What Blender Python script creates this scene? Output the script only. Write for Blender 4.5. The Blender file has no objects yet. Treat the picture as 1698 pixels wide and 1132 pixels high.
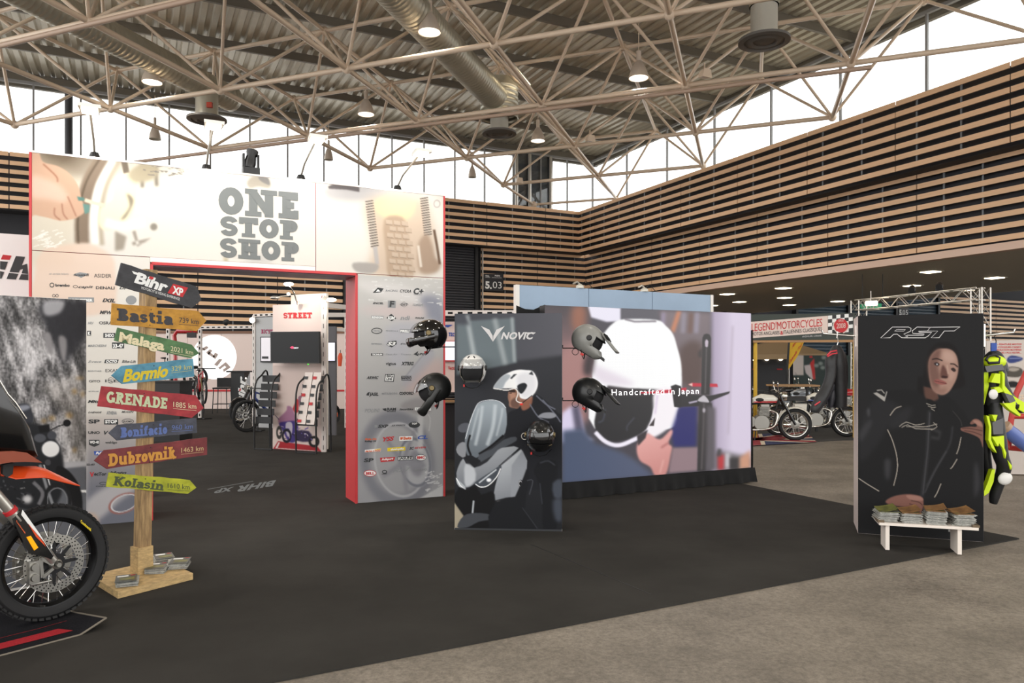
import bpy, bmesh, math, random
import numpy as np
from mathutils import Vector, Matrix

R = random.Random(7)
NR = np.random.default_rng(11)
SC = bpy.context.scene
COL = SC.collection
V = Vector

# ------------------------------------------------------------------ camera, sky, exposure
F, CX, HZ, EYE = 1250.0, 849.0, 605.0, 1.55
cam_data = bpy.data.cameras.new('camera')
cam = bpy.data.objects.new('camera', cam_data)
COL.objects.link(cam)
cam.location = (0, 0, EYE)
cam.rotation_euler = (math.pi / 2, 0, 0)
cam_data.sensor_width = 36.0
cam_data.lens = F / 1698.0 * 36.0
cam_data.shift_y = 39.0 / 1698.0
cam_data.clip_end = 400
SC.camera = cam

SC.view_settings.view_transform = 'Standard'
SC.view_settings.look = 'None'
SC.view_settings.exposure = 0.0
SC.view_settings.gamma = 1.0
SC.view_settings.use_curve_mapping = False

world = bpy.data.worlds.new('overcast_sky')
SC.world = world
world.use_nodes = True
bg = world.node_tree.nodes['Background']
bg.inputs['Color'].default_value = (1.0, 0.99, 0.975, 1)
bg.inputs['Strength'].default_value = 2.55

# ------------------------------------------------------------------ building axes
A = V((0.896, 0.444, 0.0)).normalized()      # along the back wall, to the right
B = V((-0.444, 0.896, 0.0)).normalized()     # along the right wall, away
Z = V((0, 0, 1))
C0 = V((3.2, 36.0, 0.0))                      # inner corner of the upper slat tier
C1 = C0 + 0.9 * (A + B)                       # inner corner of the lower slat tier
ANG = math.atan2(A.y, A.x)


def at(x, y, Y):
 return V(((x - CX) / F * Y, Y, EYE - (y - HZ) / F * Y))


def gnd(x, y, z=0.0):
 Y = (EYE - z) * F / (y - HZ)
 return V(((x - CX) / F * Y, Y, z))


def proj(p):
 return (CX + F * p.x / p.y, HZ - F * (p.z - EYE) / p.y)


class Pl:
 """a vertical (or given) plane in the hall; hit() finds where a sight line meets it"""
 def __init__(s, p, u, n=None):
  s.p = V(p)
  s.u = V(u).normalized()
  if n is None:
   n = V((s.u.y, -s.u.x, 0))
   if n.dot(V((0, 0, EYE)) - s.p) < 0:
    n = -n
  s.n = V(n).normalized()

 def hit(s, x, y, off=0.0):
  d = V(((x - CX) / F, 1.0, -(y - HZ) / F))
  o = V((0, 0, EYE))
  t = (s.p + s.n * off - o).dot(s.n) / d.dot(s.n)
  return o + d * t


# ------------------------------------------------------------------ materials
def lin(c):
 c = [x / 255.0 for x in c]
 return tuple(x / 12.92 if x <= 0.04045 else ((x + 0.055) / 1.055) ** 2.4 for x in c)


_mats = {}


def mat(name, col=(128, 128, 128), rough=0.5, metal=0.0, noise=None, bump=None, emit=None, coat=0.0,
  spec=0.5, raw=False, trans=0.0, sheen=0.0, stretch=(1, 1, 1)):
 if name in _mats:
  return _mats[name]
 m = bpy.data.materials.new(name)
 m.use_nodes = True
 nt = m.node_tree
 b = nt.nodes['Principled BSDF']
 c = tuple(col) if raw else lin(col)
 b.inputs['Base Color'].default_value = (*c, 1)
 b.inputs['Roughness'].default_value = rough
 b.inputs['Metallic'].default_value = metal
 b.inputs['Specular IOR Level'].default_value = spec
 b.inputs['Coat Weight'].default_value = coat
 b.inputs['Coat Roughness'].default_value = 0.05
 if sheen:
  b.inputs['Sheen Weight'].default_value = sheen
 if trans:
  b.inputs['Transmission Weight'].default_value = trans
 if emit:
  b.inputs['Emission Color'].default_value = (*lin(emit[0]), 1)
  b.inputs['Emission Strength'].default_value = emit[1]
 if noise or bump:
  tc = nt.nodes.new('ShaderNodeTexCoord')
  mp = nt.nodes.new('ShaderNodeMapping')
  mp.inputs['Scale'].default_value = stretch
  nt.links.new(tc.outputs['Object'], mp.inputs['Vector'])
 if noise:
  sc, amt = noise[0], noise[1]
  nz = nt.nodes.new('ShaderNodeTexNoise')
  nz.inputs['Scale'].default_value = sc
  nz.inputs['Detail'].default_value = 5
  nz.inputs['Roughness'].default_value = 0.65
  nt.links.new(mp.outputs['Vector'], nz.inputs['Vector'])
  rp = nt.nodes.new('ShaderNodeValToRGB')
  rp.color_ramp.elements[0].position = 0.3
  rp.color_ramp.elements[1].position = 0.7
  c2 = lin(noise[2]) if len(noise) > 2 else tuple(x * (1 - amt) for x in c)
  rp.color_ramp.elements[0].color = (*c2, 1)
  rp.color_ramp.elements[1].color = (*[min(1, x * (1 + amt * 0.5)) for x in c], 1)
  nt.links.new(nz.outputs['Fac'], rp.inputs['Fac'])
  nt.links.new(rp.outputs['Color'], b.inputs['Base Color'])
 if bump:
  n2 = nt.nodes.new('ShaderNodeTexNoise')
  n2.inputs['Scale'].default_value = bump[0]
  n2.inputs['Detail'].default_value = 4
  nt.links.new(mp.outputs['Vector'], n2.inputs['Vector'])
  bp = nt.nodes.new('ShaderNodeBump')
  bp.inputs['Strength'].default_value = bump[1]
  bp.inputs['Distance'].default_value = bump[2] if len(bump) > 2 else 0.01
  nt.links.new(n2.outputs['Fac'], bp.inputs['Height'])
  nt.links.new(bp.outputs['Normal'], b.inputs['Normal'])
 _mats[name] = m
 return m


def glass_mat(name, tint=(1, 1, 1), gloss=0.08, rough=0.02):
 if name in _mats:
  return _mats[name]
 m = bpy.data.materials.new(name)
 m.use_nodes = True
 nt = m.node_tree
 nt.nodes.clear()
 out = nt.nodes.new('ShaderNodeOutputMaterial')
 mix = nt.nodes.new('ShaderNodeMixShader')
 tr = nt.nodes.new('ShaderNodeBsdfTransparent')
 gl = nt.nodes.new('ShaderNodeBsdfGlossy')
 tr.inputs['Color'].default_value = (*tint, 1)
 gl.inputs['Roughness'].default_value = rough
 mix.inputs['Fac'].default_value = gloss
 nt.links.new(tr.outputs[0], mix.inputs[1])
 nt.links.new(gl.outputs[0], mix.inputs[2])
 nt.links.new(mix.outputs[0], out.inputs['Surface'])
 _mats[name] = m
 return m


def print_mat(name, rough=0.45, emit=0.0, spec=0.4):
 """a print: colours come from the mesh's own colour attribute"""
 if name in _mats:
  return _mats[name]
 m = bpy.data.materials.new(name)
 m.use_nodes = True
 nt = m.node_tree
 b = nt.nodes['Principled BSDF']
 at_ = nt.nodes.new('ShaderNodeVertexColor')
 at_.layer_name = 'Col'
 if emit:
  b.inputs['Base Color'].default_value = (0.01, 0.01, 0.01, 1)
  nt.links.new(at_.outputs['Color'], b.inputs['Emission Color'])
  b.inputs['Emission Strength'].default_value = emit
 else:
  nt.links.new(at_.outputs['Color'], b.inputs['Base Color'])
 b.inputs['Roughness'].default_value = rough
 b.inputs['Specular IOR Level'].default_value = spec
 _mats[name] = m
 return m


# ------------------------------------------------------------------ objects
ORG = {}


def tag(o, label=None, cat=None, group=None, kind=None):
 if label:
  o['label'] = label
 if cat:
  o['category'] = cat
 if group:
  o['group'] = group
 if kind:
  o['kind'] = kind
 return o


def thing(name, label, cat, loc=(0, 0, 0), rz=0.0, group=None, world=False):
 """Empty at a thing's base. world=True: its parts are given in hall coordinates"""
 o = bpy.data.objects.new(name, None)
 COL.objects.link(o)
 o.empty_display_size = 0.1
 o.location = loc
 o.rotation_euler = (0, 0, rz)
 tag(o, label, cat, group)
 ORG[o.name] = V(loc) if world else V((0, 0, 0))
 return o


def copy_tree(o, parent=None):
 c = o.copy()
 COL.objects.link(c)
 if parent is not None:
  c.parent = parent
 for ch in list(o.children):
  copy_tree(ch, c)
 return c


class MB:
 def __init__(s):
  s.v, s.f, s.m = [], [], []
  s.cur = 0

 def add(s, vs, fs):
  n = len(s.v)
  s.v.extend(V(p) for p in vs)
  s.f.extend(tuple(i + n for i in f) for f in fs)
  s.m.extend([s.cur] * len(fs))
  return s

 def obox(s, o, ex, ey, ez):
  o, ex, ey, ez = V(o), V(ex), V(ey), V(ez)
  p = [o, o + ex, o + ex + ey, o + ey]
  p += [q + ez for q in p]
  return s.add(p, [(3, 2, 1, 0), (4, 5, 6, 7), (0, 1, 5, 4), (1, 2, 6, 5), (2, 3, 7, 6), (3, 0, 4, 7)])

 def box(s, c, size, rz=0.0, rot=None):
  m = rot if rot is not None else Matrix.Rotation(rz, 3, 'Z')
  ex, ey, ez = m @ V((size[0], 0, 0)), m @ V((0, size[1], 0)), m @ V((0, 0, size[2]))
  return s.obox(V(c) - (ex + ey + ez) / 2, ex, ey, ez)

 def bar(s, p0, p1, w, h, up=Z):
  """rectangular bar from p0 to p1"""
  p0, p1 = V(p0), V(p1)
  d = (p1 - p0)
  t = d.normalized()
  sd = t.cross(up)
  if sd.length < 1e-4:
   sd = t.cross(V((1, 0, 0)))
  sd.normalize()
  u = sd.cross(t).normalized()
  return s.obox(p0 - sd * w / 2 - u * h / 2, d, sd * w, u * h)

 def prism(s, pts, ext):
  pts = [V(p) for p in pts]
  ext = V(ext)
  n = len(pts)
  fs = [tuple(range(n)), tuple(range(2 * n - 1, n - 1, -1))]
  fs += [(i, i + n, (i + 1) % n + n, (i + 1) % n) for i in range(n)]
  return s.add(pts + [p + ext for p in pts], fs)

 def face(s, pts):
  return s.add(pts, [tuple(range(len(pts)))])

 def tube(s, pts, r, n=10, closed=False, caps=True, flat=None):
  pts = [V(p) for p in pts]
  k = len(pts)
  rs = r if isinstance(r, (list, tuple)) else [r] * k
  vs, fs = [], []
  up = None
  for i in range(k):
   if closed:
    t = pts[(i + 1) % k] - pts[i - 1]
   else:
    t = pts[min(i + 1, k - 1)] - pts[max(i - 1, 0)]
   t.normalize()
   if up is None:
    up = V((0, 0, 1)) if abs(t.z) < 0.95 else V((1, 0, 0))
   a = t.cross(up)
   if a.length < 1e-5:
    a = t.cross(V((0, 1, 0)))
   a.normalize()
   up = a.cross(t).normalized()
   for j in range(n):
    an = 2 * math.pi * j / n
    ca, sa = math.cos(an), math.sin(an)
    if flat:
     ca, sa = ca * flat[0], sa * flat[1]
    vs.append(pts[i] + (a * ca + up * sa) * rs[i])
  kk = k if closed else k - 1
  for i in range(kk):
   i2 = (i + 1) % k
   for j in range(n):
    j2 = (j + 1) % n
    fs.append((i * n + j, i * n + j2, i2 * n + j2, i2 * n + j))
  if caps and not closed:
   fs.append(tuple(range(n - 1, -1, -1)))
   fs.append(tuple((k - 1) * n + j for j in range(n)))
  return s.add(vs, fs)

 def lathe(s, prof, o, axis=Z, n=20, ref=None, a0=0.0, a1=2 * math.pi):
  """prof: (radius, height) pairs along axis"""
  o, ax = V(o), V(axis).normalized()
  e = V(ref) if ref is not None else (V((1, 0, 0)) if abs(ax.x) < 0.9 else V((0, 1, 0)))
  e = (e - ax * e.dot(ax)).normalized()
  g = ax.cross(e)
  full = abs(a1 - a0 - 2 * math.pi) < 1e-6
  m = n if full else n + 1
  vs, fs = [], []
  for (r, h) in prof:
   for j in range(m):
    an = a0 + (a1 - a0) * j / n
    vs.append(o + ax * h + (e * math.cos(an) + g * math.sin(an)) * r)
  for i in range(len(prof) - 1):
   for j in range(n):
    j2 = (j + 1) % m
    fs.append((i * m + j, i * m + j2, (i + 1) * m + j2, (i + 1) * m + j))
  return s.add(vs, fs)

 def torus(s, o, axis, Rr, r, n=32, k=8, sq=1.0):
  prof = [(Rr + r * math.cos(2 * math.pi * i / k), r * sq * math.sin(2 * math.pi * i / k)) for i in range(k + 1)]
  return s.lathe(prof, o, axis, n)

 def ell(s, c, rad, rot=None, nu=16, nv=10, v0=-90, v1=90):
  vs, fs = [], []
  m = rot if rot is not None else Matrix.Identity(3)
  for i in range(nv + 1):
   ph = math.radians(v0 + (v1 - v0) * i / nv)
   for j in range(nu):
    th = 2 * math.pi * j / nu
    p = V((rad[0] * math.cos(ph) * math.cos(th), rad[1] * math.cos(ph) * math.sin(th), rad[2] * math.sin(ph)))
    vs.append(V(c) + m @ p)
  for i in range(nv):
   for j in range(nu):
    j2 = (j + 1) % nu
    fs.append((i * nu + j, i * nu + j2, (i + 1) * nu + j2, (i + 1) * nu + j))
  return s.add(vs, fs)

 def grid(s, fn, nu, nv, wrap=False):
  vs, fs = [], []
  for i in range(nv + 1):
   for j in range(nu + (0 if wrap else 1)):
    vs.append(fn(j / nu, i / nv))
  m = nu if wrap else nu + 1
  for i in range(nv):
   for j in range(nu):
    j2 = (j + 1) % m
    fs.append((i * m + j, i * m + j2, (i + 1) * m + j2, (i + 1) * m + j))
  return s.add(vs, fs)

 def loft(s, rings, caps=True):
  n = len(rings[0])
  vs = [p for r in rings for p in r]
  fs = []
  for i in range(len(rings) - 1):
   for j in range(n):
    j2 = (j + 1) % n
    fs.append((i * n + j, i * n + j2, (i + 1) * n + j2, (i + 1) * n + j))
  if caps:
   fs.append(tuple(range(n - 1, -1, -1)))
   fs.append(tuple((len(rings) - 1) * n + j for j in range(n)))
  return s.add(vs, fs)

 def xf(s, m):
  s.v = [m @ p for p in s.v]
  return s

 def mesh(s, name, mats, smooth=None, org=None, fix=True):
  me = bpy.data.meshes.new(name)
  o = org if org is not None else V((0, 0, 0))
  me.from_pydata([tuple(p - o) for p in s.v], [], s.f)
  if not isinstance(mats, (list, tuple)):
   mats = [mats]
  for m in mats:
   me.materials.append(m)
  if len(mats) > 1:
   me.polygons.foreach_set('material_index', s.m)
  if fix and len(s.f) < 60000:
   bm = bmesh.new()
   bm.from_mesh(me)
   bmesh.ops.recalc_face_normals(bm, faces=bm.faces)
   bm.to_mesh(me)
   bm.free()
  me.update()
  if smooth:
   me.shade_smooth()
   me.set_sharp_from_angle(angle=math.radians(smooth))
  return me

 def build(s, name, mats, parent=None, smooth=None, kind=None, label=None, cat=None, group=None, fix=True, base=None):
  if parent is not None:
   org = ORG.get(parent.name, V((0, 0, 0)))
  else:
   if base is None and s.v:
    mn = [min(p[i] for p in s.v) for i in range(3)]
    mx = [max(p[i] for p in s.v) for i in range(3)]
    base = V(((mn[0] + mx[0]) / 2, (mn[1] + mx[1]) / 2, mn[2]))
   org = V(base)
  me = s.mesh(name, mats, smooth, org, fix)
  o = bpy.data.objects.new(name, me)
  COL.objects.link(o)
  if parent is not None:
   o.parent = parent
   ORG[o.name] = org
  else:
   o.location = org
   ORG[o.name] = org
  tag(o, label, cat, group, kind)
  return o


def inst(name, me, parent, loc, rot=None, scale=None):
 """another object on shared mesh data"""
 o = bpy.data.objects.new(name, me)
 COL.objects.link(o)
 org = V((0, 0, 0))
 if parent is not None:
  o.parent = parent
  org = ORG.get(parent.name, org)
 m = Matrix.Translation(V(loc) - org)
 if rot is not None:
  m = m @ rot.to_4x4()
 if scale is not None:
  m = m @ Matrix.Diagonal((*scale, 1))
 o.matrix_local = m
 return o


def bar_between(name, me, parent, p0, p1, r):
 """unit cylinder mesh (radius 1, z 0..1) stretched between two points"""
 d = V(p1) - V(p0)
 q = Z.rotation_difference(d.normalized()).to_matrix()
 return inst(name, me, parent, p0, q, (r, r, d.length))


def rotz(a):
 return Matrix.Rotation(a, 3, 'Z')


def frame(u, n):
 """3x3 whose columns are u (x), n-into-wall (y), z"""
 u = V(u).normalized()
 return Matrix((u, Z.cross(u), Z)).transposed()


def cat_rom(pts, k=6, closed=False):
 pts = [V(p) if len(p) == 3 else V((p[0], p[1], 0)) for p in pts]
 n = len(pts)
 out = []
 rng = range(n) if closed else range(n - 1)
 for i in rng:
  p0 = pts[i - 1] if (closed or i > 0) else pts[i]
  p1 = pts[i]
  p2 = pts[(i + 1) % n]
  p3 = pts[(i + 2) % n] if (closed or i + 2 < n) else p2
  for j in range(k):
   t = j / k
   out.append(0.5 * ((2 * p1) + (p2 - p0) * t + (2 * p0 - 5 * p1 + 4 * p2 - p3) * t * t + (3 * p1 - p0 - 3 * p2 + p3) * t ** 3))
 if not closed:
  out.append(pts[-1])
 return out


# ------------------------------------------------------------------ lettering from the built-in typeface
CHARS = "ABCDEFGHIJKLMNOPQRSTUVWXYZabcdefghijklmnopqrstuvwxyz0123456789.,'&-/@+*•ÉÈ#:"
_glyph = {}


def _load_glyphs():
 tmp = []
 for wname, off in (('r', 0.0), ('b', 0.022), ('h', 0.042)):
  for ch in CHARS:
   for rep in (1, 2):
    cu = bpy.data.curves.new('t', 'FONT')
    cu.body = ch * rep
    cu.offset = off
    cu.resolution_u = 3
    ob = bpy.data.objects.new('t', cu)
    COL.objects.link(ob)
    tmp.append((wname, ch, rep, ob, cu))
 dg = bpy.context.evaluated_depsgraph_get()
 dg.update()
 wid = {}
 for wname, ch, rep, ob, cu in tmp:
  me = ob.evaluated_get(dg).to_mesh()
  vs = [(v.co.x, v.co.y) for v in me.vertices]
  if rep == 1:
   _glyph[(wname, ch)] = [vs, [tuple(p.vertices) for p in me.polygons], 0.0]
  wid[(wname, ch, rep)] = max([p[0] for p in vs] or [0])
  ob.evaluated_get(dg).to_mesh_clear()
 for (w, ch), g in _glyph.items():
  g[2] = wid[(w, ch, 2)] - wid[(w, ch, 1)]
 for wname, ch, rep, ob, cu in tmp:
  bpy.data.objects.remove(ob)
  bpy.data.curves.remove(cu)


_load_glyphs()
CAPH = max(p[1] for p in _glyph[('r', 'H')][0])


def text2d(txt, weight='b', track=0.0, shear=0.0):
 """(verts, faces) with x from 0 to 1 over the run and y in cap heights"""
 vs, fs, x = [], [], 0.0
 for ch in txt:
  if ch == ' ':
   x += 0.3
   continue
  g = _glyph.get((weight, ch)) or _glyph[(weight, 'O')]
  n = len(vs)
  vs += [(px + x + shear * py, py / CAPH) for px, py in g[0]]
  fs += [tuple(i + n for i in f) for f in g[1]]
  x += g[2] + track
 x0 = min(p[0] for p in vs)
 x1 = max(p[0] for p in vs)
 return [((p[0] - x0) / (x1 - x0), p[1]) for p in vs], fs


def put2d(mb, geo, o, u, v):
 vs, fs = geo
 mb.add([V(o) + V(u) * p[0] + V(v) * p[1] for p in vs], fs)


def txt(mb, s, plane, a, b, h, off=0.004, weight='b', track=0.0, shear=0.0):
 """set the run s on plane so that its baseline goes from a to b; h is its cap height (all seen sizes)"""
 o = plane.hit(a[0], a[1], off)
 u = plane.hit(b[0], b[1], off) - o
 v = plane.hit(a[0], a[1] - h, off) - o
 put2d(mb, text2d(s, weight, track, shear), o, u, v)


def flat(mb, plane, pts, off=0.004):
 mb.face([plane.hit(x, y, off) for x, y in pts])


def ring2d(mb, plane, c, rx, ry, w, off=0.004, n=24, w2=None):
 vs = []
 for i in range(n):
  a = 2 * math.pi * i / n
  vs.append(plane.hit(c[0] + rx * math.cos(a), c[1] + ry * math.sin(a), off))
 for i in range(n):
  a = 2 * math.pi * i / n
  vs.append(plane.hit(c[0] + (rx - w) * math.cos(a), c[1] + (ry - (w2 or w)) * math.sin(a), off))
 mb.add(vs, [(i, (i + 1) % n, (i + 1) % n + n, i + n) for i in range(n)])


def stroke2d(mb, plane, pts, w, off=0.004, closed=False):
 """a drawn line of width w along seen points"""
 k = len(pts)
 L = []
 for i in range(k):
  p0 = pts[i - 1] if (i > 0 or closed) else pts[i]
  p1 = pts[(i + 1) % k] if (i < k - 1 or closed) else pts[i]
  dx, dy = p1[0] - p0[0], p1[1] - p0[1]
  d = math.hypot(dx, dy) or 1
  L.append((-dy / d * w / 2, dx / d * w / 2))
 vs = [plane.hit(p[0] + l[0], p[1] + l[1], off) for p, l in zip(pts, L)]
 vs += [plane.hit(p[0] - l[0], p[1] - l[1], off) for p, l in zip(pts, L)]
 mb.add(vs, [(i, (i + 1) % k, (i + 1) % k + k, i + k) for i in range(k if closed else k - 1)])


# ------------------------------------------------------------------ slab-serif display letters, drawn as strokes
def _arc(cx, cy, rx, ry, a0, a1, n=10):
 return [(cx + rx * math.cos(math.radians(a0 + (a1 - a0) * i / n)), cy + ry * math.sin(math.radians(a0 + (a1 - a0) * i / n))) for i in range(n + 1)]


def slab_glyph(ch, t, xh=0.72):
 """strokes (points, thickness), advance; cap height is 1"""
 h = t / 2
 ts = t * 0.62
 S = []

 def st(*p, th=t):
  S.append((list(p), th))

 def sf(x, y, w=1.0):
  yy = y + ts / 2 if y < 0.5 or (y < xh - 0.01 and y < 0.5) else y - ts / 2
  S.append(([(x - t * 0.95 * w, yy), (x + t * 0.95 * w, yy)], ts))

 def stem(x, y0=0.0, y1=1.0, b=True, tp=True):
  st((x, y0), (x, y1))
  if b:
   sf(x, y0)
  if tp:
   S.append(([(x - t * 0.95, y1 - ts / 2), (x + t * (0.95 if b == tp and y1 == 1.0 and y0 == 0 else 0.2), y1 - ts / 2)], ts))

 x0 = t * 0.95
 if ch == 'O':
  st(*_arc(.42, .5, .42 - h, .5 - h, 0, 360, 20)); w = .84
 elif ch == 'N':
  st((x0, 0), (x0, 1)); st((1.12 - x0, 0), (1.12 - x0, 1)); sf(x0, 0); sf(1.12 - x0, 1)
  st((x0 - t * .95, 1 - ts / 2), (x0, 1 - ts / 2), th=ts); st((x0, 1 - h * .7), (1.12 - x0, h * .7), th=t * .85); w = 1.12
 elif ch == 'E':
  stem(x0); st((x0, h), (.72, h)); st((x0, 1 - h), (.7, 1 - h)); st((x0, .5), (.56, .5), th=t * .8)
  st((.72 - ts / 2, 0), (.72 - ts / 2, .32), th=ts); st((.7 - ts / 2, 1), (.7 - ts / 2, .7), th=ts); w = .74
 elif ch == 'S':
  k = t * .42
  r = (.5 - k) / 2
  st(*(_arc(.36, .5 + r, .36 - k, r, 10, 270, 12) + _arc(.36, .5 - r, .36 - k, r, 90, -170, 12)[1:]), th=t * .84)
  w = .72
 elif ch == 'T':
  st((.4, 0), (.4, 1)); sf(.4, 0); st((0, 1 - h), (.8, 1 - h))
  st((ts / 2, 1), (ts / 2, .66), th=ts); st((.8 - ts / 2, 1), (.8 - ts / 2, .66), th=ts); w = .8
 elif ch == 'P':
  stem(x0); st(*([(x0, 1 - h)] + _arc(.5, .7, .28 - h, .3 - h, 90, -90, 10) + [(x0, .4 + h)])); w = .8
 elif ch == 'H':
  stem(x0); stem(.95 - x0); st((x0, .5), (.95 - x0, .5)); w = .95
 elif ch == 'R':
  stem(x0); st(*([(x0, 1 - h)] + _arc(.5, .73, .27 - h, .27 - h, 90, -90, 10) + [(x0, .46 + h * .4)]))
  st((.42, .48), (.76, 0)); sf(.76, 0, .8); w = .88
 elif ch == 'B':
  stem(x0); st(*([(x0, 1 - h)] + _arc(.46, .75, .25 - h, .25 - h, 90, -90, 8) + [(x0, .52)]))
  st(*([(x0, .52)] + _arc(.5, .26, .28 - h, .26 - h, 90, -90, 8) + [(x0, h)])); w = .8
 elif ch == 'D':
  stem(x0); st(*([(x0, 1 - h)] + _arc(.45, .5, .4 - h, .5 - h, 90, -90, 12) + [(x0, h)])); w = .87
 elif ch == 'G':
  st(*_arc(.42, .5, .42 - h, .5 - h, 45, 330, 16)); st((.5, .42), (.84, .42), th=ts); st((.84 - h, .42), (.84 - h, .08)); w = .86
 elif ch == 'C':
  st(*_arc(.42, .5, .42 - h, .5 - h, 45, 315, 16)); st((.72, .98), (.72, .68), th=ts); w = .8
 elif ch == 'A':
  st((x0 * .7, 0), (.46, 1 - h * .5)); st((.92 - x0 * .7, 0), (.46, 1 - h * .5)); st((.22, .32), (.7, .32), th=ts)
  sf(x0 * .7, 0, .9); sf(.92 - x0 * .7, 0, .9); w = .94
 elif ch == 'M':
  stem(x0); stem(1.1 - x0); st((x0, 1 - h * .5), (.55, .25)); st((1.1 - x0, 1 - h * .5), (.55, .25)); w = 1.1
 elif ch == 'K':
  stem(x0); st((x0, .42), (.74, 1)); st((.36, .58), (.8, 0)); sf(.74, 1, .8); sf(.8, 0, .8); w = .92
 elif ch == 'I':
  stem(x0); w = 2 * x0
 elif ch == 'Y':
  st((.42, 0), (.42, .45)); sf(.42, 0); st((.42, .42), (.1, 1)); st((.42, .42), (.74, 1)); sf(.1, 1, .8); sf(.74, 1, .8); w = .84
 elif ch == 'L':
  stem(x0); st((x0, h), (.7, h)); st((.7 - ts / 2, 0), (.7 - ts / 2, .34), th=ts); w = .72
 elif ch == 'a':
  st(*_arc(.27, .22, .27 - h, .22 - h * .6, 0, 360, 14)); st(*([(.5, 0), (.5, xh - .25)] + _arc(.29, xh - .24, .21, .24 - h, 0, 160, 8))); sf(.54, 0, .6); w = .66
 elif ch == 's':
  k = t * .4
  r = (xh / 2 - k) / 2
  st(*(_arc(.28, xh / 2 + r, .28 - k, r, 10, 270, 8) + _arc(.28, xh / 2 - r, .28 - k, r, 90, -170, 8)[1:]), th=t * .8); w = .58
 elif ch == 't':
  st(*([(.2, 1 - .12), (.2, .25)] + _arc(.38, .22, .18, .22 - h, 180, 300, 6))); st((0, xh - ts / 2), (.46, xh - ts / 2), th=ts); w = .52
 elif ch == 'i':
  stem(x0 * .9, 0, xh); st((x0 * .9, .84), (x0 * .9, .84 + t), th=t * 1.05); w = x0 * 1.9
 elif ch == 'l':
  stem(x0 * .9); w = x0 * 1.9
 elif ch == 'o':
  st(*_arc(.3, xh / 2, .3 - h, xh / 2 - h, 0, 360, 16)); w = .62
 elif ch == 'n':
  stem(x0 * .9, 0, xh); st(*(_arc(.38, xh - .3, .2, .3 - h, 150, 0, 8) + [(.58, 0)])); sf(.58, 0); w = .78
 elif ch == 'r':
  stem(x0 * .9, 0, xh); st(*_arc(.36, xh - .26, .18, .26 - h, 165, 40, 7)); w = .52
 elif ch == 'm':
  stem(x0 * .9, 0, xh); st(*(_arc(.34, xh - .3, .17, .3 - h, 150, 0, 8) + [(.51, 0)])); sf(.51, 0)
  st(*(_arc(.69, xh - .3, .18, .3 - h, 150, 0, 8) + [(.87, 0)])); sf(.87, 0); w = 1.06
 elif ch == 'f':
  st(*([(.2, 0), (.2, .75)] + _arc(.37, .76, .17, .24 - h, 180, 50, 7))); sf(.2, 0); st((0, xh - ts / 2), (.42, xh - ts / 2), th=ts); w = .5
 elif ch == 'c':
  st(*_arc(.3, xh / 2, .3 - h, xh / 2 - h, 45, 315, 12)); w = .56
 elif ch == 'u':
  st(*([(x0 * .8, xh), (x0 * .8, .25)] + _arc(.33, .26, .33 - x0 * .8, .26 - h, 180, 330, 8))); st((.6, 0), (.6, xh)); sf(.64, 0, .6); w = .78
 elif ch == 'b':
  stem(x0 * .9, 0, 1, False); st(*_arc(.37, xh / 2, .3 - h, xh / 2 - h, 0, 360, 14)); w = .7
 elif ch == 'v':
  st((.06, xh), (.3, .03)); st((.54, xh), (.3, .03)); sf(.06, xh - .001, .7); S[-1] = ([(-.04, xh - ts / 2), (.18, xh - ts / 2)], ts); S.append(([(.42, xh - ts / 2), (.64, xh - ts / 2)], ts)); w = .6
 elif ch == 'k':
  stem(x0 * .9); st((x0, .25), (.56, xh)); st((.32, .42), (.62, 0)); sf(.62, 0, .7); w = .7
 elif ch == 'g':
  st(*_arc(.29, xh * .55, .28 - h, xh * .45 - h, 0, 360, 14)); st(*([(.53, xh), (.53, -.05)] + _arc(.3, -.06, .23, .2 - h, 0, -150, 7))); w = .66
 else:
  w = .35
 return S, w


def slab2d(word, t=0.24, gap=0.06, shear=0.0):
 vs, fs, x = [], [], 0.0
 lay = []
 for ch in word:
  S, w = slab_glyph(ch, t)
  for li, (pts, th) in enumerate(S):
   k = len(pts)
   closed = k > 3 and math.dist(pts[0], pts[-1]) < 1e-6
   if closed:
    pts = pts[:-1]
    k -= 1
   n = len(vs)
   L = []
   for i in range(k):
    a = pts[i - 1] if (i > 0 or closed) else pts[i]
    b = pts[(i + 1) % k] if (i < k - 1 or closed) else pts[i]
    dx, dy = b[0] - a[0], b[1] - a[1]
    d = math.hypot(dx, dy) or 1
    L.append((-dy / d * th / 2, dx / d * th / 2))
   for sg in (1, -1):
    for p, l in zip(pts, L):
     px, py = p[0] + sg * l[0] + x, p[1] + sg * l[1]
     vs.append((px + shear * py, py))
     lay.append(li)
   for i in range(k if closed else k - 1):
    fs.append((n + i, n + (i + 1) % k, n + (i + 1) % k + k, n + i + k))
  x += w + gap
 x0 = min(p[0] for p in vs)
 x1 = max(p[0] for p in vs)
 return [((p[0] - x0) / (x1 - x0), p[1], l) for p, l in zip(vs, lay)], fs


def slab(mb, s, plane, a, b, h, off=0.004, t=0.24, gap=0.06, shear=0.0):
 o = plane.hit(a[0], a[1], off)
 u = plane.hit(b[0], b[1], off) - o
 v = plane.hit(a[0], a[1] - h, off) - o
 vs, fs = slab2d(s, t, gap, shear)
 mb.add([o + u * p[0] + v * p[1] + plane.n * (p[2] * .0006) for p in vs], fs)


# ------------------------------------------------------------------ prints: colours laid down per vertex on a fine sheet
def _box(m, r):
 if r < 1:
  return m
 k = 2 * r + 1
 for ax in (0, 1):
  p = np.pad(m, [(r + 1, r) if i == ax else (0, 0) for i in range(2)], mode='edge')
  c = np.cumsum(p, axis=ax)
  m = (c[k:] - c[:-k]) / k if ax == 0 else (c[:, k:] - c[:, :-k]) / k
 return m


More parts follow.
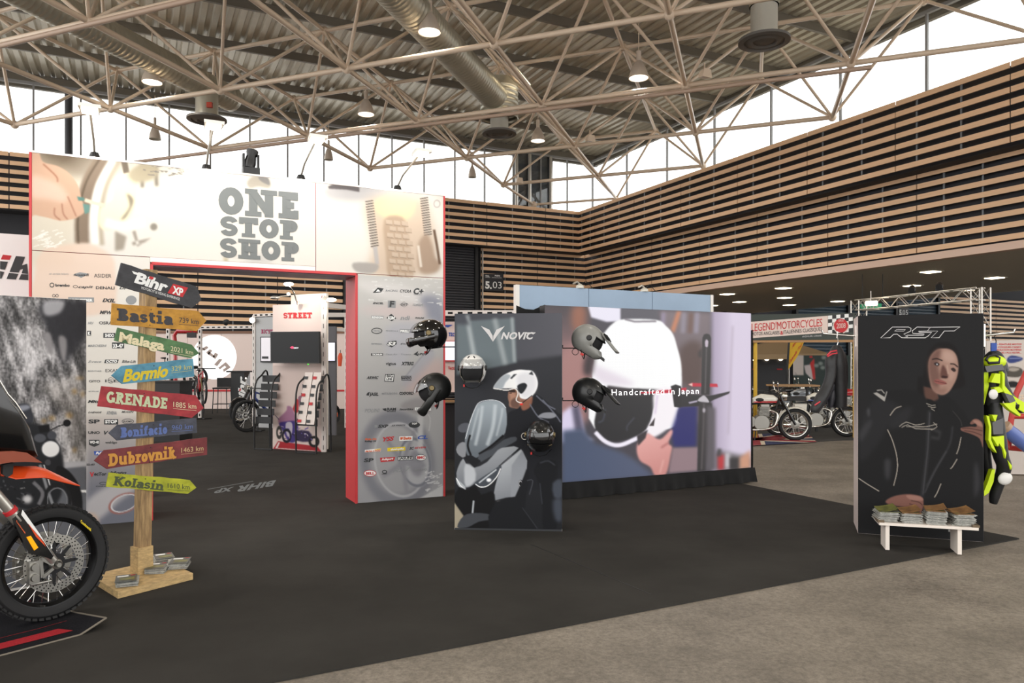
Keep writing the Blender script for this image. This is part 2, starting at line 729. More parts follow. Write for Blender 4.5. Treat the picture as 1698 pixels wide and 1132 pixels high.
def vnoise(h, w, cell, seed=0):
 rg = np.random.default_rng(seed)
 cy, cx_ = (cell, cell) if not isinstance(cell, tuple) else cell
 g = rg.random((int(h / cy) + 3, int(w / cx_) + 3))
 yy, xx = np.arange(h) / cy, np.arange(w) / cx_
 yi, xi = yy.astype(int), xx.astype(int)
 fy, fx = yy - yi, xx - xi
 fy, fx = fy * fy * (3 - 2 * fy), fx * fx * (3 - 2 * fx)
 a = g[np.ix_(yi, xi)] * (1 - fx) + g[np.ix_(yi, xi + 1)] * fx
 b = g[np.ix_(yi + 1, xi)] * (1 - fx) + g[np.ix_(yi + 1, xi + 1)] * fx
 return a * (1 - fy[:, None]) + b * fy[:, None]


class Art:
 def __init__(s, x0, y0, x1, y1, col, ss=2.0):
  s.x0, s.y0, s.ss = x0, y0, ss
  s.H, s.W = int((y1 - y0) * ss) + 2, int((x1 - x0) * ss) + 2
  s.a = np.zeros((s.H, s.W, 3)) + np.array(col, float)

 def _mask(s, pts, blur):
  P = [((p[0] - s.x0) * s.ss, (p[1] - s.y0) * s.ss) for p in pts]
  yy, xx = np.mgrid[0:s.H, 0:s.W]
  pad = int(blur * s.ss * 3) + 3
  xa, xb = max(0, int(min(p[0] for p in P)) - pad), min(s.W, int(max(p[0] for p in P)) + pad)
  ya, yb = max(0, int(min(p[1] for p in P)) - pad), min(s.H, int(max(p[1] for p in P)) + pad)
  if xb <= xa or yb <= ya:
   return None
  m = np.zeros((yb - ya, xb - xa))
  for dx, dy in ((.25, .25), (.75, .25), (.25, .75), (.75, .75)):
   X = np.arange(xa, xb) + dx
   Y = np.arange(ya, yb) + dy
   ins = np.zeros(m.shape, bool)
   for i in range(len(P)):
    (ax_, ay), (bx_, by) = P[i - 1], P[i]
    if ay == by:
     continue
    c = (Y >= min(ay, by)) & (Y < max(ay, by))
    if not c.any():
     continue
    xc = ax_ + (Y - ay) * (bx_ - ax_) / (by - ay)
    ins ^= c[:, None] & (X[None, :] > xc[:, None])
   m += ins * .25
  r = int(blur * s.ss)
  for _ in range(2 if r else 0):
   m = _box(m, r)
  return m, ya, yb, xa, xb

 def poly(s, pts, col, blur=0.4, alpha=1.0, smooth=0, tex=None):
  if smooth:
   pts = [(p.x, p.y) for p in cat_rom(pts, smooth, True)]
  r = s._mask(pts, blur)
  if r is None:
   return s
  m, ya, yb, xa, xb = r
  if isinstance(col[0], (tuple, list)):           # gradient (c0, c1, p0, p1)
   c0, c1, p0, p1 = col
   X = np.arange(xa, xb) / s.ss + s.x0
   Y = np.arange(ya, yb) / s.ss + s.y0
   dx, dy = p1[0] - p0[0], p1[1] - p0[1]
   t = np.clip(((X[None, :] - p0[0]) * dx + (Y[:, None] - p0[1]) * dy) / (dx * dx + dy * dy), 0, 1)[..., None]
   c = np.array(c0, float) * (1 - t) + np.array(c1, float) * t
  else:
   c = np.array(col, float)[None, None, :]
  k = (m * alpha)[..., None]
  if tex is not None:
   k = k * tex[ya:yb, xa:xb][..., None]
  s.a[ya:yb, xa:xb] = s.a[ya:yb, xa:xb] * (1 - k) + c * k
  return s

 def ell(s, c, rx, ry, col, rot=0, **k):
  cr, sr = math.cos(math.radians(rot)), math.sin(math.radians(rot))
  pts = [(c[0] + rx * math.cos(a) * cr - ry * math.sin(a) * sr, c[1] + rx * math.cos(a) * sr + ry * math.sin(a) * cr)
               for a in [2 * math.pi * i / 40 for i in range(40)]]
  return s.poly(pts, col, **k)

 def ring(s, c, rx, ry, w, col, rot=0, **k):
  cr, sr = math.cos(math.radians(rot)), math.sin(math.radians(rot))

  def e(rx, ry):
   return [(c[0] + rx * math.cos(a) * cr - ry * math.sin(a) * sr, c[1] + rx * math.cos(a) * sr + ry * math.sin(a) * cr)
     for a in [2 * math.pi * i / 48 for i in range(49)]]
  return s.poly(e(rx, ry) + e(max(.1, rx - w), max(.1, ry - w * ry / rx))[::-1], col, **k)

 def line(s, pts, w, col, smooth=0, **k):
  if smooth:
   pts = [(p.x, p.y) for p in cat_rom(pts, smooth)]
  ws = w if isinstance(w, (list, tuple)) else None
  n = len(pts)
  L, Rr = [], []
  for i in range(n):
   a, b = pts[max(0, i - 1)], pts[min(n - 1, i + 1)]
   dx, dy = b[0] - a[0], b[1] - a[1]
   d = math.hypot(dx, dy) or 1
   ww = (ws[0] + (ws[1] - ws[0]) * i / (n - 1)) if ws else w
   L.append((pts[i][0] - dy / d * ww / 2, pts[i][1] + dx / d * ww / 2))
   Rr.append((pts[i][0] + dy / d * ww / 2, pts[i][1] - dx / d * ww / 2))
  return s.poly(L + Rr[::-1], col, **k)

 def noise(s, cell, amt, seed=1):
  n = vnoise(s.H, s.W, cell, seed)[..., None] - .5
  s.a = s.a * (1 + amt * n * 2)
  return s

 def sample(s, x, y):
  X = np.clip((x - s.x0) * s.ss - .5, 0, s.W - 1.001)
  Y = np.clip((y - s.y0) * s.ss - .5, 0, s.H - 1.001)
  xi, yi = X.astype(int), Y.astype(int)
  fx, fy = (X - xi)[:, None], (Y - yi)[:, None]
  a = s.a
  return (a[yi, xi] * (1 - fx) + a[yi, xi + 1] * fx) * (1 - fy) + (a[yi + 1, xi] * (1 - fx) + a[yi + 1, xi + 1] * fx) * fy


def sheet(name, art, quad, res, material, parent, gain=1.0, cap=0.92):
 """printed sheet: quad = 4 hall points (top left, top right, bottom right, bottom left)"""
 q = [np.array(p, float) for p in quad]
 nu, nv = res
 u = np.linspace(0, 1, nu + 1)[None, :, None]
 v = np.linspace(0, 1, nv + 1)[:, None, None]
 P = ((q[0] * (1 - u) + q[1] * u) * (1 - v) + (q[3] * (1 - u) + q[2] * u) * v).reshape(-1, 3)
 px = CX + F * P[:, 0] / P[:, 1]
 py = HZ - F * (P[:, 2] - EYE) / P[:, 1]
 c = np.clip(art.sample(px, py), 0, 255) / 255.0
 c = np.where(c <= 0.04045, c / 12.92, ((c + 0.055) / 1.055) ** 2.4) * gain
 if cap:
  c = np.clip(c, 0, cap)
 org = ORG.get(parent.name, V((0, 0, 0))) if parent is not None else V((0, 0, 0))
 P = P - np.array(org, float)
 idx = np.arange((nu + 1) * (nv + 1)).reshape(nv + 1, nu + 1)
 fs = np.stack([idx[:-1, :-1], idx[1:, :-1], idx[1:, 1:], idx[:-1, 1:]], -1).reshape(-1, 4)
 me = bpy.data.meshes.new(name)
 me.vertices.add(len(P))
 me.vertices.foreach_set('co', P.ravel())
 me.loops.add(fs.size)
 me.loops.foreach_set('vertex_index', fs.ravel())
 me.polygons.add(len(fs))
 me.polygons.foreach_set('loop_start', np.arange(0, fs.size, 4))
 me.update(calc_edges=True)
 at_ = me.color_attributes.new('Col', 'FLOAT_COLOR', 'POINT')
 at_.data.foreach_set('color', np.concatenate([c, np.ones((len(c), 1))], 1).ravel())
 me.materials.append(material)
 me.validate()
 o = bpy.data.objects.new(name, me)
 COL.objects.link(o)
 if parent is not None:
  o.parent = parent
 return o


# unit shapes whose mesh data is shared
def unit_cyl(name, m, n=8):
 mb = MB().lathe([(0.0, 0), (1, 0), (1, 1), (0.0, 1)], (0, 0, 0), Z, n)
 return mb.mesh(name, m, 50)


def unit_box(name, m):
 return MB().box((0, 0, 0), (1, 1, 1)).mesh(name, m)
# ================================================================== MATERIALS OF THE HALL
M_conc = mat('concrete_floor', (142, 134, 124), 0.55, noise=(1.6, 0.34), bump=(45, 0.3, 0.006), spec=0.3)
_nt = M_conc.node_tree
_b = _nt.nodes['Principled BSDF']
_src = _b.inputs['Base Color'].links[0].from_socket
_co = next(n for n in _nt.nodes if n.type == 'MAPPING').outputs[0]
_n = _nt.nodes.new('ShaderNodeTexNoise')
_n.inputs['Scale'].default_value, _n.inputs['Detail'].default_value, _n.inputs['Roughness'].default_value = 38, 8, .8
_nt.links.new(_co, _n.inputs['Vector'])
_r = _nt.nodes.new('ShaderNodeValToRGB')
_r.color_ramp.elements[0].position, _r.color_ramp.elements[1].position = .36, .62
_r.color_ramp.elements[0].color, _r.color_ramp.elements[1].color = (.55, .54, .52, 1), (1.1, 1.08, 1.04, 1)
_nt.links.new(_n.outputs['Fac'], _r.inputs['Fac'])
_m = _nt.nodes.new('ShaderNodeMix')
_m.data_type, _m.blend_type = 'RGBA', 'MULTIPLY'
_m.inputs['Factor'].default_value = 1
_nt.links.new(_src, _m.inputs[6])
_nt.links.new(_r.outputs['Color'], _m.inputs[7])
_nt.links.new(_m.outputs[2], _b.inputs['Base Color'])
M_carpet = mat('carpet_black', (57, 55, 52), 0.95, noise=(1.3, 0.22), bump=(900, 0.3, 0.003), spec=0.1)
M_wood = mat('slat_wood', (242, 200, 160), 0.45, noise=(3.0, 0.12), stretch=(1, 1, 8), spec=0.3)
M_woodtrim = mat('soffit_lip', (226, 194, 174), 0.5)
M_dark = mat('dark_backing', (50, 50, 54), 0.8)
M_studs = mat('slat_stud', (120, 124, 128), 0.5, metal=0.5)
M_steel = mat('frame_paint', (228, 206, 182), 0.3, spec=0.6)
M_rail = mat('rail_brown', (186, 160, 140), 0.4)
M_deck = mat('roof_deck', (206, 200, 184), 0.36, metal=0.35, noise=(0.35, 0.2))
M_purlin = mat('purlin', (128, 122, 112), 0.5, metal=0.3)
M_duct = mat('duct_zinc', (196, 192, 176), 0.38, metal=0.6)
M_ductpale = mat('duct_pale', (204, 200, 188), 0.45, metal=0.3)
M_disc = mat('diffuser_grey', (112, 108, 104), 0.5, metal=0.3)
M_mull = mat('mullion', (150, 150, 150), 0.5)
M_glass = glass_mat('clear_glass', (0.97, 0.98, 0.98), 0.06)
M_shutter = mat('shutter_dark', (62, 62, 66), 0.45, metal=0.3)
M_black = mat('black_paint', (26, 26, 27), 0.5)
M_blacksatin = mat('black_satin', (20, 20, 21), 0.35)
M_white = mat('white_paint', (232, 228, 222), 0.5)
M_soffit = mat('soffit_panel', (218, 208, 190), 0.5, metal=0.2)
M_chrome = mat('chrome', (225, 222, 215), 0.12, metal=1.0)
M_alu = mat('aluminium', (205, 200, 192), 0.35, metal=0.9)
M_warm = mat('lamp_warm_glow', (255, 240, 220), 0.5, emit=((255, 236, 205), 7.0))
M_lampin = mat('lamp_reflector_glow', (255, 250, 240), 0.5, emit=((255, 246, 230), 2.2))
M_bell = mat('lamp_bell', (216, 202, 188), 0.4, metal=0.2)


def wp(a, b, z):
 """point in building axes measured from the lower tier corner"""
 return C1 + A * a + B * b + Z * z


# ================================================================== FLOOR
mb = MB()
mb.obox(C1 + A * -45 + B * -58 - Z * 0.25, A * 92, B * 90, Z * 0.25)
mb.build('floor', M_conc, kind='structure')

# carpet of the stand: one rectangle in the building axes
K = gnd(1690, 894)
mb = MB()
AK = (K - gnd(455, 1132)).normalized()
mb.prism([K, K - AK * 17, K - AK * 17 + B * 26, K + B * 25], Z * 0.012)
cp = mb.build('stand_carpet', M_carpet)
mb = MB()
sa_, sb_ = gnd(880, 902, .0125), gnd(1080, 985, .0125)
mb.bar(sa_, sb_, .006, .001)
mb.build('carpet_seam', M_black, cp)
tag(cp, 'black exhibition carpet covering the floor of the whole stand', 'carpet')

# ================================================================== SLATTED WALLS
me_slat = unit_box('slat', M_wood)
me_stud = unit_box('stud', M_studs)
RB, RA = rotz(ANG), rotz(math.atan2(B.y, B.x))


def tier(parent, corner, axis, rot, joints, z0, rows, s_end, gaps=(), pitch=0.3, hgt=0.142, studs=True):
 """rows of slat boards running from the corner along -axis, cut at the joints"""
 cuts = [0.0] + [j for j in joints if 0 < j < s_end] + [s_end]
 n = B if axis == A else A
 for a, b in zip(cuts[:-1], cuts[1:]):
  if any(g0 <= (a + b) / 2 <= g1 for g0, g1 in gaps):
   continue
  for r in range(rows):
   c = corner - axis * ((a + b) / 2) + Z * (z0 + r * pitch + hgt / 2)
   inst('slat', me_slat, parent, c, rot, (b - a - 0.035, 0.035, hgt))
  if studs:
   for k in (0.2, 0.62):
    s = a + (b - a) * k + R.uniform(-.2, .2)
    inst('stud', me_stud, parent, corner - axis * s + Z * (z0 + (rows * pitch - hgt) / 2) + n * 0.06, rot, (0.045, 0.03, rows * pitch - .3))


mb = MB()
mb.obox(wp(-26, 0.25, 0), A * 26.3, B * 0.1, Z * 7.05)
mb.obox(wp(-26, -0.5, 6.93), A * 25.8, B * 0.85, Z * 0.06)
mb.obox(wp(-26, -0.42, 6.95), A * 25.9, B * 0.08, Z * 2.0)
wb = mb.build('wall_back', M_dark, kind='structure')
tier(wb, C0, A, RB, [1.83 + 3.0 * k for k in range(9)], 6.92, 7, 24.6)
tier(wb, C1, A, RB, [2.68 + 3.0 * k for k in range(3)] + [5.55, 12.0] + [14.68, 17.68], 2.72, 15, 20.6, gaps=[(5.55, 12.0)], pitch=0.292)

mb = MB()
mb.obox(wp(0.25, -28, 4.6), A * 0.1, B * 28.2, Z * 2.45)
mb.obox(wp(-0.5, -28, 6.93), A * 0.85, B * 27.5, Z * 0.06)
mb.obox(wp(-0.42, -28, 6.95), A * 0.08, B * 27.6, Z * 2.0)
wr = mb.build('wall_right', M_dark, kind='structure')
tier(wr, C0, B, RA, [1.4 + 3.08 * k for k in range(9)], 6.92, 7, 27.0)
tier(wr, C1, B, RA, [2.35 + 3.07 * k for k in range(9)], 4.72, 8, 27.0)
mb = MB()
mb.obox(wp(-0.08, -28, 4.46), A * 0.3, B * 28.0, Z * 0.2)
mb.build('trim_1', M_woodtrim, kind='structure')

# roller shutter between the slat fields
mb = MB()
x0, x1 = -12.0, -5.55
prof = []
for i in range(58):
 z = 0.1 + i * 0.12
 prof += [(0.02, z), (-0.02, z + 0.04), (-0.02, z + 0.08)]
prof.append((0.02, 7.0))
vs = [wp(x0 + .3, p[0] + .05, p[1]) for p in prof] + [wp(x1 - .35, p[0] + .05, p[1]) for p in prof]
n = len(prof)
mb.add(vs, [(i, i + 1, i + 1 + n, i + n) for i in range(n - 1)])
d1 = mb.build('door_1', M_shutter, kind='structure', fix=False)
mb = MB()
mb.obox(wp(x1 - .4, -.12, 0), A * .14, B * .25, Z * 6.93)
mb.obox(wp(x1 - .2, -.2, 0.4), A * .04, B * .04, Z * 6.5)
mb.obox(wp(x0, -.12, 0), A * .3, B * .25, Z * 6.93)
mb.build('door_frame', M_black, d1)
mb = MB()
mb.obox(wp(x1 - .08, -.18, 0.3), A * .05, B * .06, Z * 6.6)
mb.build('guide_rail', M_alu, d1)

# ================================================================== CLERESTORY WINDOWS
def clerestory(name, axis, corner, s0, s1, step, z0, z1):
 root = bpy.data.objects.new(name, None)
 COL.objects.link(root)
 root.location = corner - axis * s1 + Z * z0
 tag(root, kind='structure')
 ORG[root.name] = V(root.location)
 n = Z.cross(axis)
 mb = MB()
 mb.obox(corner - axis * s1 + Z * (z0 - .1), axis * (s1 - s0), n * .12, Z * .12)
 mb.obox(corner - axis * s1 + Z * z1, axis * (s1 - s0), n * .12, Z * .1)
 mb.build('window_frame', M_mull, root)
 k = s0
 while k < s1 - .1:
  mb = MB()
  mb.obox(corner - axis * (k + .03) + Z * z0 + n * .02, axis * .06, n * .08, Z * (z1 - z0))
  mb.build('mullion', M_mull, root)
  mb = MB()
  mb.obox(corner - axis * (min(k + step, s1) - .03) + Z * z0 + n * .05, axis * (min(k + step, s1) - k - .06), n * .012, Z * (z1 - z0))
  mb.build('pane', M_glass, root)
  k += step
 return root


CW = C1 + A * 0.55 + B * 0.1
w1 = clerestory('window_1', A, CW, 0.0, 28.0, 1.48, 8.7, 11.6)
w2 = clerestory('window_2', B, CW, 0.0, 40.0, 2.96, 8.7, 11.6)
# the blind bay behind the corner bearing of the roof frame, and a dark post further left
mb = MB()
sA, sB_ = 2.25, 4.35
mb.obox(CW - A * sB_ + B * .12 + Z * 8.6, A * (sB_ - sA), B * .1, Z * 3.0)
mb.build('cladding_panel', mat('blind_bay', (70, 76, 84), 0.5, noise=(1.2, .4)), w1)
for k in (2.45, 3.6, 4.3):
 mb = MB()
 mb.tube([CW - A * k - B * .02 + Z * 8.6, CW - A * k - B * .02 + Z * 11.6], 0.09, 10)
 mb.build('bearing_post', M_alu, w1, smooth=50)
p = at(114, 205, 27.2)
mb = MB()
mb.tube([V((p.x, p.y, 8.85)), V((p.x, p.y, 11.4))], 0.13, 12)
dp = mb.build('rain_pipe', mat('pipe_dark', (58, 58, 62), .5), smooth=50)
tag(dp, 'thick dark vertical pipe in front of the far left high windows', 'pipe')

# ================================================================== ROOF
def rp(a, b, z):
 return C0 + A * a + B * b + Z * z


a0, a1, b0, b1 = -28.0, 1.7, -43.0, 1.3
ZD = 12.0
mb = MB()
prof = []
a = a0
while a < a1:
 prof += [(a, 0), (a + .16, 0), (a + .21, .07), (a + .31, .07)]
 a += .36
nb = 6
vs = []
for i in range(nb + 1):
 b = b0 + (b1 - b0) * i / nb
 vs += [rp(p[0], b, ZD + p[1]) for p in prof]
m = len(prof)
fs = [(i * m + j, i * m + j + 1, (i + 1) * m + j + 1, (i + 1) * m + j) for i in range(nb) for j in range(m - 1)]
mb.add(vs, fs)
ceil_ = mb.build('ceiling', M_deck, kind='structure', fix=False)
mb = MB()
mb.obox(rp(a0, b0, ZD + .12), A * (a1 - a0 + .3), B * (b1 - b0 + .3), Z * .1)
mb.build('roof_slab', M_dark, ceil_)
mb = MB()
mb.obox(rp(a0, b1, ZD - .45), A * (a1 - a0 + .2), B * .15, Z * .5)
mb.build('eave_beam', M_purlin, ceil_)
mb = MB()
mb.obox(rp(a1, b0, ZD - .45), A * .15, B * (b1 - b0 + .2), Z * .5)
mb.build('eave_beam', M_purlin, ceil_)
me_pur = unit_box('purlin', M_purlin)

E1_, E2_ = V((1.31, 4.2, 0)), V((3.88, -1.52, 0))
D1 = E1_.normalized()
N0 = V((0.89, 22.28, 0))
SP, ZB, ZT = 4.38, 9.25, 11.5


def node(i, j, z):
 return N0 + E1_ * i + E2_ * j + Z * z


bt = (node(.5, .5, 0) - C0).dot(B)
kb = bt
while kb > b0 + 3:
 kb -= SP / math.sqrt(2)
while kb < b1:
 inst('purlin', me_pur, ceil_, rp((a0 + a1) / 2, kb, ZD - .14), RB, (a1 - a0, .1, .26))
 kb += SP / math.sqrt(2)


def inside(p, ztop):
 r = p - C0
 if r.dot(A) > 1.25 or r.dot(B) > 0.6 or r.dot(A) < -30:
  return False
 return p.y > 8 and abs(p.x) < p.y * .86 + 3


sf_ = thing('space_frame', 'beige tubular steel space frame carrying the corrugated roof', 'roof frame', (0, 22, 9), world=True)
me_chord = unit_cyl('chord', M_steel, 10)
me_brace = unit_cyl('brace', M_steel, 8)
me_ball = MB().ell((0, 0, 0), (1, 1, 1), None, 10, 7).mesh('node_joint', M_steel, 60)
me_flange = unit_cyl('collar', M_steel, 8)
low, top = {}, {}
for i in range(-9, 10):
 for j in range(-10, 10):
  p = node(i, j, ZB)
  if inside(p, 0):
   low[(i, j)] = p
  q = node(i + .5, j + .5, ZT)
  if inside(q, 1):
   top[(i, j)] = q
for (i, j), p in low.items():
 inst('node_joint', me_ball, sf_, p, None, (.13, .13, .13))
 for di, dj in ((1, 0), (0, 1)):
  q = low.get((i + di, j + dj))
  if q:
   bar_between('chord', me_chord, sf_, p, q, .068)
 for di, dj in ((0, 0), (-1, 0), (0, -1), (-1, -1)):
  q = top.get((i + di, j + dj))
  if q:
   bar_between('brace', me_brace, sf_, p, q, .047)
for (i, j), p in top.items():
 inst('node_joint', me_ball, sf_, p, None, (.13, .13, .13))
 for di, dj in ((1, 0), (0, 1)):
  q = top.get((i + di, j + dj))
  if q:
   bar_between('chord', me_chord, sf_, p, q, .062)
# the bearing in the corner: braces coming down on one point
bp_ = at(885, 339, 35.6)
for (i, j), p in low.items():
 if (p - bp_).length < 4.6:
  bar_between('brace', me_brace, sf_, p, bp_, .06)
inst('node_joint', me_ball, sf_, bp_, None, (.16, .16, .16))

# long rails hung under two chord rows
for jrow, (pa, pb), lab in ((0, ((470, 237), (1200, 143)), 'brown pipe rail under the roof frame crossing mid hall'),
       (1, ((0, 76), (330, -3)), 'brown pipe rail under the roof frame at the upper left')):
 qa, qb = at(pa[0], pa[1], F * 7.35 / (HZ - pa[1])), at(pb[0], pb[1], F * 7.35 / (HZ - pb[1]))
 mb = MB()
 d = (qb - qa)
 mb.tube([qa - d * .9, qb + d * .25], .06, 8)
 o = mb.build('pipe_rail', M_rail, smooth=50)
 tag(o, lab, 'pipe rail')

# ================================================================== DUCTS
def disc(root, p, rr, dia, z0, z1, m):
 mb = MB().lathe([(rr, z0), (rr, z1)], V((p.x, p.y, 0)), Z, 24)
 mb.build('riser', m, root, smooth=60, fix=False)
 mb = MB().lathe([(rr * .9, z0 + .12), (rr * 1.05, z0 + .1), (dia / 2, z0 + .03), (dia / 2, z0 - .03), (dia / 2 - .12, z0 - .05), (dia / 2 - .14, z0 - .01),
                     (dia / 4, z0 - .06), (dia / 4 - .05, z0 - .01), (.12, z0 - .05), (0, z0 - .05)], V((p.x, p.y, 0)), Z, 32)
 mb.build('diffuser_disc', M_disc, root, smooth=40, fix=False)


def spiral_duct(mb, p0, p1, r):
 d = (p1 - p0)
 L = d.length
 n = int(L / .16)
 prof = []
 for i in range(n):
  prof += [(r, i * .16), (r + .016, i * .16 + .02), (r + .016, i * .16 + .05), (r, i * .16 + .07)]
 prof += [(r, L), (r * .96, L + .02), (0, L + .02)]
 mb.lathe(prof, p0, d.normalized(), 22)


for (pe, pr, zd, rd, rr, plen, lab) in (((385, 165), (343, 198), 9.28, .40, .34, None, 'long spiral zinc air duct at the upper left ending in a round diffuser'),
          ((822, 163), (828, 221), 9.28, .44, .3, .62, 'long spiral zinc air duct crossing the middle of the roof to a diffuser')):
 e = at(pe[0], pe[1], F * 8.8 / (HZ - pe[1]))
 t = thing('air_duct', lab, 'air duct', (e.x, e.y, 9.2), world=True, group='spiral ducts with round diffusers')
 mb = MB()
 spiral_duct(mb, e - D1 * 17, e, rd)
 mb.build('spiral_pipe', M_duct, t, smooth=45, fix=False)
 Yd = F * 7.73 / (HZ - pr[1])
 p = at(pr[0], pr[1], Yd)
 if plen:
  mb = MB()
  spiral_duct(mb, V((p.x, p.y, 9.75)), V((p.x, p.y, 11.0)), plen)
  mb.build('plenum', M_duct, t, smooth=45, fix=False)
  disc(t, p, rr, 1.14, 9.28, 9.8, M_ductpale)
 else:
  disc(t, p, rr, 1.2, 9.28, 10.35, M_duct)
  mb = MB().box((p.x + .22, p.y - .33, 9.62), (.16, .1, .16))
  mb.build('valve_box', mat('valve_red', (190, 70, 50), .5), t)
p = at(1267, 68, F * 7.73 / (HZ - 68))
t = thing('air_duct', 'vertical duct with wide round diffuser hanging near the right windows', 'air duct', (p.x, p.y, 9.2), world=True, group='spiral ducts with round diffusers')
disc(t, p, .31, 1.2, 9.28, 10.1, M_ductpale)
mb = MB().lathe([(.345, 10.1), (.345, 11.9)], V((p.x, p.y, 0)), Z, 24)
mb.build('upper_pipe', M_duct, t, smooth=60, fix=False)

# ================================================================== BELL LAMPS
def bell_lamp(x, y, z, dia, label, on=True, power=420):
 Yd = F * (z - EYE) / (HZ - y)
 p = at(x, y, Yd)
 t = thing('bell_lamp', label, 'lamp', p, group='bell lamps hanging under the roof')
 r = dia / 2
 MB().lathe([(r, 0), (r * 1.0, .03), (r * .9, .16), (r * .66, .34), (r * .38, .46), (r * .26, .5)], (0, 0, 0), Z, 24).build('bell_shade', M_bell, t, smooth=50, fix=False)
 MB().lathe([(r * .25, .5), (r * .25, .78), (r * .12, .8), (0.001, .8)], (0, 0, 0), Z, 14).build('ballast_housing', M_bell, t, smooth=40, fix=False)
 MB().tube([(0, 0, .8), (0, 0, 11.4 - z)], .012, 6).build('hanging_rod', M_steel, t)
 MB().lathe([(r * .94, .02), (r * .6, .06), (0.001, .07)], (0, 0, 0), Z, 24).build('lamp_glass', M_lampin if on else M_ductpale, t, smooth=50, fix=False)
 if on:
  ld = bpy.data.lights.new('bell_light', 'SPOT')
  ld.energy = power
  ld.spot_size = math.radians(160)
  ld.spot_blend = .6
  ld.shadow_soft_size = .22
  ld.color = (1, .93, .82)
  lo = bpy.data.objects.new('bulb', ld)
  COL.objects.link(lo)
  lo.parent = t
  lo.location = (0, 0, -.03)
 return t


for (x, y, dia, on, lab) in ((252, 137, .56, 1, 'lit bell lamp hanging beside the upper left duct'),
                             (607, 190, .54, 1, 'lit bell lamp hanging above the middle of the tall portal'),
                             (712, 54, .56, 1, 'lit bell lamp hanging in front of the middle duct'),
                             (892, 234, .52, 1, 'lit bell lamp hanging right of the middle diffuser'),
                             (1059, 130, .56, 1, 'lit bell lamp hanging nearest to the right windows'),
                             (257, 231, .42, 0, 'unlit grey bell lamp before the high windows, left of the left diffuser'),
                             (545, 265, .36, 0, 'unlit grey bell lamp before the high windows, above the word STOP'),
                             (783, 294, .36, 0, 'unlit small bell lamp before the high windows near the blind bay')):
 bell_lamp(x, y, 9.8, dia, lab, on)
# more lamps of the same kind, unseen, added for their light
for k, (px, py) in enumerate(((-5, 7.5), (2.5, 8.5), (8.5, 5.5), (-9, 2), (-1, -1), (6, -3))):
 t = bell_lamp(900, 300, 9.8, .56, 'added lit bell lamp overhead, out of the photograph', 1)
 t.location = (px, py, 9.8)

# LED batten on a top chord and two small projectors in the frame
e0, e1 = at(850, 110, F * 9.3 / (HZ - 110)), at(878, 143, F * 9.3 / (HZ - 143))
t = thing('batten_light', 'glowing linear batten light fixed along the roof frame', 'lamp', e0, world=True)
MB().tube([e0, e1], .04, 8).build('tube', M_warm, t)
MB().bar(e0 + Z * .07, e1 + Z * .07, .1, .05).build('housing', M_ductpale, t)
for (x, y, lab) in ((860, 300, 'small pale projector clamped to the frame above the blind bay'), (1168, 124, 'small pale projector clamped to the frame near the right windows'),
     (978, 231, 'small pale projector clamped to the frame below the batten light')):
 p = at(x, y, F * 7.6 / (HZ - y))
 t = thing('projector', lab, 'spotlight', p, rz=.5)
 MB().loft([[V((-.16, -.12, -.1)), V((.16, -.12, -.1)), V((.12, -.12, .12)), V((-.12, -.12, .12))], [V((-.1, .12, -.06)), V((.1, .12, -.06)), V((.08, .12, .08)), V((-.08, .12, .08))]]).build('body', M_steel, t)
 MB().box((0, 0, .2), (.03, .03, .22)).build('bracket', M_steel, t)

# ================================================================== GALLERY ON THE RIGHT
ZS = 4.45
mb = MB()
n = 200
GW = 10.9
vs, fs = [], []
# fine slots run along the gallery
for i in range(n):
 a = .2 + (GW - .2) * i / n
 w = (GW - .2) / n
 k = len(vs)
 for (aa, zz) in ((a, 0), (a + w * .72, 0), (a + w * .72, .03), (a + w, .03)):
  vs += [wp(aa, -32, ZS + zz), wp(aa, 0.4, ZS + zz)]
 fs += [(k, k + 1, k + 3, k + 2), (k + 4, k + 5, k + 7, k + 6)]
mb.add(vs, fs)
cg = mb.build('ceiling_gallery', M_soffit, kind='structure', fix=False)
mb = MB()
mb.obox(wp(.2, -32, ZS + .06), A * (GW + .2), B * 32.5, Z * .15)
mb.obox(wp(GW, -32, ZS), A * .2, B * 32.4, Z * .2)
mb.build('soffit_slab', M_soffit, cg)
DL = ['front row, nearest the blue board', 'second row, nearest the blue board', 'above the fascia banner, nearest the slatted lip', 'above the fascia banner, middle of three', 'above the fascia banner, deepest of three',
      'above the checkered end of the fascia banner', 'nearest the slatted lip above the clothing display', 'behind the nearest one above the clothing display', 'rightmost above the clothing display', 'over the right leg of the truss gate',
      'over the middle of the truss gate', 'deepest one beside the blue board end']
for k_, (x, y) in enumerate(((1206, 487), (1226, 500), (1299, 477), (1301, 493), (1309, 505), (1389, 499), (1543, 450), (1512, 473), (1649, 460), (1602, 480), (1523, 487), (1180, 506))):
 Yd = F * (ZS - EYE) / (HZ - y)
 p = at(x, y, Yd)
 t = thing('recessed_light', 'glowing downlight in the gallery ceiling, ' + DL[k_], 'lamp', p, rz=math.atan2(B.y, B.x), group='recessed downlights of the gallery ceiling')
 MB().box((0, 0, -.006), (.54, .54, .012)).build('frame', M_ductpale, t)
 MB().box((0, 0, -.02), (.42, .42, .02)).build('glow_panel', M_warm, t)

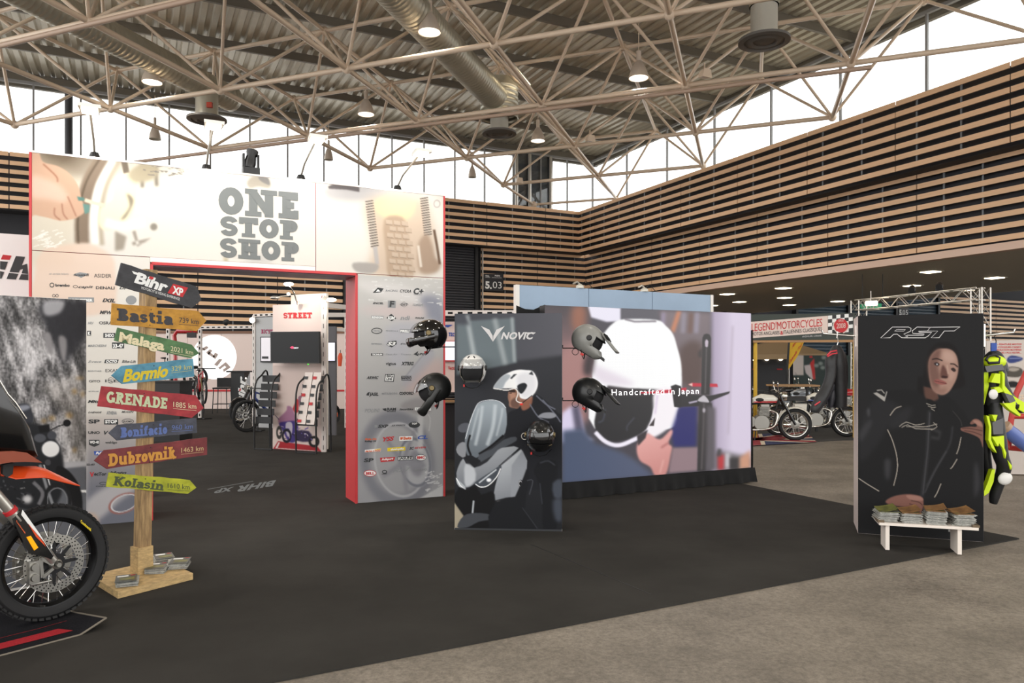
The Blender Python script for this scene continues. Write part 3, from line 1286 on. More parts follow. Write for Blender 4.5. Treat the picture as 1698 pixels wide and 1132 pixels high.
# what lies beyond: the back wall runs on past the corner
mb = MB()
mb.obox(wp(.3, .25, 0), A * 48, B * .15, Z * 8)
wg = mb.build('wall_gallery', M_dark, kind='structure')
for c0_, c1_, rows, z0 in ((27.2, 33.2, 11, 2.9), (33.2, 39.2, 11, 2.9), (39.2, 45.2, 11, 2.9), (9.9, 12.6, 3, 3.35)):
 for r in range(rows):
  inst('slat', me_slat, wg, C1 + A * ((c0_ + c1_) / 2) + Z * (z0 + r * .3 + .075), RB, (c1_ - c0_ - .04, .035, .15))
mb = MB()
mb.obox(wp(GW + .3, -34, 8.0), A * 37, B * 34.5, Z * .2)
mb.build('ceiling_second', M_dark, kind='structure')
mb = MB()
prof = []
for i in range(30):
 z = i * .2
 prof += [(0.0, z), (-.05, z + .06), (-.05, z + .14)]
n = len(prof)
mb.add([wp(14.3, p[0] + .1, p[1]) for p in prof] + [wp(27.0, p[0] + .1, p[1]) for p in prof], [(i, i + 1, i + 1 + n, i + n) for i in range(n - 1)])
d2 = mb.build('door_2', mat('blue_grey_door', (62, 78, 90), .5), kind='structure', fix=False)
mb = MB()
for a in (14.2, 18.5, 22.8, 26.9):
 mb.obox(wp(a, -.1, 0), A * .18, B * .3, Z * 6)
mb.build('door_frame', M_black, d2)
mb = MB()
mb.obox(wp(7.6, -.1, 0), A * 1.0, B * .34, Z * ZS)
mb.obox(wp(9.0, -.1, 0), A * .6, B * .34, Z * ZS)
mb.build('column_1', mat('pink_grey_column', (150, 130, 118), .6), kind='structure')
# ================================================================== THE TALL PORTAL
def zc(ox, oy, k):
 def f(*pts):
  return [(ox + p[0] / k, oy + p[1] / k) for p in pts]
 return f


q4, q5 = zc(0, 230, 4.1925), zc(350, 240, 4.1925)
q6, q7, q8 = zc(0, 430, 4.5286), zc(0, 640, 4.5286), zc(0, 840, 4.5286)
c5, c6, c7, c8 = zc(570, 450, 5.66), zc(570, 640, 5.66), zc(670, 500, 5.66), zc(730, 680, 5.1455)
s2, s3 = zc(920, 480, 4.994), zc(920, 650, 4.994)
r6, r7 = zc(1390, 420, 5.146), zc(1390, 640, 3.903)
l4, l5 = zc(1160, 400, 6.289), zc(1230, 560, 5.66)
b1, b2, b3, b4 = zc(240, 440, 5.66), zc(380, 450, 5.66), zc(240, 600, 4.922), zc(380, 600, 6.29)

M_red = mat('portal_red', (196, 52, 56), 0.4)
M_print = print_mat('poster_print', 0.6, spec=0.2)
M_ink = mat('ink_dark', (52, 54, 56), 0.6)
M_ink2 = mat('ink_grey', (138, 140, 142), 0.6)
M_inkred = mat('ink_red', (196, 40, 46), 0.6)
M_inkyel = mat('ink_yellow', (228, 200, 30), 0.6)
M_inkblue = mat('ink_blue', (50, 84, 170), 0.6)
M_inkora = mat('ink_orange', (214, 96, 50), 0.6)
M_inkwht = mat('ink_white', (240, 240, 238), 0.6)
M_slogan = mat('ink_slogan', (112, 116, 116), 0.6)

PG = 0.82            # print brightness of the pale portal panels
P0 = V((-0.786, 8.847, 0))
PA = Pl(P0, A)
HP, HO, WP, S1, S2, DP = 3.53, 2.55, 4.136, 1.06, 3.10, 0.45


def pp(s, z, d=0.0):
 return P0 - A * s + Z * z + B * d


por = thing('exhibition_portal', 'tall pale printed portal with red edges and the words ONE STOP SHOP', 'portal', pp(2, 0, .2), world=True)
for nm, (sa, sb, za, zb) in (('column', (0, S1, .012, HP)), ('column', (S2, WP, .012, HP)), ('lintel', (S1, S2, HO, HP))):
 mb = MB()
 mb.obox(pp(sb, za, .02), A * (sb - sa), B * (DP - .02), Z * (zb - za))
 mb.build(nm, M_red, por)
for nm, sp, za, zb, lab in (('edge_trim', (0, .022), .012, HP, 0), ('edge_trim', (WP - .022, WP), .012, HP, 0), ('edge_trim', (S1 - .02, S1 + .006), .012, HO, 0), ('edge_trim', (S2 - .006, S2 + .02), .012, HO, 0)):
 mb = MB()
 mb.obox(pp(sp[1], za, -.006), A * (sp[1] - sp[0]), B * .03, Z * (zb - za))
 mb.build(nm, M_red, por)
mb = MB()
mb.obox(pp(S2 + .006, HO - .006, -.006), A * (S2 - S1 + .012), B * .03, Z * .028)
mb.build('edge_trim', M_red, por)
mb = MB()
mb.obox(pp(S2, HO - .014, .03), A * (S2 - S1), B * (DP - .03), Z * .01)
mb.build('painted_sheen_strip', mat('painted_violet_reflection', (120, 92, 110), .3, noise=(4, .5)), por)  # violet reflections on the lintel underside, put into the strip's colour
mb = MB()
mb.obox(pp(WP, HP, 0), A * WP, B * DP, Z * .02)
mb.build('top_rail', M_alu, por)


def pquad(sa, sb, za, zb, d=-.004):
 return [pp(sb, zb, d), pp(sa, zb, d), pp(sa, za, d), pp(sb, za, d)]


# --- left lintel print: a hand with a small tool at a wheel, washed out
PX = (236, 231, 223)
a = Art(40, 240, 745, 880, PX, 1.5)
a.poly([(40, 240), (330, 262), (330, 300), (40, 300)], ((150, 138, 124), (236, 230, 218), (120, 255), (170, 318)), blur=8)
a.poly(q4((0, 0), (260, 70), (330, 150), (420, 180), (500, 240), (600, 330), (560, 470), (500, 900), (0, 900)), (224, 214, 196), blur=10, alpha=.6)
a.line(q4((720, 130), (620, 300), (572, 520), (570, 730)), 24, (172, 158, 144), smooth=6, blur=2)
a.line(q4((700, 130), (600, 300), (545, 520), (545, 730)), 4, (150, 138, 124), smooth=6, blur=1)
a.line(q4((790, 150), (700, 320), (660, 520), (670, 730)), 14, (250, 248, 240), smooth=6, blur=2)
a.line(q4((830, 150), (740, 330), (700, 540), (710, 740)), 8, (206, 196, 180), smooth=6, blur=2)
a.line(q4((860, 140), (870, 190), (880, 240)), 10, (160, 150, 138), blur=1)
a.poly(q4((800, 280), (930, 240), (960, 330), (930, 500), (860, 590), (760, 640), (690, 600), (700, 480), (780, 420)), (250, 240, 214), smooth=5, blur=2)
a.poly(q4((880, 380), (930, 430), (880, 540), (840, 560), (900, 470)), (176, 168, 154), smooth=4, blur=2)
a.line(q4((730, 580), (850, 610), (960, 590), (1010, 580)), 16, (252, 246, 230), smooth=5, blur=2)
for p in ((985, 180, 990, 340), (1080, 190, 1090, 330)):
 a.line(q4((p[0], p[1]), (p[2], p[3])), 6, (170, 162, 150), blur=2)
a.poly(q4((890, 240), (990, 170), (1100, 200), (1080, 270), (1000, 300), (930, 300)), (206, 196, 176), smooth=4, blur=3)
a.ell((255, 376), 6, 6, (176, 170, 160), blur=1.5)
a.line(q4((930, 640), (960, 740), (1050, 700), (920, 730)), 6, (190, 182, 172), blur=1.5)
a.poly(q4((800, 640), (880, 680), (860, 770), (800, 780)), (188, 180, 168), blur=2)
a.poly(q4((215, 80), (270, 95), (300, 160), (400, 190), (480, 240), (540, 320), (565, 410), (590, 500), (540, 545), (500, 560), (420, 570), (330, 548), (250, 530), (205, 500)), (222, 194, 174), smooth=5, blur=1.2)
a.poly(q4((215, 260), (320, 280), (420, 330), (470, 400), (440, 440), (330, 420), (215, 400)), (234, 210, 194), smooth=4, blur=4)
a.line(q4((300, 175), (390, 260), (400, 300)), 2.5, (196, 160, 140), smooth=4, blur=1)
for g in (((470, 400), (500, 470), (530, 540)), ((430, 450), (440, 520), (470, 560)), ((380, 480), (380, 530), (420, 565))):
 a.line(q4(*g), 2, (196, 160, 142), smooth=4, blur=1)
a.poly(q4((535, 400), (585, 410), (590, 430), (545, 430)), (140, 168, 160), blur=.8)
a.poly(q4((575, 450), (625, 460), (620, 510), (590, 525)), (150, 176, 168), blur=.8)
a.line(q4((590, 425), (650, 445), (730, 465)), 6, (240, 226, 206), blur=1)
a.poly(q4((250, 900), (260, 830), (320, 760), (430, 740), (560, 725), (640, 735), (760, 800), (800, 900), (760, 1200), (250, 1200)), (238, 216, 200), smooth=4, blur=3, alpha=.75)
for i in range(30):
 x, y = R.uniform(215, 420), R.uniform(640, 760)
 a.line(q4((x, y), (x + R.uniform(20, 60), y - R.uniform(4, 20))), R.uniform(1, 2.5), (246, 242, 234), blur=.3)
 x, y = R.uniform(990, 1250), R.uniform(180, 260)
 a.line(q4((x, y), (x + R.uniform(10, 50), y - R.uniform(-3, 8))), R.uniform(.8, 2), (178, 172, 164), blur=.3)
# pale rider behind the slogan
a.poly(q5((250, 260), (300, 215), (380, 215), (415, 270), (400, 300), (330, 290), (270, 300)), (206, 198, 186), smooth=5, blur=1.5)
a.poly(q5((330, 225), (390, 225), (408, 280), (350, 255)), (176, 172, 168), smooth=4, blur=1)
a.line(q5((100, 780), (110, 860)), 7, (214, 204, 182), blur=2)
a.poly(q5((220, 820), (400, 740), (440, 780), (380, 850), (230, 850)), (222, 218, 212), smooth=4, blur=4)
# --- right lintel: knobbly tyre between two spring struts
a.poly(q5((800, 300), (1030, 280), (1400, 300), (1450, 360), (1000, 390), (820, 370)), (212, 208, 206), smooth=3, blur=4)
a.poly(q5((812, 290), (850, 272), (1030, 290), (1032, 328), (940, 312), (820, 306)), (150, 144, 142), blur=1)
a.poly(q5((1070, 385), (1440, 365), (1500, 400), (1530, 500), (1560, 700), (1480, 900), (1100, 910), (1130, 700)), (222, 206, 190), smooth=3, blur=8)
a.poly(q5((1160, 380), (1380, 370), (1400, 470), (1330, 520), (1170, 480)), (250, 226, 190), smooth=4, blur=5)
a.poly(q5((1200, 520), (1330, 500), (1370, 620), (1390, 800), (1400, 915), (1240, 915), (1215, 760)), (204, 186, 168), smooth=3, blur=2)
for r in range(9):
 for k in range(3):
  x = 1215 + k * 55 + r * 4 + (r % 2) * 22
  y = 520 + r * 45 + k * 5
  a.poly(q5((x, y), (x + 44, y + 6), (x + 46, y + 36), (x + 3, y + 30)), (214, 198, 182), blur=.6)
  a.line(q5((x, y + 32), (x + 46, y + 38)), 1.2, (178, 164, 148), blur=.5)
for x0, y0, x1, y1, n in ((1100, 390, 1140, 720, 18), (1480, 370, 1510, 640, 16)):
 a.line(q5((x0, y0), (x1, y1)), 9, (214, 204, 192), blur=1)
 for i in range(n):
  t = i / n
  x, y = x0 + (x1 - x0) * t, y0 + (y1 - y0) * t
  a.line(q5((x - 28, y + 6), (x + 28, y - 4)), 1.8, (146, 138, 132), blur=.4)
a.line(q5((1140, 710), (1155, 830)), 7, (206, 200, 196), blur=1)
a.poly(q5((1440, 690), (1500, 620), (1540, 700), (1560, 780), (1600, 830), (1560, 890), (1450, 880)), (196, 178, 162), smooth=4, blur=3)
a.line(q5((1550, 590), (1570, 700), (1590, 830)), 4, (150, 132, 118), blur=1)
a.line(q5((1440, 700), (1460, 850)), 4, (236, 226, 214), blur=.8)
a.poly(q5((990, 820), (1160, 830), (1130, 890), (1010, 880)), (196, 190, 184), smooth=4, blur=1.5)
a.ring(q5((1570, 410))[0], 6, 7, 2, (214, 206, 200), blur=.6)
# --- right column: big pale front wheel and fork
cx, cy = 658, 762
a.poly([(590, 455), (740, 464), (740, 840), (590, 840)], ((216, 213, 208), (188, 186, 186), (660, 470), (664, 830)), blur=0)
a.poly(c5((120, 90), (500, 120), (900, 250), (920, 420), (760, 330), (300, 230)), (226, 222, 218), smooth=3, blur=5)
a.poly(c5((720, 230), (930, 260), (940, 560), (860, 480), (760, 420)), (176, 176, 182), smooth=3, blur=6)
a.poly(c5((180, 340), (700, 320), (760, 420), (600, 460), (420, 420), (200, 380)), (220, 208, 204), smooth=3, blur=6)
a.poly(c5((410, 520), (520, 480), (700, 500), (640, 700), (560, 900), (430, 860), (380, 640)), (206, 204, 206), smooth=3, blur=6)
a.poly(c5((560, 1010), (760, 770), (830, 740), (850, 800), (800, 900), (640, 1080), (570, 1080)), (200, 198, 200), smooth=4, blur=2)
a.line(c5((560, 1010), (760, 770), (840, 745)), 1.5, (180, 178, 180), blur=.8, smooth=4)
a.poly(c5((790, 870), (930, 820), (930, 1130), (560, 1130), (620, 1060)), (222, 200, 194), smooth=2, blur=6, alpha=.7)
a.ring((cx, cy), 62, 82, 17, (166, 165, 168), rot=-8, blur=4, alpha=.9)
a.ring((cx + 6, cy), 44, 63, 3, (206, 204, 204), rot=-8, blur=1)
a.ell((688, 766), 26, 42, (202, 200, 200), rot=-10, blur=2)
a.ring((688, 766), 26, 42, 3, (162, 162, 166), rot=-10, blur=1)
a.ell((690, 768), 12, 22, (176, 174, 176), rot=-10, blur=3)
a.line(c6((720, 190), (720, 620)), 9, (214, 212, 210), blur=1.5)
a.line(c6((750, 210), (810, 300), (800, 420)), 1.5, (214, 212, 210), smooth=4, blur=.6)
a.poly(c6((530, 190), (620, 130), (780, 110), (860, 160), (780, 260), (640, 250)), (186, 182, 180), smooth=4, blur=3)
for ang in (-60, 10, 80, 150, 220):
 t = math.radians(ang)
 a.line([(cx + 10, cy + 5), (cx + 10 + 38 * math.cos(t), cy + 56 * math.sin(t))], (9, 5), (178, 176, 178), blur=2)
for i in range(36):
 x, y = R.uniform(760, 925), R.uniform(800, 1010)
 a.line(c6((x, y), (x + R.uniform(8, 50), y - R.uniform(2, 18))), R.uniform(.6, 2.2), (226, 224, 222), blur=.3)
a.poly(c6((700, 1060), (930, 930), (930, 1060)), (216, 214, 212), blur=.8)
for i in range(40):
 x, y = R.uniform(230, 900), R.uniform(70, 330)
 a.line(c5((x, y), (x + R.uniform(8, 60), y - R.uniform(-3, 10))), R.uniform(.5, 1.6), (238, 236, 232), blur=.3)
# --- left column below: paler with two brushed ovals at the foot
a.poly([(140, 690), (250, 690), (250, 880), (140, 880)], ((214, 206, 200), (156, 156, 162), (190, 700), (195, 820)), blur=6)
a.poly(q7((650, 860), (870, 720), (1000, 700), (1040, 760), (900, 860), (760, 990), (650, 1020)), (206, 202, 202), smooth=3, blur=4)
a.ring(q7((930, 880))[0], 27, 16, 4, (190, 150, 142), rot=-22, blur=.8)
a.ring(q7((935, 878))[0], 24, 13.5, 2.5, (226, 224, 224), rot=-22, blur=.6)
a.poly(q7((650, 960), (720, 960), (740, 1040), (650, 1060)), (214, 196, 182), smooth=3, blur=3)

a.a = np.clip(np.array(PX) + (a.a - np.array(PX)) * 1.45, 20, 255)
panels = {}
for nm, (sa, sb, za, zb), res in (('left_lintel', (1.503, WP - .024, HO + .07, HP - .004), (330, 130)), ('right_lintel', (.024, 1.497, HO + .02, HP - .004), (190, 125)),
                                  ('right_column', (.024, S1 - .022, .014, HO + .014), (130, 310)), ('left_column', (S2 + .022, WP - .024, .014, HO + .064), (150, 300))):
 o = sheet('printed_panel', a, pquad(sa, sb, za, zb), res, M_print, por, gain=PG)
 panels[nm] = o
mb = MB()
mb.obox(pp(S2 + .02, HO + .02, -.003), A * (S2 - 1.503 + .02), B * .01, Z * .048)
mb.build('filler_strip', mat('portal_white', (234, 230, 222), .5), por)


def lettering(parent, m, jobs, name='lettering'):
 """jobs: callables drawing into a builder"""
 mb = MB()
 for j in jobs:
  j(mb)
 return mb.build(name, m, parent, fix=False)


pl = panels['left_lintel']
ORG[pl.name] = ORG[por.name]
for k in panels.values():
 ORG[k.name] = ORG[por.name]
mb = MB()
slab(mb, 'ONE', PA, q5((52, 480))[0], q5((608, 518))[0], 46, .0075, t=.30, gap=.05)
slab(mb, 'STOP', PA, q5((64, 630))[0], q5((602, 662))[0], 33, .0075, t=.30, gap=.05)
slab(mb, 'SHOP', PA, q5((62, 782))[0], q5((610, 812))[0], 33, .0075, t=.30, gap=.05)
mb.build('slogan', M_slogan, pl, fix=False)

LG = {'k': MB(), 'g': MB(), 'r': MB(), 'y': MB(), 'b': MB(), 'o': MB(), 'w': MB()}


def lg(word, f, xa, ya, xb, yb, h, col='k', wt='b', shear=0.0, off=.006):
 p = f((xa, ya), (xb, yb))
 txt(LG[col], word, PA, p[0], p[1], h, off, wt, 0.0, shear)


def bx(f, pts, col, off=.005):
 flat(LG[col], PA, f(*pts), off)


# right column, row by row
bx(c5, ((272, 200), (320, 150), (375, 160), (350, 195)), 'k'); bx(c5, ((300, 190), (322, 165), (345, 188)), 'w', .006)
lg('RACING', c5, 392, 186, 508, 190, 3, 'g', 'b', .3); lg('CYCRA', c5, 528, 194, 632, 198, 4.4, 'k', 'b', .3)
lg('C+', c5, 655, 210, 750, 212, 9, 'k', 'h', .2); lg('CROSSTECH', c5, 655, 220, 735, 222, 1.5, 'g')
lg('EXCEL', c5, 274, 304, 372, 306, 2.8, 'k', 'h', .3)
bx(c5, ((416, 272), (490, 276), (486, 342), (412, 338)), 'g'); lg('F', c5, 428, 330, 478, 332, 9.4, 'k', 'h', .1)
ring2d(LG['k'], PA, c5((566, 309))[0], 7.4, 4.6, .5, .006, 4)
lg('GET', c5, 535, 318, 602, 320, 3.2, 'k', 'b', .2); lg('123RIDE', c5, 650, 322, 745, 324, 3.6, 'g', 'b')
bx(c5, ((258, 414), (374, 418), (372, 444), (258, 440)), 'g'); lg('RENSON', c5, 264, 438, 368, 441, 3, 'w', 'h')
bx(c5, ((400, 436), (446, 396), (494, 440), (450, 466)), 'k'); lg('KSM', c5, 414, 448, 480, 452, 5, 'w', 'h', .2)
lg('ndi', c5, 532, 452, 622, 454, 6.6, 'g', 'b', .2); lg('POLINI', c5, 668, 442, 756, 444, 2.4, 'k', 'h', .4)
ring2d(LG['k'], PA, c5((310, 556))[0], 9, 5, 1.2, .006); lg('VERTEX', c5, 278, 562, 344, 565, 2.2, 'g')
lg('SIDI', c5, 394, 560, 508, 564, 1.8, 'g'); bx(c5, ((526, 538), (624, 542), (624, 576), (528, 574)), 'g'); lg('PIRELLI', c5, 532, 568, 620, 571, 3.4, 'w', 'h')
lg('ermax', c5, 258, 684, 360, 686, 3.2, 'g', 'b'); bx(c5, ((400, 690), (420, 656), (494, 648), (498, 680), (450, 712)), 'k'); lg('S3', c5, 408, 692, 488, 692, 5.4, 'w', 'h', .3)
lg('AF RACING', c5, 530, 684, 628, 686, 2, 'k', 'b', .3); lg('EK', c5, 652, 684, 680, 685, 2, 'r', 'b')
bx(c5, ((256, 766), (368, 766), (368, 790), (256, 790)), 'k'); lg('TECNIUM', c5, 264, 786, 360, 786, 2.6, 'w', 'h')
lg('Twin Air', c5, 396, 784, 506, 784, 2.6, 'g', 'r', .4); lg('Tucano', c5, 536, 782, 628, 784, 2.4, 'g', 'r', .3)
bx(c5, ((654, 776), (700, 746), (692, 772), (702, 796)), 'k'); lg('UFO', c5, 696, 782, 762, 784, 3.2, 'k', 'h', .4)
lg('vigtus', c5, 394, 876, 490, 876, 4.6, 'k', 'b'); lg('XTRIG', c5, 538, 878, 658, 878, 5.2, 'k', 'h', .3)
lg('ARWIC', c5, 214, 1008, 328, 1008, 4.4, 'k', 'h', .4)
bx(c5, ((390, 962), (476, 962), (470, 1034), (380, 1032)), 'k'); bx(c5, ((396, 968), (468, 968), (463, 1027), (388, 1025)), 'w', .006); lg('BIG', c5, 402, 992, 462, 992, 4, 'k', 'h', 0, .007); lg('LINE', c5, 400, 1018, 456, 1018, 3.4, 'k', 'h', 0, .007)
bx(c5, ((540, 978), (636, 978), (636, 984), (540, 984)), 'k'); bx(c5, ((540, 1016), (636, 1018), (636, 1024), (540, 1022)), 'k'); lg('BANDO', c5, 540, 1010, 636, 1010, 3.8, 'k', 'h')
lg('JASIL', c6, 240, 88, 326, 90, 5, 'k', 'h', .2); bx(c6, ((210, 86), (222, 62), (244, 54), (236, 90)), 'k')
lg('MITSUBOSHI', c6, 358, 78, 502, 76, 3, 'g', 'b'); lg('OXFORD', c6, 522, 80, 656, 78, 4.2, 'k', 'h')
lg('POLINI', c6, 196, 248, 338, 244, 6, 'g', 'r', .3); lg('RAM', c6, 408, 226, 490, 226, 4, 'k', 'h'); lg('MOUNTS', c6, 408, 242, 488, 242, 2.2, 'k', 'b')
bx(c6, ((362, 212), (400, 206), (402, 236), (380, 230)), 'k'); lg('SecurBike', c6, 522, 226, 652, 224, 3, 'k', 'b', .3)
bx(c6, ((668, 200), (818, 204), (818, 230), (668, 226)), 'w'); lg('BULLET PROOF', c6, 678, 220, 806, 222, 2, 'g', 'b', 0, .007)
lg('SXP', c6, 322, 390, 418, 388, 4.8, 'k', 'h', .2); bx(c6, ((290, 364), (316, 364), (316, 388), (290, 390)), 'g'); lg('S3 PARTS', c6, 450, 376, 580, 372, 2.2, 'k', 'b', .3)
p = c6((662, 363))[0]
LG['k'].face([PA.hit(p[0] + 9.6 * math.cos(t), p[1] + 5 * math.sin(t), .005) for t in [i * .2618 for i in range(24)]]); lg('TOP', c6, 638, 360, 690, 358, 2.6, 'w', 'h')
lg('Ride On', c6, 200, 506, 308, 504, 3, 'o', 'h', .2); lg('Rolling Oil', c6, 196, 524, 306, 522, 2.4, 'k', 'h', .3)
lg('YSS', c6, 366, 518, 474, 508, 6.4, 'r', 'h', .3); bx(c6, ((522, 472), (646, 468), (644, 510), (522, 516)), 'w'); lg('Beta', c6, 560, 502, 636, 498, 4.4, 'o', 'h', 0, .007); bx(c6, ((530, 480), (556, 478), (552, 500), (532, 504)), 'o', .006)
lg('CL', c6, 694, 498, 788, 494, 5.6, 'b', 'h', .2)
bx(c6, ((198, 598), (350, 584), (346, 612), (198, 622)), 'w'); lg('MALOSSI', c6, 200, 620, 348, 610, 2.6, 'o', 'h', .3, .007); bx(c6, ((290, 594), (350, 584), (350, 592), (290, 600)), 'y', .006)
bx(c6, ((410, 578), (578, 568), (578, 604), (410, 612)), 'y'); lg('dunlopillo', c6, 440, 602, 566, 594, 3, 'w', 'h', .2, .007)
lg('SEVEN', c6, 664, 588, 772, 582, 2.8, 'r', 'b', .3); lg('SC', c6, 616, 596, 660, 592, 4, 'k', 'h', .3)
lg('SP', c6, 188, 712, 282, 710, 5.8, 'k', 'h', .1); bx(c6, ((340, 672), (484, 664), (470, 702), (348, 714)), 'r'); lg('Polisport', c6, 356, 698, 466, 688, 3.2, 'w', 'h', .3, .007)
bx(c6, ((508, 660), (650, 656), (650, 692), (508, 700)), 'k'); bx(c6, ((513, 666), (645, 661), (645, 687), (513, 695)), 'w', .006); lg('JASUNI', c6, 518, 688, 640, 682, 4, 'k', 'h', 0, .007)
p = c6((724, 670))[0]
LG['w'].face([PA.hit(p[0] + 9 * math.cos(t), p[1] + 5.4 * math.sin(t), .005) for t in [i * .2618 for i in range(24)]]); ring2d(LG['k'], PA, p, 9, 5.4, .7, .006); lg('BMC', c6, 688, 682, 762, 678, 4, 'r', 'h', 0, .007)
p = c6((247, 817))[0]
LG['w'].face([PA.hit(p[0] + 10.4 * math.cos(t), p[1] + 5.4 * math.sin(t), .005) for t in [i * .2618 for i in range(24)]]); ring2d(LG['r'], PA, p, 10.4, 5.4, .9, .006); lg('BELL', c6, 208, 830, 288, 828, 4.2, 'r', 'h', 0, .007)
ring2d(LG['k'], PA, c6((383, 804))[0], 4.4, 3.4, 1.5, .006, 8); lg('OAKLEY', c6, 356, 830, 408, 828, 1.6, 'k', 'b')
lg('RST', c6, 458, 810, 640, 796, 6, 'g', 'r', .6); lg('MIDLAND', c6, 664, 796, 778, 788, 3, 'g', 'b')
# left column, the names beside the road poster and the signpost
lg('BY ACCESS DESIGN', q6, 372, 116, 514, 116, 2.6, 'g', 'r'); bx(q6, ((548, 112), (600, 96), (670, 108), (610, 138)), 'g'); lg('Acousta-fil', q6, 552, 124, 668, 124, 4, 'k', 'b', .2)
lg('ASIDER', q6, 706, 134, 836, 136, 6, 'k', 'r'); ring2d(LG['k'], PA, q6((390, 192))[0], 4, 4, 1.3, .006); lg('brembo', q6, 416, 202, 524, 204, 4.2, 'k', 'h'); lg('capit', q6, 588, 214, 700, 214, 4, 'k', 'b', .3)
ring2d(LG['k'], PA, q6((566, 204))[0], 4, 2.4, .8, .006); lg('DENALI', q6, 720, 222, 860, 224, 4.4, 'k', 'b'); lg('DP', q6, 896, 222, 960, 226, 4, 'k', 'b', .3)
ring2d(LG['k'], PA, q6((404, 272))[0], 2.6, 2.6, .8, .006); ring2d(LG['k'], PA, q6((428, 272))[0], 2.6, 2.6, .8, .006); lg('GILLES', q6, 372, 306, 464, 308, 3, 'k', 'b')
bx(q6, ((512, 282), (706, 286), (706, 322), (512, 318)), 'g'); lg('HIGHSIDER', q6, 524, 314, 696, 316, 4, 'w', 'h', 0, .007); lg('IXIL', q6, 768, 318, 866, 322, 5.6, 'k', 'h', .3)
p = q6((985, 305))[0]
LG['g'].face([PA.hit(p[0] + 9 * math.cos(t), p[1] + 7.4 * math.sin(t), .005) for t in [i * .2618 for i in range(24)]])
lg('MFW', q6, 748, 408, 846, 412, 5.2, 'k', 'h', .3); lg('HRV', q6, 660, 486, 704, 487, 4, 'g', 'b', .3); lg('OSRAM', q6, 744, 486, 870, 488, 4.6, 'k', 'b')
bx(q6, ((654, 536), (684, 536), (684, 572), (654, 572)), 'k'); lg('K', q6, 660, 566, 680, 566, 5, 'w', 'h', 0, .007); bx(q6, ((776, 552), (866, 552), (866, 588), (776, 588)), 'k'); lg('SHIDO', q6, 788, 582, 856, 582, 5, 'w', 'h', 0, .007)
lg('MARCHESINI', q6, 660, 656, 800, 656, 3.6, 'g', 'b', .3); bx(q6, ((842, 622), (932, 624), (932, 668), (842, 668)), 'k'); lg('33-47', q6, 848, 662, 926, 662, 6, 'w', 'h', 0, .007)
lg('S-race', q6, 660, 774, 762, 774, 3.4, 'g', 'b', .4); bx(q6, ((790, 752), (892, 752), (884, 778), (782, 778)), 'k'); lg('OCTO', q6, 796, 774, 880, 774, 3.8, 'w', 'h', .2, .007); lg('Bike-Lift', q6, 916, 774, 1022, 776, 4, 'k', 'b', .3)
lg('MEINTNER', q6, 660, 842, 764, 842, 2, 'g', 'b'); lg('EXAN', q6, 792, 846, 900, 846, 5, 'k', 'r'); lg('GIYO', q6, 668, 922, 752, 922, 3.6, 'k', 'b'); lg('ISB', q6, 790, 922, 900, 922, 4.6, 'k', 'r'); ring2d(LG['k'], PA, q6((832, 908))[0], 5, 5, .6, .006)
lg('MOBILUBE', q6, 664, 994, 744, 994, 1.8, 'g', 'b', .3); lg('Mitas', q6, 658, 1076, 770, 1076, 4.4, 'k', 'h', .3)
lg('O-NEWAVE', q7, 662, 204, 764, 204, 3, 'k', 'b', .4); lg('ATHENA', q7, 800, 212, 878, 212, 5, 'g', 'h'); lg('MUGEN', q7, 912, 200, 1006, 200, 3, 'k', 'b', .5)
lg('SP', q7, 664, 278, 750, 278, 5.8, 'k', 'h'); bx(q7, ((782, 248), (888, 248), (888, 288), (782, 288)), 'k'); lg('STOP', q7, 790, 278, 880, 278, 5, 'w', 'h', 0, .007); ring2d(LG['k'], PA, q7((960, 264))[0], 10, 4.4, .8, .006); lg('SUOMY', q7, 924, 272, 996, 272, 3, 'k', 'b', .2)
lg('UNO', q7, 662, 358, 750, 358, 4, 'k', 'h'); lg('V', q7, 780, 362, 816, 362, 5.6, 'k', 'h', .3)
bx(q7, ((668, 402), (746, 402), (746, 440), (708, 456), (668, 440)), 'k'); lg('WD-40', q7, 674, 430, 742, 430, 4.2, 'w', 'h', 0, .007); lg('weldgo', q7, 790, 430, 880, 430, 3.6, 'k', 'b')
bx(q7, ((704, 488), (780, 488), (770, 518), (710, 518)), 'b'); lg('Pulli', q7, 718, 512, 772, 512, 4, 'w', 'h', .3, .007); lg('503-497', q7, 650, 596, 712, 596, 3, 'k', 'b'); lg('V', q7, 674, 680, 706, 680, 7.4, 'r', 'h'); lg('ecTor', q7, 706, 670, 800, 670, 5, 'k', 'h', .1)
lg('Moto', q7, 820, 664, 950, 660, 5, 'k', 'h', .3); lg('OAKA', q7, 720, 756, 800, 756, 2, 'k', 'b'); ring2d(LG['k'], PA, q7((775, 730))[0], 6.4, 2.6, 1, .006)
for key, m in (('k', M_ink), ('g', M_ink2), ('r', M_inkred), ('y', M_inkyel), ('b', M_inkblue), ('o', M_inkora), ('w', M_inkwht)):
 # the names stand on both columns: one lettering mesh per ink and column
 src = LG[key]
 for side in (0, 1):
  mb = MB()
  for f in src.f:
   pts = [src.v[i] for i in f]
   s_ = (P0 - pts[0]).dot(A)
   if (s_ > 2) == bool(side):
    mb.add(pts, [tuple(range(len(pts)))])
  if mb.f:
   mb.build('lettering', m, panels['left_column' if side else 'right_column'], fix=False)

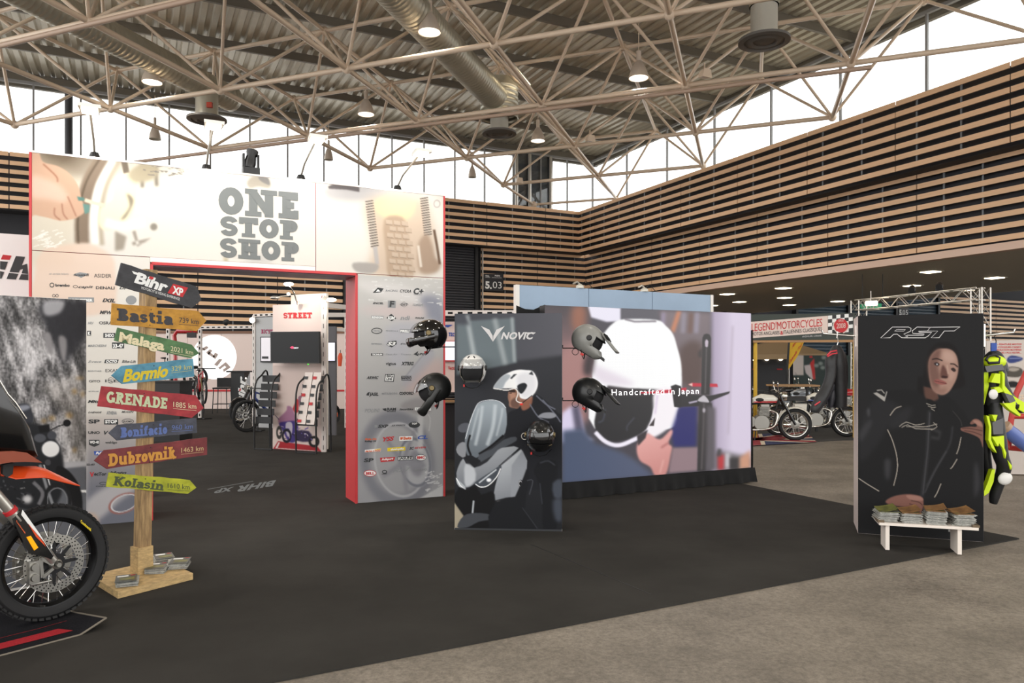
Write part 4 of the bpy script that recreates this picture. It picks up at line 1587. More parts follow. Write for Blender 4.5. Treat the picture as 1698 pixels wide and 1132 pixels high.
# moving head and the clamps of the arm floodlights on top of the portal
def floodlight(x, y, lab):
 p = PA.hit(x, y)
 p = V((p.x, p.y, HP + .02)) + B * .2
 t = thing('arm_floodlight', lab, 'spotlight', p, rz=ANG, group='arm floodlights along the portal top')
 MB().lathe([(.05, 0), (.05, .05), (.035, .09), (.0, .1)], (0, 0, 0), Z, 14).build('clamp', M_blacksatin, t, smooth=40)
 MB().tube([(0, 0, .08), (0, -.2, .17), (0, -.75, .26)], .011, 8).build('arm', M_alu, t, smooth=50)
 MB().loft([[V((-.07, -.72, .25)), V((.07, -.72, .25)), V((.07, -.72, .29)), V((-.07, -.72, .29))], [V((-.09, -.92, .26)), V((.09, -.92, .26)), V((.09, -.92, .29)), V((-.09, -.92, .29))]]).build('lamp_head', M_alu, t)
 MB().box((0, -.82, .247), (.13, .15, .008)).build('lens', M_warm, t)
 ld = bpy.data.lights.new('flood', 'SPOT')
 ld.energy, ld.spot_size, ld.spot_blend, ld.shadow_soft_size, ld.color = 44, math.radians(130), .8, .07, (1, .97, .9)
 lo = bpy.data.objects.new('flood', ld)
 COL.objects.link(lo)
 lo.parent = t
 lo.location = (0, -.84, .23)
 lo.rotation_euler = (math.radians(30), 0, 0)


for (x, y, lab) in ((155, 258, 'arm floodlight at the left end of the portal top'), (345, 278, 'arm floodlight on the portal top above the word ONE'),
     (505, 298, 'arm floodlight on the portal top right of the slogan'), (668, 316, 'arm floodlight at the right end of the portal top')):
 floodlight(x, y, lab)
p = PA.hit(420, 286)
t = thing('moving_head', 'black moving head stage light standing on the portal top', 'spotlight', V((p.x, p.y, HP + .02)) + B * .2, rz=ANG)
MB().box((0, 0, .05), (.17, .15, .1)).build('base', M_blacksatin, t)
for s in (-1, 1):
 MB().box((s * .075, 0, .17), (.022, .08, .16)).build('yoke_arm', M_blacksatin, t)
MB().lathe([(.0, -.1), (.055, -.1), (.062, -.04), (.05, .04), (.062, .07), (.062, .1), (.0, .1)], (0, 0, .2), V((.2, .1, 1)), 14).build('head', M_blacksatin, t, smooth=40)
MB().lathe([(.0, 0), (.05, 0), (.05, .005), (0, .005)], V((.02, .01, .302)), V((.2, .1, 1)), 14).build('lens', M_ductpale, t)

# white sign left behind the portal with the letters ih
t0 = pp(WP - .6, 0, 1.3)
PW = Pl(t0, A)
mb = MB()
cw = [PW.hit(52, 390), PW.hit(52, 510)]
z1 = cw[0].z
mb.obox(V((t0.x, t0.y, .012)) - A * 2.2, A * 2.5, B * .08, Z * (z1 - .012))
sg = mb.build('white_sign_wall', mat('sign_white', (245, 244, 242), .5))
tag(sg, 'white sign wall with big slanted letters left behind the portal', 'sign wall')
mb, mr = MB(), MB()
flat(mb, PW, q4((0, 850), (55, 855), (35, 910), (0, 906))); flat(mb, PW, q4((0, 920), (30, 925), (10, 972), (0, 972)))
flat(mr, PW, q4((20, 805), (80, 812), (66, 842), (5, 838)))
flat(mb, PW, q4((110, 815), (175, 820), (152, 880), (188, 868), (196, 940), (150, 935), (160, 905), (140, 910), (130, 930), (66, 925))); flat(mb, PW, q4((62, 932), (128, 938), (110, 978), (45, 974))); flat(mb, PW, q4((148, 940), (196, 942), (196, 982), (130, 978)))
mb.build('lettering', M_ink, sg, fix=False)
mr.build('lettering', M_inkred, sg, fix=False)
# ================================================================== SIGNPOST
M_osb = mat('osb_board', (196, 166, 116), 0.7, noise=(22, .35), bump=(30, .3, .004), stretch=(1, 1, 3))
M_pine = mat('old_pine', (176, 146, 102), 0.7, noise=(6, .4, (112, 88, 60)), stretch=(6, 6, .8))
U1 = V((.58, .815, 0)).normalized()          # direction the plank face runs in
W1 = V((U1.y, -U1.x, 0))                      # towards the viewer
S0 = V((-2.667, 5.43, 0))
sp = thing('signpost', 'wooden signpost with eight painted arrow boards of city names and distances', 'signpost', S0, world=True)
ft, rt, lt = gnd(195.4, 981, .057), gnd(320, 950, .057), gnd(149, 953, .057)
mb = MB()
mb.prism([ft - Z * .045, rt - Z * .045, rt + lt - ft - Z * .045, lt - Z * .045], Z * .045)
mb.build('base_board', M_osb, sp)
mb = MB()
mb.obox(S0 - U1 * .055 - W1 * .055 + Z * .057, U1 * .11, W1 * .11, Z * .19)
mb.build('collar', M_osb, sp)
tp = at(252, 449, 5.47) - S0
mb = MB()
lean = U1 * (V((tp.x, tp.y, 0)).dot(U1) * .8)
mb.obox(S0 - U1 * .043 - W1 * .043 + Z * .06, U1 * .086, W1 * .086, V((lean.x, lean.y, 2.18)))
mb.build('post', M_pine, sp)
FACE = S0 + W1 * .047
PSn = Pl(FACE, U1)


def plank(pts, col, dark, off, name='arrow_board'):
 hp = []
 m = mat('board_%d_%d_%d' % col, col, .62, noise=(9, .3, dark), bump=(24, .25, .003), stretch=(1, 1, 1.6))
 q = [PSn.hit(x, y, off) for x, y in pts]
 # slightly chipped edges
 rough = []
 for i in range(len(q)):
  a, b = q[i], q[(i + 1) % len(q)]
  k = max(1, int((b - a).length / .07))
  for j in range(k):
   p = a.lerp(b, j / k)
   if j:
    p = p + Z * R.uniform(-.0025, .0025)
   rough.append(p)
 mb = MB()
 mb.prism(rough, -W1 * .012)
 o = mb.build(name, m, sp)
 scr = MB()
 for (x, y) in (((pts[0][0] * .55 + pts[1][0] * .45), (pts[0][1] * .55 + pts[1][1] * .45) + 5), ((pts[0][0] * .55 + pts[1][0] * .45) - 2, pts[-1][1] * .55 + pts[-2][1] * .45 - 4)):
  c = PSn.hit(x, y, off)
  scr.lathe([(.0, .002), (.004, .002), (.004, 0)], c, W1, 8)
 scr.build('screw', M_black, o)
 return o


def dist_text(o, m, s, f, xa, ya, xb, yb, h, off):
 mb = MB()
 a, b = f((xa, ya), (xb, yb))
 txt(mb, s, PSn, a, b, h, off + .0015, 'r')
 stroke2d(mb, PSn, f((xa - 2, ya + 12), (xb, yb + 12)), .55, off + .0015)
 mb.build('distance_lettering', m, o, fix=False)


M_ink_night = mat('paint_charcoal', (58, 56, 60), .6)
b = plank(q6((912, 25), (1480, 205), (1513, 305), (1440, 365), (868, 190)), (62, 62, 66), (44, 44, 47), .004)
mb, mr = MB(), MB()
p = q6((1006, 168), (1262, 250))
txt(mb, 'Bihr', PSn, p[0], p[1], 17.5, .0055, 'h', -.01, .3)
flat(mb, PSn, q6((990, 86), (1072, 112), (1064, 128), (1004, 108)), .0056)
p = q6((1062, 222), (1350, 308))
txt(mb, 'MOTORCYCLE RIDING EXPERIENCE', PSn, p[0], p[1], 4.2, .0055, 'r', 0, .1)
flat(mr, PSn, q6((1300, 183), (1412, 212), (1372, 283), (1258, 252)), .0055)
md = MB()
flat(md, PSn, q6((1125, 126), (1156, 134), (1148, 152), (1117, 144)), .0062)
md.build('red_dot', M_inkred, b, fix=False)
mb.build('lettering', M_inkwht, b, fix=False)
mr.build('red_field', M_inkred, b, fix=False)
mb = MB()
p = q6((1292, 252), (1376, 276))
txt(mb, 'XP', PSn, p[0], p[1], 12, .007, 'h', 0, .15)
mb.build('lettering', M_inkwht, b, fix=False)

b = plank(q6((843, 328), (1490, 388), (1550, 460), (1478, 537), (835, 490)), (198, 146, 52), (160, 112, 36), .006)
mb = MB()
p = q6((878, 458), (1300, 492))
slab(mb, 'Bastia', PSn, p[0], p[1], 20.5, .008, t=.26, gap=.05)
mb.build('lettering', M_ink_night, b, fix=False)
dist_text(b, M_ink_night, '739 km', q6, 1346, 474, 1492, 486, 8.4, .006)

b = plank(q6((885, 512), (1440, 640), (1497, 705), (1430, 740), (860, 610)), (86, 124, 80), (58, 92, 56), .004)
mb = MB()
p = q6((890, 612), (1234, 682))
txt(mb, 'Malaga', PSn, p[0], p[1], 15, .0055, 'h', .0, .12)
mb.build('lettering', mat('paint_cream', (226, 214, 176), .6), b, fix=False)
dist_text(b, mat('paint_cream', (226, 214, 176), .6), '2021 km', q6, 1282, 686, 1450, 718, 8, .004)

b = plank(q6((915, 800), (1450, 745), (1460, 880), (920, 935), (840, 872)), (92, 150, 172), (64, 118, 142), .006)
mb = MB()
p = q6((922, 918), (1262, 876))
txt(mb, 'Bormio', PSn, p[0], p[1], 19, .0075, 'h', -.01, .25)
mb.build('lettering', mat('paint_yellow', (214, 190, 40), .6), b, fix=False)
dist_text(b, mat('paint_yellow_pale', (196, 190, 110), .6), '329 km', q6, 1288, 840, 1440, 822, 8, .006)

b = plank(q7((765, 0), (1470, 68), (1530, 165), (1440, 238), (735, 152)), (168, 52, 58), (130, 36, 44), .004)
mb = MB()
p = q7((800, 124), (1256, 172))
slab(mb, 'GRENADE', PSn, p[0], p[1], 19.5, .0055, t=.25, gap=.03, shear=.1)
mb.build('lettering', mat('paint_mint', (196, 206, 168), .6), b, fix=False)
dist_text(b, mat('paint_cream', (226, 214, 176), .6), '1885 km', q7, 1302, 156, 1474, 172, 8.6, .004)

b = plank(q7((885, 290), (1475, 240), (1480, 350), (880, 408), (818, 352)), (76, 78, 90), (52, 54, 64), .006)
mb = MB()
p = q7((904, 388), (1256, 358))
slab(mb, 'Bonifacio', PSn, p[0], p[1], 17, .008, t=.26, gap=.04)
mb.build('lettering', mat('paint_blue', (92, 112, 170), .6), b, fix=False)
dist_text(b, mat('paint_blue', (92, 112, 170), .6), '960 km', q7, 1290, 330, 1448, 318, 8, .006)

b = plank(q7((785, 480), (1555, 385), (1555, 515), (805, 622), (710, 560)), (124, 50, 52), (94, 36, 40), .005)
mb = MB()
p = q7((812, 604), (1322, 540))
slab(mb, 'Dubrovnik', PSn, p[0], p[1], 21, .007, t=.25, gap=.03)
mb.build('lettering', mat('paint_ochre', (206, 146, 60), .6), b, fix=False)
dist_text(b, mat('paint_ochre_pale', (206, 180, 130), .6), '1463 km', q7, 1362, 500, 1528, 482, 8, .005)

b = plank(q7((820, 648), (1425, 705), (1475, 762), (1410, 808), (800, 755)), (178, 180, 44), (140, 146, 30), .005)
mb = MB()
p = q7((846, 744), (1228, 784))
slab(mb, 'Kolasin', PSn, p[0], p[1], 15.5, .007, t=.22, gap=.02, shear=.18)
mb.build('lettering', mat('paint_olive', (72, 82, 52), .6), b, fix=False)
dist_text(b, mat('paint_olive', (72, 82, 52), .6), '1610 km', q7, 1260, 764, 1424, 776, 8, .005)


# ================================================================== MAGAZINES
def magazine_stack(c, rz, n, w, d, cover, label, tilt=0.0, th=.006, group=None, fan=.012):
 """a pile of thin magazines, each copy its own object, cover printed on the uppermost"""
 t = thing('magazine_pile', label, 'magazines', c, rz, group)
 mats_ = [mat('mag_paper', (176, 176, 170), .5, noise=(40, .6)), mat('mag_edge', (150, 150, 148), .5)]
 me = MB().box((0, 0, 0), (w, d, th * .82)).mesh('magazine', mats_[0])
 for i in range(n):
  last = i == n - 1
  pos = V((R.uniform(-1, 1) * fan, R.uniform(-1, 1) * fan, th * (i + .5)))
  o = inst('magazine', me if not last else MB().box((0, 0, 0), (w, d, th * .82)).mesh('magazine', cover[0]), t, pos, rotz(R.uniform(-1, 1) * fan * 6))
  if last:
   for k, (m, (x0, y0, x1, y1)) in enumerate(cover[1:]):
    mb = MB()
    mb.obox(V((x0 * w, y0 * d, th * .41 + .0004 * (k + 1))), V(((x1 - x0) * w, 0, 0)), V((0, (y1 - y0) * d, 0)), Z * .0004)
    cv = mb.build('cover_print', m, None)
    cv.parent = o
    cv.location = (0, 0, 0)
    me2 = cv.data
    off = V(((x0 + x1) / 2 * w, (y0 + y1) / 2 * d, th * .41 + .0004 * (k + 1)))
    me2.transform(Matrix.Translation(off))
 return t


M_cov1 = mat('cover_dark', (90, 94, 90), .3, noise=(20, .6))
M_cov2 = mat('cover_green', (120, 118, 60), .3, noise=(16, .6, (60, 66, 40)))
M_cov3 = mat('cover_brown', (150, 112, 70), .3, noise=(14, .5, (84, 60, 40)))
CV = [M_cov1, (M_inkwht, (-.42, .2, .1, .36)), (M_cov2, (-.3, -.3, .4, .1)), (M_inkred, (.2, .3, .42, .38))]
aU = math.atan2(U1.y, U1.x)
zt = .058
for (x, y, dz, n, rz, lab) in ((212, 967, zt, 9, aU - .5, 'magazine pile at the front left corner of the signpost base'),
                               (262, 946, zt, 9, aU - .75, 'magazine pile in the middle of the signpost base'),
                               (296, 939, zt, 10, aU - .65, 'magazine pile at the right end of the signpost base'),
                               (272, 930, zt, 9, aU - .35, 'magazine pile at the back of the signpost base')):
 magazine_stack(gnd(x, y, zt), rz, n - 2, .13, .18, CV, lab, group='magazine piles on the signpost base')

# ================================================================== ROAD POSTER BEHIND THE BIKE
UR = V((.70, .714, 0)).normalized()
pr = V(((143 - CX) / F * 5.46, 5.46, 0))
PR = Pl(pr, UR)
a = Art(-560, 470, 150, 1120, (132, 130, 132), 1.6)
H_, W_ = a.H, a.W
yy, xx = np.mgrid[0:H_, 0:W_]
d_ = vnoise(H_, W_, (60, 9), 3)
sh = (xx * 1.0 - yy * .35)
band = vnoise(H_, W_ + 400, (70, 13), 5)
ix = np.clip((sh * 1.0 + 390).astype(int), 0, W_ + 399)
streak = band[yy, ix]
big = vnoise(H_, W_, 46, 8)
v = 112 + (streak - .5) * 110 + (big - .5) * 120 + (vnoise(H_, W_, 4, 9) - .5) * 55 + (vnoise(H_, W_, (26, 12), 19) - .5) * 60
v = 116 + 66 * np.tanh((v - 112) / 66) + (vnoise(H_, W_, (9, 3), 21) - .5) * 46
a.a = np.clip(np.stack([v * 1.0, v * .99, v * 1.0], -1), 22, 205)
a.poly(q6((300, 330), (640, 300), (680, 330), (660, 560), (560, 700), (470, 780), (400, 620), (330, 480)), (40, 40, 44), smooth=3, blur=5, alpha=.95)
a.poly(q6((330, 560), (380, 560), (400, 700), (360, 700)), (120, 118, 120), smooth=3, blur=2)
a.poly(q6((440, 580), (500, 600), (490, 760), (460, 730)), (116, 114, 116), smooth=3, blur=2)
a.poly(q6((330, 320), (480, 310), (450, 400), (340, 420)), (178, 178, 182), smooth=3, blur=3, alpha=.7)
a.poly(q7((300, 0), (660, -130), (660, 560), (540, 560), (480, 200)), (138, 132, 124), smooth=0, blur=8, alpha=.35)
for p in q7((560, 40), (600, -60), (520, 220), (620, 60), (560, 480), (390, 240), (330, 260)):
 a.ell(p, R.uniform(3, 8), R.uniform(2, 6), (150, 118, 66), blur=2.5, alpha=.6)
a.poly(q7((250, 600), (650, 575), (660, 2200), (-2500, 2200), (-2500, 640)), (86, 88, 94), blur=3)
a.poly(q7((250, 590), (655, 560), (655, 600), (250, 640)), (160, 160, 164), blur=1.5)
a.poly(q7((600, 778), (655, 780), (655, 800), (600, 796)), (206, 206, 206), blur=.6)
# the printed motorcycle: helmet, headlamp, tank, forks and wheel
a.poly(q7((100, 150), (200, 132), (235, 180), (250, 260), (200, 290), (120, 240)), (46, 48, 54), smooth=4, blur=.8)
a.poly(q7((110, 160), (200, 140), (225, 165), (150, 190)), (120, 124, 134), smooth=4, blur=1.5)
a.poly(q7((150, 280), (330, 300), (420, 400), (480, 600), (420, 900), (150, 920), (-40, 700), (40, 380)), (30, 31, 34), smooth=3, blur=2)
a.poly(q7((285, 300), (370, 285), (376, 340), (300, 350)), (18, 18, 20), blur=.8)
a.line(q7((380, 330), (440, 300), (500, 285)), 2, (24, 24, 26), blur=.5)
a.ell(q7((503, 277))[0], 6.4, 6, (16, 16, 18), blur=.6)
a.ell(q7((380, 475))[0], 16.4, 15.4, (40, 42, 46), blur=.8)
a.ell(q7((380, 472))[0], 14.4, 13, (226, 226, 228), blur=1.2)
a.ell(q7((380, 470))[0], 9, 8, (248, 248, 248), blur=2)
a.ell(q7((300, 390))[0], 10, 7, (70, 72, 78), blur=1)
a.ell(q7((390, 370))[0], 8, 7, (60, 62, 68), blur=1)
a.ell(q7((360, 572))[0], 5, 5, (60, 60, 64), blur=.6)
a.line(q7((300, 590), (350, 760), (400, 900)), 5, (120, 122, 126), blur=.8)
a.line(q7((330, 590), (380, 760)), 2, (190, 190, 192), blur=.5)
a.poly(q7((430, 600), (520, 640), (600, 760), (620, 900), (600, 1010), (500, 1010), (540, 880), (480, 740), (420, 690)), (20, 20, 22), smooth=4, blur=1)
a.ring(q7((430, 860))[0], 24, 30, 6, (26, 26, 28), blur=1)
a.ring(q7((430, 860))[0], 17, 22, 1.5, (110, 112, 116), blur=.6)
a.ell(q7((205, 848))[0], 8, 7, (190, 190, 192), blur=3)
a.line(q7((250, 720), (320, 800), (290, 890)), 6, (100, 100, 104), smooth=4, blur=1)
for i in range(26):
 x, y = R.uniform(0, 300), R.uniform(600, 880)
 a.line(q7((x, y), (x + R.uniform(-40, 40), y + R.uniform(-20, 20))), R.uniform(1, 3), R.choice(((70, 72, 76), (110, 110, 112), (22, 22, 24), (50, 50, 54))), blur=.6)
quad = []
for s, z in ((-1.5, 2.02), (0, 2.02), (0, .03), (-1.5, .03)):
 quad.append(PR.p + UR * s + Z * z)
rpst = thing('road_poster', 'upright poster board of a motorcycle on a road under grey cliffs', 'poster', pr - UR * .75, world=True)
mb = MB()
mb.obox(pr - UR * 1.5 + Z * .012 - PR.n * .002, UR * 1.5, -PR.n * .03, Z * 2.01)
mb.build('board', M_white, rpst)
quad = [p + PR.n * .002 for p in quad]
sheet('printed_sheet', a, quad, (300, 330), M_print, rpst, gain=1.5)
mb = MB()
p = q8((-60, 535), (52, 520))
txt(mb, 'LE RIDING EXPERIENCE', PR, q8((-30, 536))[0], q8((230, 505))[0], 7, .006, 'r')
txt(mb, 'XP', PR, q8((-60, 480))[0], q8((60, 462))[0], 14, .006, 'h', 0, .2)
mb.build('lettering', mat('ink_silver', (200, 200, 204), .5), rpst, fix=False)

# ================================================================== RUG UNDER THE BIKE
M_rug = mat('rug_black', (34, 34, 38), .95, noise=(120, .5), bump=(300, .4, .003), spec=.1)
M_rugred = mat('rug_red', (176, 48, 56), .95, noise=(120, .3), spec=.1)
M_rugcream = mat('rug_cream', (206, 192, 168), .95, noise=(120, .3), spec=.1)
M_rugedge = mat('rug_binding', (120, 112, 100), .9)
g0 = gnd(176, 1041, .014)            # near right corner
E1 = (gnd(176, 1041, .014) - gnd(0, 1087, .014)).normalized()
E2 = V((-E1.y, E1.x, 0))
rug = thing('bike_rug', 'black rug with red and cream stripe under the orange motorcycle', 'rug', g0 - E1 * 1.2, world=True)


def rug_pt(s, t, dz=0.0):
 """s back from the right end, t across from the near edge; the near right corner curls up"""
 lift = max(0, .14 - s) * max(0, 1 - t / .45)
 return g0 - E1 * s + E2 * t + Z * (lift * .42 + dz)


mb = MB()
mb.grid(lambda u, w: rug_pt(2.6 * u * u, 1.0 * w, 0), 40, 16)
mb.grid(lambda u, w: rug_pt(2.6 * u * u, 1.0 * w, -.006), 40, 16)
mb.build('pile', M_rug, rug, fix=False)
for nm, m, s0, s1, t0, t1 in (('red_stripe', M_rugred, .14, .62, .10, .2), ('cream_stripe', M_rugcream, .635, 1.4, .10, .2), ('red_line', M_rugred, .1, 2.2, .29, .294), ('red_line', M_rugred, .08, 2.2, .9, .906),
                              ('cream_letter', M_rugcream, .62, .95, .66, .74), ('cream_letter', M_rugcream, .42, .8, .58, .62)):
 mb = MB()
 mb.grid(lambda u, w: rug_pt(s0 + (s1 - s0) * u + w * (t1 - t0) * .4, t0 + (t1 - t0) * w, .0025), 14, 2)
 mb.build(nm, m, rug, fix=False)
mb = MB()
mb.tube([rug_pt(2.6 * (i / 30) ** 2, 0, 0) for i in range(31)], .006, 6)
mb.tube([rug_pt(0, i / 16, 0) for i in range(17)], .006, 6)
mb.build('binding', M_rugedge, rug)

# ================================================================== WHEELS
M_tyre = mat('tyre_rubber', (30, 30, 31), .75, bump=(80, .2, .002))
M_rimblk = mat('rim_black', (24, 24, 25), .3, metal=.6)
M_spoke = mat('spoke_steel', (210, 208, 204), .25, metal=1)
M_discm = mat('brake_disc', (206, 204, 198), .28, metal=.9)
M_cast = mat('cast_alloy', (176, 174, 168), .35, metal=.9)
M_engine = mat('engine_black', (36, 36, 38), .45, metal=.4)
M_hole = mat('hole_dark', (12, 12, 12), .9)
me_sp = unit_cyl('spoke', M_spoke, 6)


def wheel(root, c, ax, rt, w, rim_m=M_rimblk, tyre_m=M_tyre, spokes=32, disc=None, hub_m=M_cast, knobs=True, hub_r=.05, hub_w=.1, spoke_r=.0022, thin=False, rim_r=None):
 """tyre, rim, hub and single spokes as parts of root; ax is the axle direction"""
 c, ax = V(c), V(ax).normalized()
 rr = rim_r or rt - w * .95
 prof = [(rr, -w * .36), (rr + w * .25, -w * .5), (rr + w * .6, -w * .5), (rt - w * .12, -w * .34), (rt, -w * .1), (rt, w * .1), (rt - w * .12, w * .34), (rr + w * .6, w * .5), (rr + w * .25, w * .5), (rr, w * .36)]
 mb = MB().lathe(prof, c, ax, 56)
 ref = (V((1, 0, 0)) if abs(ax.x) < .9 else V((0, 1, 0)))
 e = (ref - ax * ref.dot(ax)).normalized()
 g = ax.cross(e)
 if knobs:
  for i in range(56):
   for k in (-1, 0, 1):
    an = 2 * math.pi * (i + .5 * (k != 0)) / 56
    d = e * math.cos(an) + g * math.sin(an)
    tt = ax.cross(d)
    o_ = c + d * (rt - .006 - (w * .1 if k else 0)) + ax * (k * w * .33)
    mb.obox(o_ - tt * .013 - ax * w * .11, tt * .026, ax * w * .22, (d + ax * k * .5) * .012)
 tyre = mb.build('tyre', tyre_m, root, smooth=35)
 mb = MB().lathe([(rr, -w * .4), (rr + .008, -w * .42), (rr + .004, -w * .3), (rr - .012, -w * .15), (rr - .014, w * .15), (rr + .004, w * .3), (rr + .008, w * .42), (rr, w * .4), (rr - .02, w * .16), (rr - .02, -w * .16), (rr, -w * .4)], c, ax, 48)
 mb.build('rim', rim_m, root, smooth=40, fix=False)
 mb = MB().lathe([(0, -hub_w / 2), (hub_r * .5, -hub_w / 2), (hub_r * .55, -hub_w * .42), (hub_r, -hub_w * .38), (hub_r, -hub_w * .3), (hub_r * .5, -hub_w * .2), (hub_r * .5, hub_w * .2), (hub_r, hub_w * .3), (hub_r, hub_w * .38), (hub_r * .55, hub_w * .42), (hub_r * .5, hub_w / 2), (0, hub_w / 2)], c, ax, 20)
 mb.build('hub', hub_m, root, smooth=40, fix=False)
 for i in range(spokes):
  an = 2 * math.pi * i / spokes
  sd = 1 if i % 2 else -1
  tw = .42 * (1 if (i // 2) % 2 else -1)
  d0 = e * math.cos(an + tw) + g * math.sin(an + tw)
  d1 = e * math.cos(an) + g * math.sin(an)
  bar_between('spoke', me_sp, root, c + d0 * hub_r * .95 + ax * sd * hub_w * .34, c + d1 * (rr - .01) + ax * sd * .006, spoke_r)
 return tyre


def brake_disc(root, c, ax, r1, r0, m=M_discm, holes=36):
 c, ax = V(c), V(ax).normalized()
 mb = MB().lathe([(r0, -.002), (r1, -.002), (r1, .002), (r0, .002), (r0, -.002)], c, ax, 48)
 d = mb.build('brake_disc', m, root, smooth=30)
 ref = (V((1, 0, 0)) if abs(ax.x) < .9 else V((0, 1, 0)))
 e = (ref - ax * ref.dot(ax)).normalized()
 g = ax.cross(e)
 mb = MB()
 for i in range(holes):
  for k, q in enumerate((.2, .5, .8)):
   an = 2 * math.pi * (i + k * .33) / holes
   p = c + (e * math.cos(an) + g * math.sin(an)) * (r0 + (r1 - r0) * q)
   mb.lathe([(0, -.0026), (.0045, -.0026), (.0045, .0026), (0, .0026)], p, ax, 6)
 if holes:
  h = mb.build('drilled_holes', M_hole, d, kind='stuff')
 mb = MB()
 for i in range(8):
  an = 2 * math.pi * i / 8
  d1 = e * math.cos(an) + g * math.sin(an)
  t1 = ax.cross(d1)
  mb.prism([c + d1 * r0 * .45 - t1 * .012, c + d1 * r0 * 1.02 - t1 * .008, c + d1 * r0 * 1.02 + t1 * .008, c + d1 * r0 * .45 + t1 * .012], ax * .004)
  mb.lathe([(0, -.005), (.008, -.005), (.008, .005), (0, .005)], c + d1 * r0, ax, 8)
 mb.lathe([(r0 * .3, -.002), (r0 * .5, -.002), (r0 * .5, .003), (r0 * .3, .003)], c, ax, 20)
 mb.build('disc_carrier', M_engine, d)
 return d


# ================================================================== THE ORANGE ADVENTURE MOTORCYCLE
HX = U1.copy()                     # heading
SY = Z.cross(HX)                    # its left, away from the viewer
WC = at(80.6, 930.5, 4.56)
WC.z = .362
bike = thing('adventure_motorcycle', 'orange and black adventure motorcycle parked on the rug beside the signpost', 'motorcycle', V((WC.x, WC.y, .016)), world=True)
PB = Pl(WC, HX)
M_orange = mat('plastic_orange', (226, 78, 30), .35, coat=.3)
M_orange_d = mat('plastic_orange_dark', (140, 60, 30), .3, coat=.4)
M_blkgloss = mat('plastic_black_gloss', (16, 16, 17), .18, coat=.5)
M_blkmatt = mat('plastic_black_matt', (30, 30, 31), .6)
M_silver = mat('fork_silver', (200, 196, 188), .3, metal=.8)
M_amber = mat('reflector_amber', (255, 176, 10), .25, emit=((255, 170, 0), .25))
wheel(bike, WC, SY, .342, .088, spokes=36, hub_r=.055, hub_w=.13, rim_r=.262, spoke_r=.0026)
brake_disc(bike, WC - SY * .075, SY, .17, .122)
brake_disc(bike, WC + SY * .075, SY, .17, .122, holes=0)


def bpt(x, y, off=0.0):
 return PB.hit(x, y, off)


def zb(f, *pts, off=0.0):
 return [PB.hit(x, y, off) for x, y in f(*pts)]


ax0 = zb(q8, (362, 412))[0]
up0 = zb(q8, (40, 40))[0]
fd = (up0 - ax0).normalized()
for sd in (-1, 1):
 o = SY * (.105 * sd)
 mb = MB()
 mb.tube([ax0 + o + fd * .03, ax0 + o + fd * .1, ax0 + o + fd * .34, ax0 + o + fd * .36, ax0 + o + fd * .42], [.026, .03, .031, .036, .036], 16)
 fl = mb.build('fork_leg', M_silver, bike, smooth=40)
 MB().tube([ax0 + o + fd * .42, ax0 + o + fd * .445], .037, 16).build('seal_ring', M_inkred, fl, smooth=40)
 MB().tube([ax0 + o + fd * .445, ax0 + o + fd * .92], .029, 16).build('upper_tube', M_silver, fl, smooth=40)
 # axle clamp with its triangular lug
 mb = MB()
 mb.torus(WC + o * .98, SY, .024, .008, 20, 8, 2.0)
 c_ = WC + o * .98
 a_, b_, d_ = c_ + fd * .1, c_ - HX * .09 + Z * .005, c_ - HX * .08 - Z * .06
 for p, q in ((c_ + fd * .02, a_), (c_ - HX * .02, b_ + Z * .05), (c_ - HX * .02 - Z * .02, d_), (b_ + Z * .05, d_)):
  mb.bar(p, q, .02, .018)
 mb.build('axle_clamp', M_cast, fl, smooth=40)
 # caliper
 mb = MB()
 cc = c_ - HX * .125 - Z * .02 + SY * (-.012 * sd)
 rot = Matrix((HX, SY, Z)).transposed()
 mb.box(cc, (.055, .05, .13), rot=rot)
 mb.lathe([(0, -.03), (.021, -.03), (.024, -.02), (.024, .02), (0, .03)], cc + Z * .032 - SY * .012, SY, 14)
 mb.lathe([(0, -.03), (.021, -.03), (.024, -.02), (.024, .02), (0, .03)], cc - Z * .03 - SY * .012, SY, 14)
 mb.tube([cc + Z * .08 - HX * .01, cc + Z * .08 + HX * .07], .007, 8)
 mb.tube([cc - Z * .075 - HX * .01, cc - Z * .075 + HX * .1], .008, 8)
 mb.build('brake_caliper', M_cast, fl, smooth=40)
mb = MB()
mb.tube([WC - SY * .14, WC + SY * .14], .013, 12)
mb.build('axle', M_cast, bike, smooth=40)
# fork guards (black with an orange flash and an amber reflector)
for sd in (-1, 1):
 k = -.105 * sd
 o_ = PB.n * 0.0
 off = .14 if sd == -1 else -.12
 mb = MB()
 mb.prism(zb(q8, (165, 15), (300, 200), (405, 365), (385, 395), (345, 378), (215, 350), (95, 92), off=off), -PB.n * .03)
 fg = mb.build('fork_guard', M_blkgloss, bike)
 mb = MB()
 mb.prism(zb(q8, (170, 22), (300, 205), (400, 365), (330, 262), (205, 120), (160, 60), off=off + .003), -PB.n * .004)
 mb.build('white_flash', M_inkwht, fg)
 mb = MB()
 mb.prism(zb(q8, (215, 130), (330, 270), (345, 300), (270, 225), off=off + .005), -PB.n * .003)
 mb.build('orange_flash', M_orange, fg)
 mb = MB()
 mb.prism(zb(q8, (200, 228), (232, 218), (288, 306), (258, 328), off=off + .006), -PB.n * .006)
 mb.build('reflector', M_amber, fg)
 if sd == -1:
  mb = MB()
  a_, b_ = q8((122, 112), (190, 205))
  txt(mb, 'Continental', PB, a_, b_, 3.4, off + .006, 'h', 0, .1)
  mb.build('lettering', M_inkora, fg, fix=False)
  mb = MB()
  a_, b_ = q8((606, 118), (684, 184))
  txt(mb, 'Continental', PB, a_, b_, 5.0, .049, 'h', 0, .1)
  mb.build('lettering', M_inkyel, bike, fix=False)


